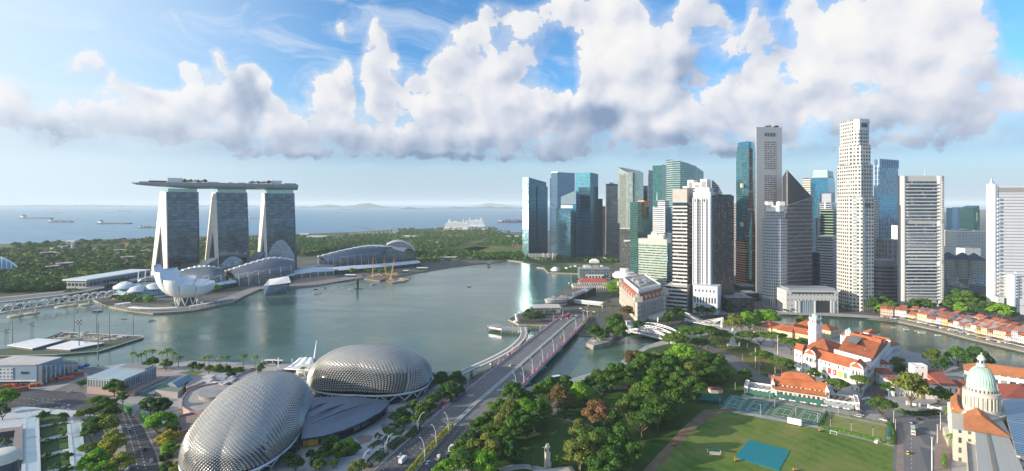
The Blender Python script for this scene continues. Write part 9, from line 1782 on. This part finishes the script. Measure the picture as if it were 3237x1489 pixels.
for a,b in(((2868,1279),(2906,1285)),((2936,1290),(2974,1298))):A,B=P2(*a),P2(*b);n=V3((-(B-A)[1],(B-A)[0])).normalized()*.4;part(r,'wall',[A,B,B+n,A+n],LZ,LZ+1.8,WT);[part(r,'post',[p+V3(v)for v in((-.6,-.6),(.6,-.6),(.6,.6),(-.6,.6))],LZ,LZ+2.8,WT)for p in(A,B)]
c=P2(2738,1262);o=MB().obox(c,.4,9,1,LZ,LZ+1.3).bd('planter_wall',WT);tag(o,'white and red planter wall at the corner of the theatre forecourt','planter')
o=MB().obox(P2(2913,1262),.1,2.2,.4,LZ+.5,LZ+4.2).bd('yellow_banner_board',mat('yellow_board',(.65,.45,.02),.6));tag(o,'yellow banner board standing at the old parliament gate','banner board');o=MB().obox(P2(2812,1256),.1,1.6,.4,LZ+.3,LZ+5).bd('blue_notice_board',mat('sky_board',(.12,.4,.6),.5));tag(o,'tall pale blue notice board beside the street corner','notice board')
def ship(px0,px1,py,kind,label,tall=1.):
 d=CAM_H*FPX/(py-HY);a,b=at(px0,d),at(px1,d);L=(b-a).length;w=L*.15;h=L*.028*tall;z0=0;c=(a+b)/2;r=tg('cargo_ship',label,'ship',(c[0],c[1],0),'ships lying off the coast');X=lambda t:a[0]+L*t
 HM=mat('ship_hull_'+kind,dict(navy=(.05,.07,.11),rust=(.13,.065,.05),grey=(.10,.11,.13))[kind],.6);mb=MB();pl=[V3((X(t),d+w*s))for t,s in((0,-.35),(.04,-.5),(.9,-.5),(1,0),(.9,.5),(.04,.5),(0,.35))];mb.prism(pl,-1,h);mb.bd('hull',HM,r);up=lambda t0,t1,z0,z1,m,nm:part(r,nm,[V3((X(t0),d-w*.4)),V3((X(t1),d-w*.4)),V3((X(t1),d+w*.4)),V3((X(t0),d+w*.4))],z0,z1,m)
 up(.05,.14,h,h+L*.06,WH,'bridge_house');up(.08,.11,h+L*.06,h+L*.085,HM,'funnel');up(.16,.9,h,h+L*.004,mat('ship_deck',(.16,.10,.08),.8),'deck');return r,X,d,w,h,L,up
SH=[(64,171,691,'rust','long low tanker, hull down on the horizon beside the gas carrier'),(308,419,708,'navy','long navy cargo ship alone off the garden shore'),(156,193,663,'grey','tiny ship nearest the horizon at the picture edge'),(162,198,673,'grey','small grey ship below the tiny one near the horizon'),(136,158,669,'grey','tiniest grey ship in the pair near the horizon'),(329,360,673,'navy','small ship between the navy cargo ship and the horizon'),(370,417,669,'rust','thin long ship close under the horizon left of the hotel'.replace('left of','beside')),(649,672,685,'rust','rust hulled ship seen between the first two hotel towers'),(785,831,690,'rust','long rust red ship seen between the middle and slim hotel towers'),(806,830,663,'grey','small grey ship high between the middle and slim hotel towers'),(1059,1108,663,'navy','dark ship beneath the highest island hill'),(1112,1168,661,'grey','long grey ship just past the one beneath the island hill'),(1207,1227,666,'grey','small ship off the smaller islands'),(1056,1075,672,'rust','small ship with a white bridge below the dark ship'),(1425,1443,667.5,'grey','small ship above the cruise liners')]
for a in SH:ship(*a)
r,X,d,w,h,L,up=ship(154,235,703,'navy','gas carrier with a crowded deck and white bridge',1.3)
for k in range(7):up(.2+.1*k,.27+.1*k,h,h+L*(.03+.012*(k%3)),[PALE,mat('ship_deck',(.16,.1,.08)),GREY][k%3],'deck_tank')
r,X,d,w,h,L,up=ship(438,500,721,'navy','dark tug like freighter half hidden by the hotel leg',1.6);up(.3,.6,h,h+L*.05,mat('ship_deck',(.16,.1,.08)),'deck_load')
r,X,d,w,h,L,up=ship(1573,1660,704,'navy','container ship passing behind the first glass tower',1.5)
for k in range(7):up(.17+.11*k,.26+.11*k,h,h+L*(.05+.02*((k*5)%3)),[mat('container_red',(.25,.07,.05),.7),mat('container_grey',(.16,.18,.2),.7),mat('container_blue',(.06,.1,.18),.7)][k%3],'container_stack')
def liner(px0,px1,py,label,flip):
 d=CAM_H*FPX/(py-HY);a,b=at(px0,d),at(px1,d);L=(b-a).length;w=34;c=(a+b)/2;r=tg('cruise_ship',label,'cruise ship',(c[0],c[1],0),'cruise liners at the terminal');X=(lambda t:b[0]-L*t)if flip else(lambda t:a[0]+L*t);CW=fcd('liner_cabins',(.80,.80,.79),(.16,.2,.24),fh=4.5,bw=9,wu=(.15,.9),wv=(.35,.75),gm=.2);bx=lambda nm,t0,t1,z0,z1,m,k=.5:part(r,nm,[V3((X(t0),d-w*k)),V3((X(t1),d-w*k)),V3((X(t1),d+w*k)),V3((X(t0),d+w*k))],z0,z1,m)
 mb=MB();mb.prism([V3((X(t),d+w*s))for t,s in((0,-.5),(.86,-.5),(1,0),(.86,.5),(0,.5))],-1,13);mb.bd('hull',WH,r);bx('cabin_deck',.04,.88,13,32,CW,.48);bx('upper_deck',.08,.80,32,41,CW,.42);bx('sun_deck',.2,.7,41,44,WH,.36);bx('bridge',.76,.84,32,39,WH,.5);bx('funnel',.14,.22,41,60,mat('funnel_white',(.7,.7,.7),.5),.2);bx('radar_mast',.66,.69,44,62,WH,.1);bx('dome_lounge',.36,.44,44,50,WH,.25);bx('top_deck',.46,.6,44,47,mat('liner_glass',(.2,.3,.35),.2),.3)
liner(1461,1533,716,'larger white cruise liner moored behind the smaller one at the cape',True);liner(1404,1494,724,'smaller white cruise liner moored at the cape in front of a larger one',False)
r=tg('terminal_building','low white cruise terminal beside the liners on the cape','terminal',tuple(g(1500,727,LZ)));d=dep(727);part(r,'wall',front(1400,1545,d,30),LZ,9,PALE,roof=WH)
def boat(px,py,L,rot,m,label,cabin=True,z=0):
 c=g(px,py,0);r=tg('boat',label,'boat',tuple(c),'boats on the bay and river');M=Matrix.Translation(c)@Matrix.Rotation(rot,4,'Z');w=L*.14;h=L*.085;mb=MB();bt=[M@V3((x*L,y*w*.8,-.2))for x,y in((-.48,-1),(.2,-1),(.44,0),(.2,1),(-.48,1))];tp=[M@V3((x*L,y*w,h))for x,y in((-.5,-1),(.22,-1),(.5,0),(.22,1),(-.5,1))]
 for i in range(5):j=(i+1)%5;mb.face([bt[i],bt[j],tp[j],tp[i]])
 mb.face(tp);mb.bd('hull',m,r)
 if cabin:mb=MB();mb.box(-L*.3,L*.12,-w*.75,w*.75,h,h+L*.09,M=M);mb.bd('cabin',GD,r);mb=MB();mb.box(-L*.33,L*.15,-w*.85,w*.85,h+L*.09,h+L*.11,M=M);mb.bd('roof',WH if m is not WH else PALE,r)
BRW=mat('bumboat_brown',(.16,.08,.05),.6);NV=mat('boat_navy',(.04,.07,.13),.5)
for a in((1003,927,17,.1,WH,'white boat off the round event plaza, alone on the water'),(1112,915,12,0,WH,'white boat moored at the dark buoy raft'),(1183,901,14,.4,WH,'white boat near the construction barge'),(1484,907,8,.2,NV,'small dark boat alone in the middle of the bay'),(1092,902,9,.2,WH,'small white boat in the mooring line, close to the buoy raft'),(1111,900,9,.2,PALE,'pale boat in the mooring line behind the buoy raft'),(1064,909,9,.1,WH,'small white boat in the mooring line below the plaza'),(1028,911,8,.1,WH,'small white boat in the mooring line, second from the plaza end'),(999,915,9,.1,PALE,'small pale boat at the plaza end of the mooring line'),(480,1014,10,.3,WH,'white speedboat off the curved promenade'),(388,1008,6,.3,WH,'tiny white boat behind the speedboat'),(395,1009,6,.3,PALE,'second tiny boat behind the speedboat'),(310,986,14,.1,NV,'dark ferry by the spiral footbridge'),(858,1150,20,.05,BRW,'brown bumboat moored beside the stage canopy'),(1762,1198,16,.5,NV,'dark bumboat moored under the grove by the bridge'),(2867,1042,8,-.2,WH,'white boat on the river before the shophouses, first from the theatre end'),(2917,1053,10,-.2,WH,'largest white boat on the river before the shophouses'),(2968,1061,8,-.2,WH,'white boat on the river nearest the quay umbrellas'),(2826,1037,6,-.2,PALE,'small pale boat on the river behind the theatre'),(2898,1047,5,-.2,WH,'tiny white boat between two larger ones on the river'),(1805,895,12,.5,WH,'white sailing boat in the inlet before the red roofed pier')):boat(*a)
c=g(1805,895,0);o=MB().tube([(c[0],c[1],1),(c[0],c[1],22)],[.2,.08],5).bd('boat_mast',WH);tag(o,'thin white mast of the boat in the inlet','mast')
c=g(1129,914,0);r=tg('buoy_tower','dark upright buoy tower on a small raft in the bay','buoy',tuple(c));MB().tube([(c[0],c[1],.4),(c[0],c[1],17),(c[0],c[1],19)],[3,2.8,1],10).bd('tower',DARK,r);mb=MB();mb.box(c[0]-9,c[0]+11,c[1]-3,c[1]+3,-.3,.8);mb.bd('raft',DARK,r)
YC=mat('crane_yellow',(.58,.34,.03),.5)
def crane(px,py,tx,ty,label,wd=1.6):
 c=g(px,py,1.5);t=at(tx,c[1],hz(ty,c[1]));r=tg('crane',label,'crane',tuple(c),'cranes on the quay works');d=t-c;mb=MB();s=V3((wd,0,0));f=V3((0,wd,0))
 for o in(s,-s,f,-f):mb.tube([c+o+V3((0,0,3)),c.lerp(t,.5)+o,t],.22,4)
 n=12
 for i in range(n):a,b=c.lerp(t,i/n),c.lerp(t,(i+1)/n);k=1 if i<n/2 else 2*(1-i/n);mb.tube([a+s*k,b-s*k],.16,3);mb.tube([a+f*k,b-f*k],.16,3)
 mb.bd('lattice_jib',YC,r);mb=MB();mb.box(c[0]-3.5,c[0]+3.5,c[1]-3,c[1]+3,1.5,5.5);mb.bd('cab',YC,r);mb=MB();mb.box(c[0]-4.5,c[0]+4.5,c[1]-3.6,c[1]+3.6,.6,1.5);mb.bd('crawler_base',DARK,r);MB().tube([c+V3((-4,0,4)),t],.08,3).bd('stay_cable',DARK,r)
crane(1235,884,1246,820,'tall leaning yellow lattice crane on the barge');crane(1178,876,1179,812,'thin upright yellow crane on the quay works',.7);crane(1222,874,1212,820,'yellow crane leaning the other way behind the tall one',.7)
r=tg('work_barge','rusty work barge with stacked materials below the cranes','barge',tuple(g(1250,888,0)));pl=[P2(x,y,1)for x,y in((1216,884),(1240,896),(1284,890),(1296,878),(1270,876))];part(r,'hull',pl,-.4,1.4,mat('barge_rust',(.17,.12,.11),.8));q=random.Random(6)
for k in range(12):p=pl[0].lerp(pl[3],q.random()).lerp(pl[1].lerp(pl[2],q.random()),q.uniform(.2,.8));s=q.uniform(2,6);part(r,'deck_load',[p+V3(v)for v in((-s,-1.5),(s,-1.5),(s,1.5),(-s,1.5))],1.4,1.8+q.uniform(.4,1.6),q.choice([PALE,YC,WH,GREY]))
r=tg('work_platform','cluttered rust red work platform along the quay beside the cranes','work platform',tuple(g(1180,880,1)));pl=[P2(x,y,1)for x,y in((1150,882),(1200,890),(1236,876),(1270,872),(1250,862),(1170,870))];part(r,'deck',pl,-.4,2.6,mat('barge_rust',(.28,.14,.11)))
for k in range(16):p=pl[0].lerp(pl[3],q.random()).lerp(pl[5].lerp(pl[4],q.random()),q.uniform(.2,.8));s=q.uniform(2,5);part(r,'site_load',[p+V3(v)for v in((-s,-1.5),(s,-1.5),(s,1.5),(-s,1.5))],2.6,3+q.uniform(.4,2.6),q.choice([PALE,YC,WH,GREY,mat('barge_rust',(.28,.14,.11))]))
for px0,px1,py,lab in((1091,1122,876,'white roofed kiosk on the quay beside the cranes'),(1275,1290,862,'white cabin on the quay past the cranes'),(1318,1350,853,'pale shelter on the quay below the largest wave roofed hall'),(1372,1445,818,'long white canopy at the roadside above the quay'),(1540,1550,838,'white landing shelter at the end of the quay')):
 d=dep(py);r=tg('quay_kiosk',lab,'kiosk',(at(px0,d)[0],d,LZ));P_=front(px0,px1,d,10);part(r,'wall',P_,LZ,6,GD);part(r,'roof',ins(P_,-.08),6,7,WH)
ribbon('breakwater',[(1111,713),(1140,718),(1188,728)],14,QUAY,.5)
def supertree(px,py,top,w):
 c=g(px,py,LZ);z=hz(top,c[1]);R_=w/2/FPX*c[1];r=tg('supertree','tall steel garden tower shaped like a tree with a flat branching crown','garden tower',tuple(c),'tree shaped garden towers');SM=mat('supertree_plum',(.20,.12,.13),.7);mb=MB();mb.lathe(c,[(R_*.3,LZ),(R_*.2,z*.4),(R_*.22,z*.75),(R_*.5,z*.93),(R_*.95,z)],12);mb.bd('trunk',SM,r,smooth=True);mb=MB();mb.lathe(c,[(R_*.25,z*.97),(R_,z),(R_*1.02,z+1.2),(R_*.3,z-.5)],16);mb.bd('crown',mat('supertree_crown',(.42,.36,.38),.6),r)
for a in((165,872,842,34),(204,872,832,44),(194,866,838,30),(152,826,798,40),(170,824,800,30),(405,826,812,40),(380,808,790,34),(462,806,792,28),(405,838,812,36)):supertree(*a)
q=random.Random(12);BW=fcd('white_annexe',(.62,.64,.66),(.12,.14,.16),fh=4,bw=5,wu=(.2,.8),wv=(.3,.7),gm=.2)
for k,(x,y,w,h,m,lab)in enumerate(((222,778,28,20,0,'white block standing among trees at the garden shore'),(226,796,5,26,0,'slim white tower among the garden trees'),(170,789,24,6,0,'long pale shed in the garden woods'),(187,785,34,7,1,'low blue grey shed beside the long pale one'),(400,780,14,14,2,'small red brick block among the garden trees'),(437,762,14,12,0,'white block on the wooded shore beside the hotel leg'),(330,790,40,6,0,'low pale pavilion in the garden woods near the red block'),(272,868,44,5,0,'pale low roof near the tree shaped towers'),(325,875,44,5,0,'pale low roof behind the long gallery'),(1250,738,18,28,1,'grey block alone at the shore of the reclaimed land'),(1300,750,60,6,0,'long pale shed on the reclaimed land'),(1190,752,22,7,1,'small blue shed on the reclaimed land'),(1382,770,8,6,0,'tiny white hut on the grass fields'),(1000,750,60,5,0,'white roofed depot on the shore past the slim hotel tower'),(1050,756,40,5,1,'blue roofed depot near the shore'),(1640,770,18,6,2,'red roofed works near the first glass tower'),(1620,748,40,4,0,'long white roof near the shore beside the first glass tower'),(1440,812,20,5,0,'small pale hut among the belt of trees'),(960,742,30,6,0,'white wharf shed on the shore'),(60,826,40,4,0,'pale low roof at the wooded edge of the gardens'))):
 d=dep(y);P_=front(x-w/2,x+w/2,d,max(12,w/FPX*d*.5));r=tg('garden_building',lab,'small building',(P_[0][0],d,LZ));part(r,'wall',P_,LZ,LZ+h,[BW,mat('blue_shed',(.22,.30,.38),.6),mat('brick_shed',(.38,.13,.08),.7)][m],roof=[WH,mat('blue_shed',(.22,.3,.38)),mat('brick_shed',(.38,.13,.08))][m])
for k in range(18):x,y=q.uniform(1612,1655),q.uniform(765,780);d=dep(y);P_=front(x,x+q.uniform(3,7),d,14);o=MB().prism(P_,LZ,LZ+q.uniform(3,7)).bd('site_hut',q.choice([mat('brick_shed',(.38,.13,.08)),PALE,mat('hut_blue',(.12,.2,.35),.7)]));tag(o,'small coloured works hut on the reclaimed land by the first glass tower','site hut','works huts by the first glass tower')
def person_proto(c1,c2):
 me=bpy.data.meshes.new('person');V=[(0,0,.95),(0,0,1.2),(0,.01,1.42),(0,.02,1.55),(0,.03,1.68),(.1,0,.9),(.12,.06,.5),(.12,0,.08),(.12,.14,.03),(-.1,0,.9),(-.13,-.1,.5),(-.13,-.14,.08),(-.13,0,.03),(.19,0,1.4),(.25,.02,1.12),(.24,.12,.88),(-.19,0,1.4),(-.25,0,1.12),(-.24,.08,.88)]
 E=[(0,1),(1,2),(2,3),(3,4),(0,5),(5,6),(6,7),(7,8),(0,9),(9,10),(10,11),(11,12),(2,13),(13,14),(14,15),(2,16),(16,17),(17,18)];me.from_pydata(V,E,[]);o=bpy.data.objects.new('person',me);C.objects.link(o);md=o.modifiers.new('s','SKIN');rad=[.15,.16,.15,.055,.115,.095,.07,.05,.045,.095,.07,.05,.045,.06,.045,.035,.06,.045,.035]
 for v,r_ in zip(me.skin_vertices[0].data,rad):v.radius=(r_,r_)
 me.skin_vertices[0].data[0].use_root=True;o.modifiers.new('u','SUBSURF').levels=1;bpy.context.view_layer.update();m2=bpy.data.meshes.new_from_object(o.evaluated_get(bpy.context.evaluated_depsgraph_get()));bpy.data.objects.remove(o);m2 .name='person'
 m2 .materials.clear();[m2 .materials.append(m)for m in(c1,c2,mat('skin',(.36,.21,.14),.6),mat('dark_hair',(.02,.015,.012),.6))]
 for p in m2 .polygons:z=p.center.z;x=abs(p.center.x);p.material_index=(3 if z>1.7 or(z>1.6 and p.center.y<0)else 2 if z>1.5 or(x>.2 and z<1.2)else 0 if z>.92 else 1);p.use_smooth=True
 return m2
PP=[person_proto(mat('shirt_white',(.6,.6,.6),.8),mat('trousers_dark',(.04,.04,.05),.8)),person_proto(mat('shirt_red',(.4,.05,.05),.8),mat('trousers_blue',(.05,.08,.16),.8)),person_proto(mat('shirt_black',(.03,.03,.03),.8),mat('trousers_dark',(.04,.04,.05),.8)),person_proto(mat('shirt_blue',(.08,.16,.35),.8),mat('trousers_tan',(.3,.24,.16),.8))]
PN=['a white shirt and dark trousers','a red shirt and blue trousers','dark clothes','a blue shirt and tan trousers'];q=random.Random(14)
def person(p,where,k=None):k=q.randrange(4)if k is None else k;o=bpy.data.objects.new('person',PP[k]);C.objects.link(o);o.location=p;o.rotation_euler=(0,0,q.uniform(0,6.3));tag(o,f'person in {PN[k]} {where}','person',f'people in {PN[k]} {where}')
for k in range(24):person(g(q.uniform(1546,1600),q.uniform(1029,1040),4.22),'standing on the jetty')
for k in range(16):person(g(q.uniform(1640,1690),q.uniform(1008,1028),LZ),'on the jetty plaza by the white statue')
for x,y in((1163,1436),(1167,1437),(1170,1436)):person(g(x,y,LZ+.12),'walking on the theatre plaza by the shrub bed',2)
for x,y in((1069,1378),(1085,1360),(1104,1352),(1225,1376),(1040,1398),(2340,1162),(2346,1163),(495,1445),(500,1432),(2490,1284),(2452,1310),(2476,1322),(82,1312),(100,1309),(1100,1420)):person(g(x,y,LZ+.2),'strolling on the lawns and plazas')
for i in range(10):c=[(1454,1184),(1490,1166),(1530,1148),(1563,1132),(1600,1112),(1628,1092),(1645,1075),(1655,1055),(1510,1157),(1580,1123)][i];person(g(c[0],c[1],5.02),'crossing the curved footbridge')
for k,o in VP.items():
 if k not in VUSED:
  for ch in list(o.children_recursive)+[o]:bpy.data.objects.remove(ch)
  # the hazy air: one even volume round everything
def haze():
 m=bpy.data.materials.new('hazy_air');m.use_nodes=True;t=m.node_tree;t.nodes.clear()
 v=t.nodes.new('ShaderNodeVolumePrincipled');v.inputs['Color'].default_value=(.86,.95,1.,1);v.inputs['Density'].default_value=HAZE_D
 v.inputs['Anisotropy'].default_value=0
 o=t.nodes.new('ShaderNodeOutputMaterial');t.links.new(v.outputs[0],o.inputs['Volume'])
 try:m.volume_sampling='DISTANCE'
 except Exception:pass
 try:m.cycles.homogeneous_volume=True
 except Exception:pass
 mb=MB();mb.box(-75000,75000,-2000,75000,-3,292)
 x=mb.bd('haze',m);x['kind']='stuff'
HAZE_D=4.2e-5
haze()
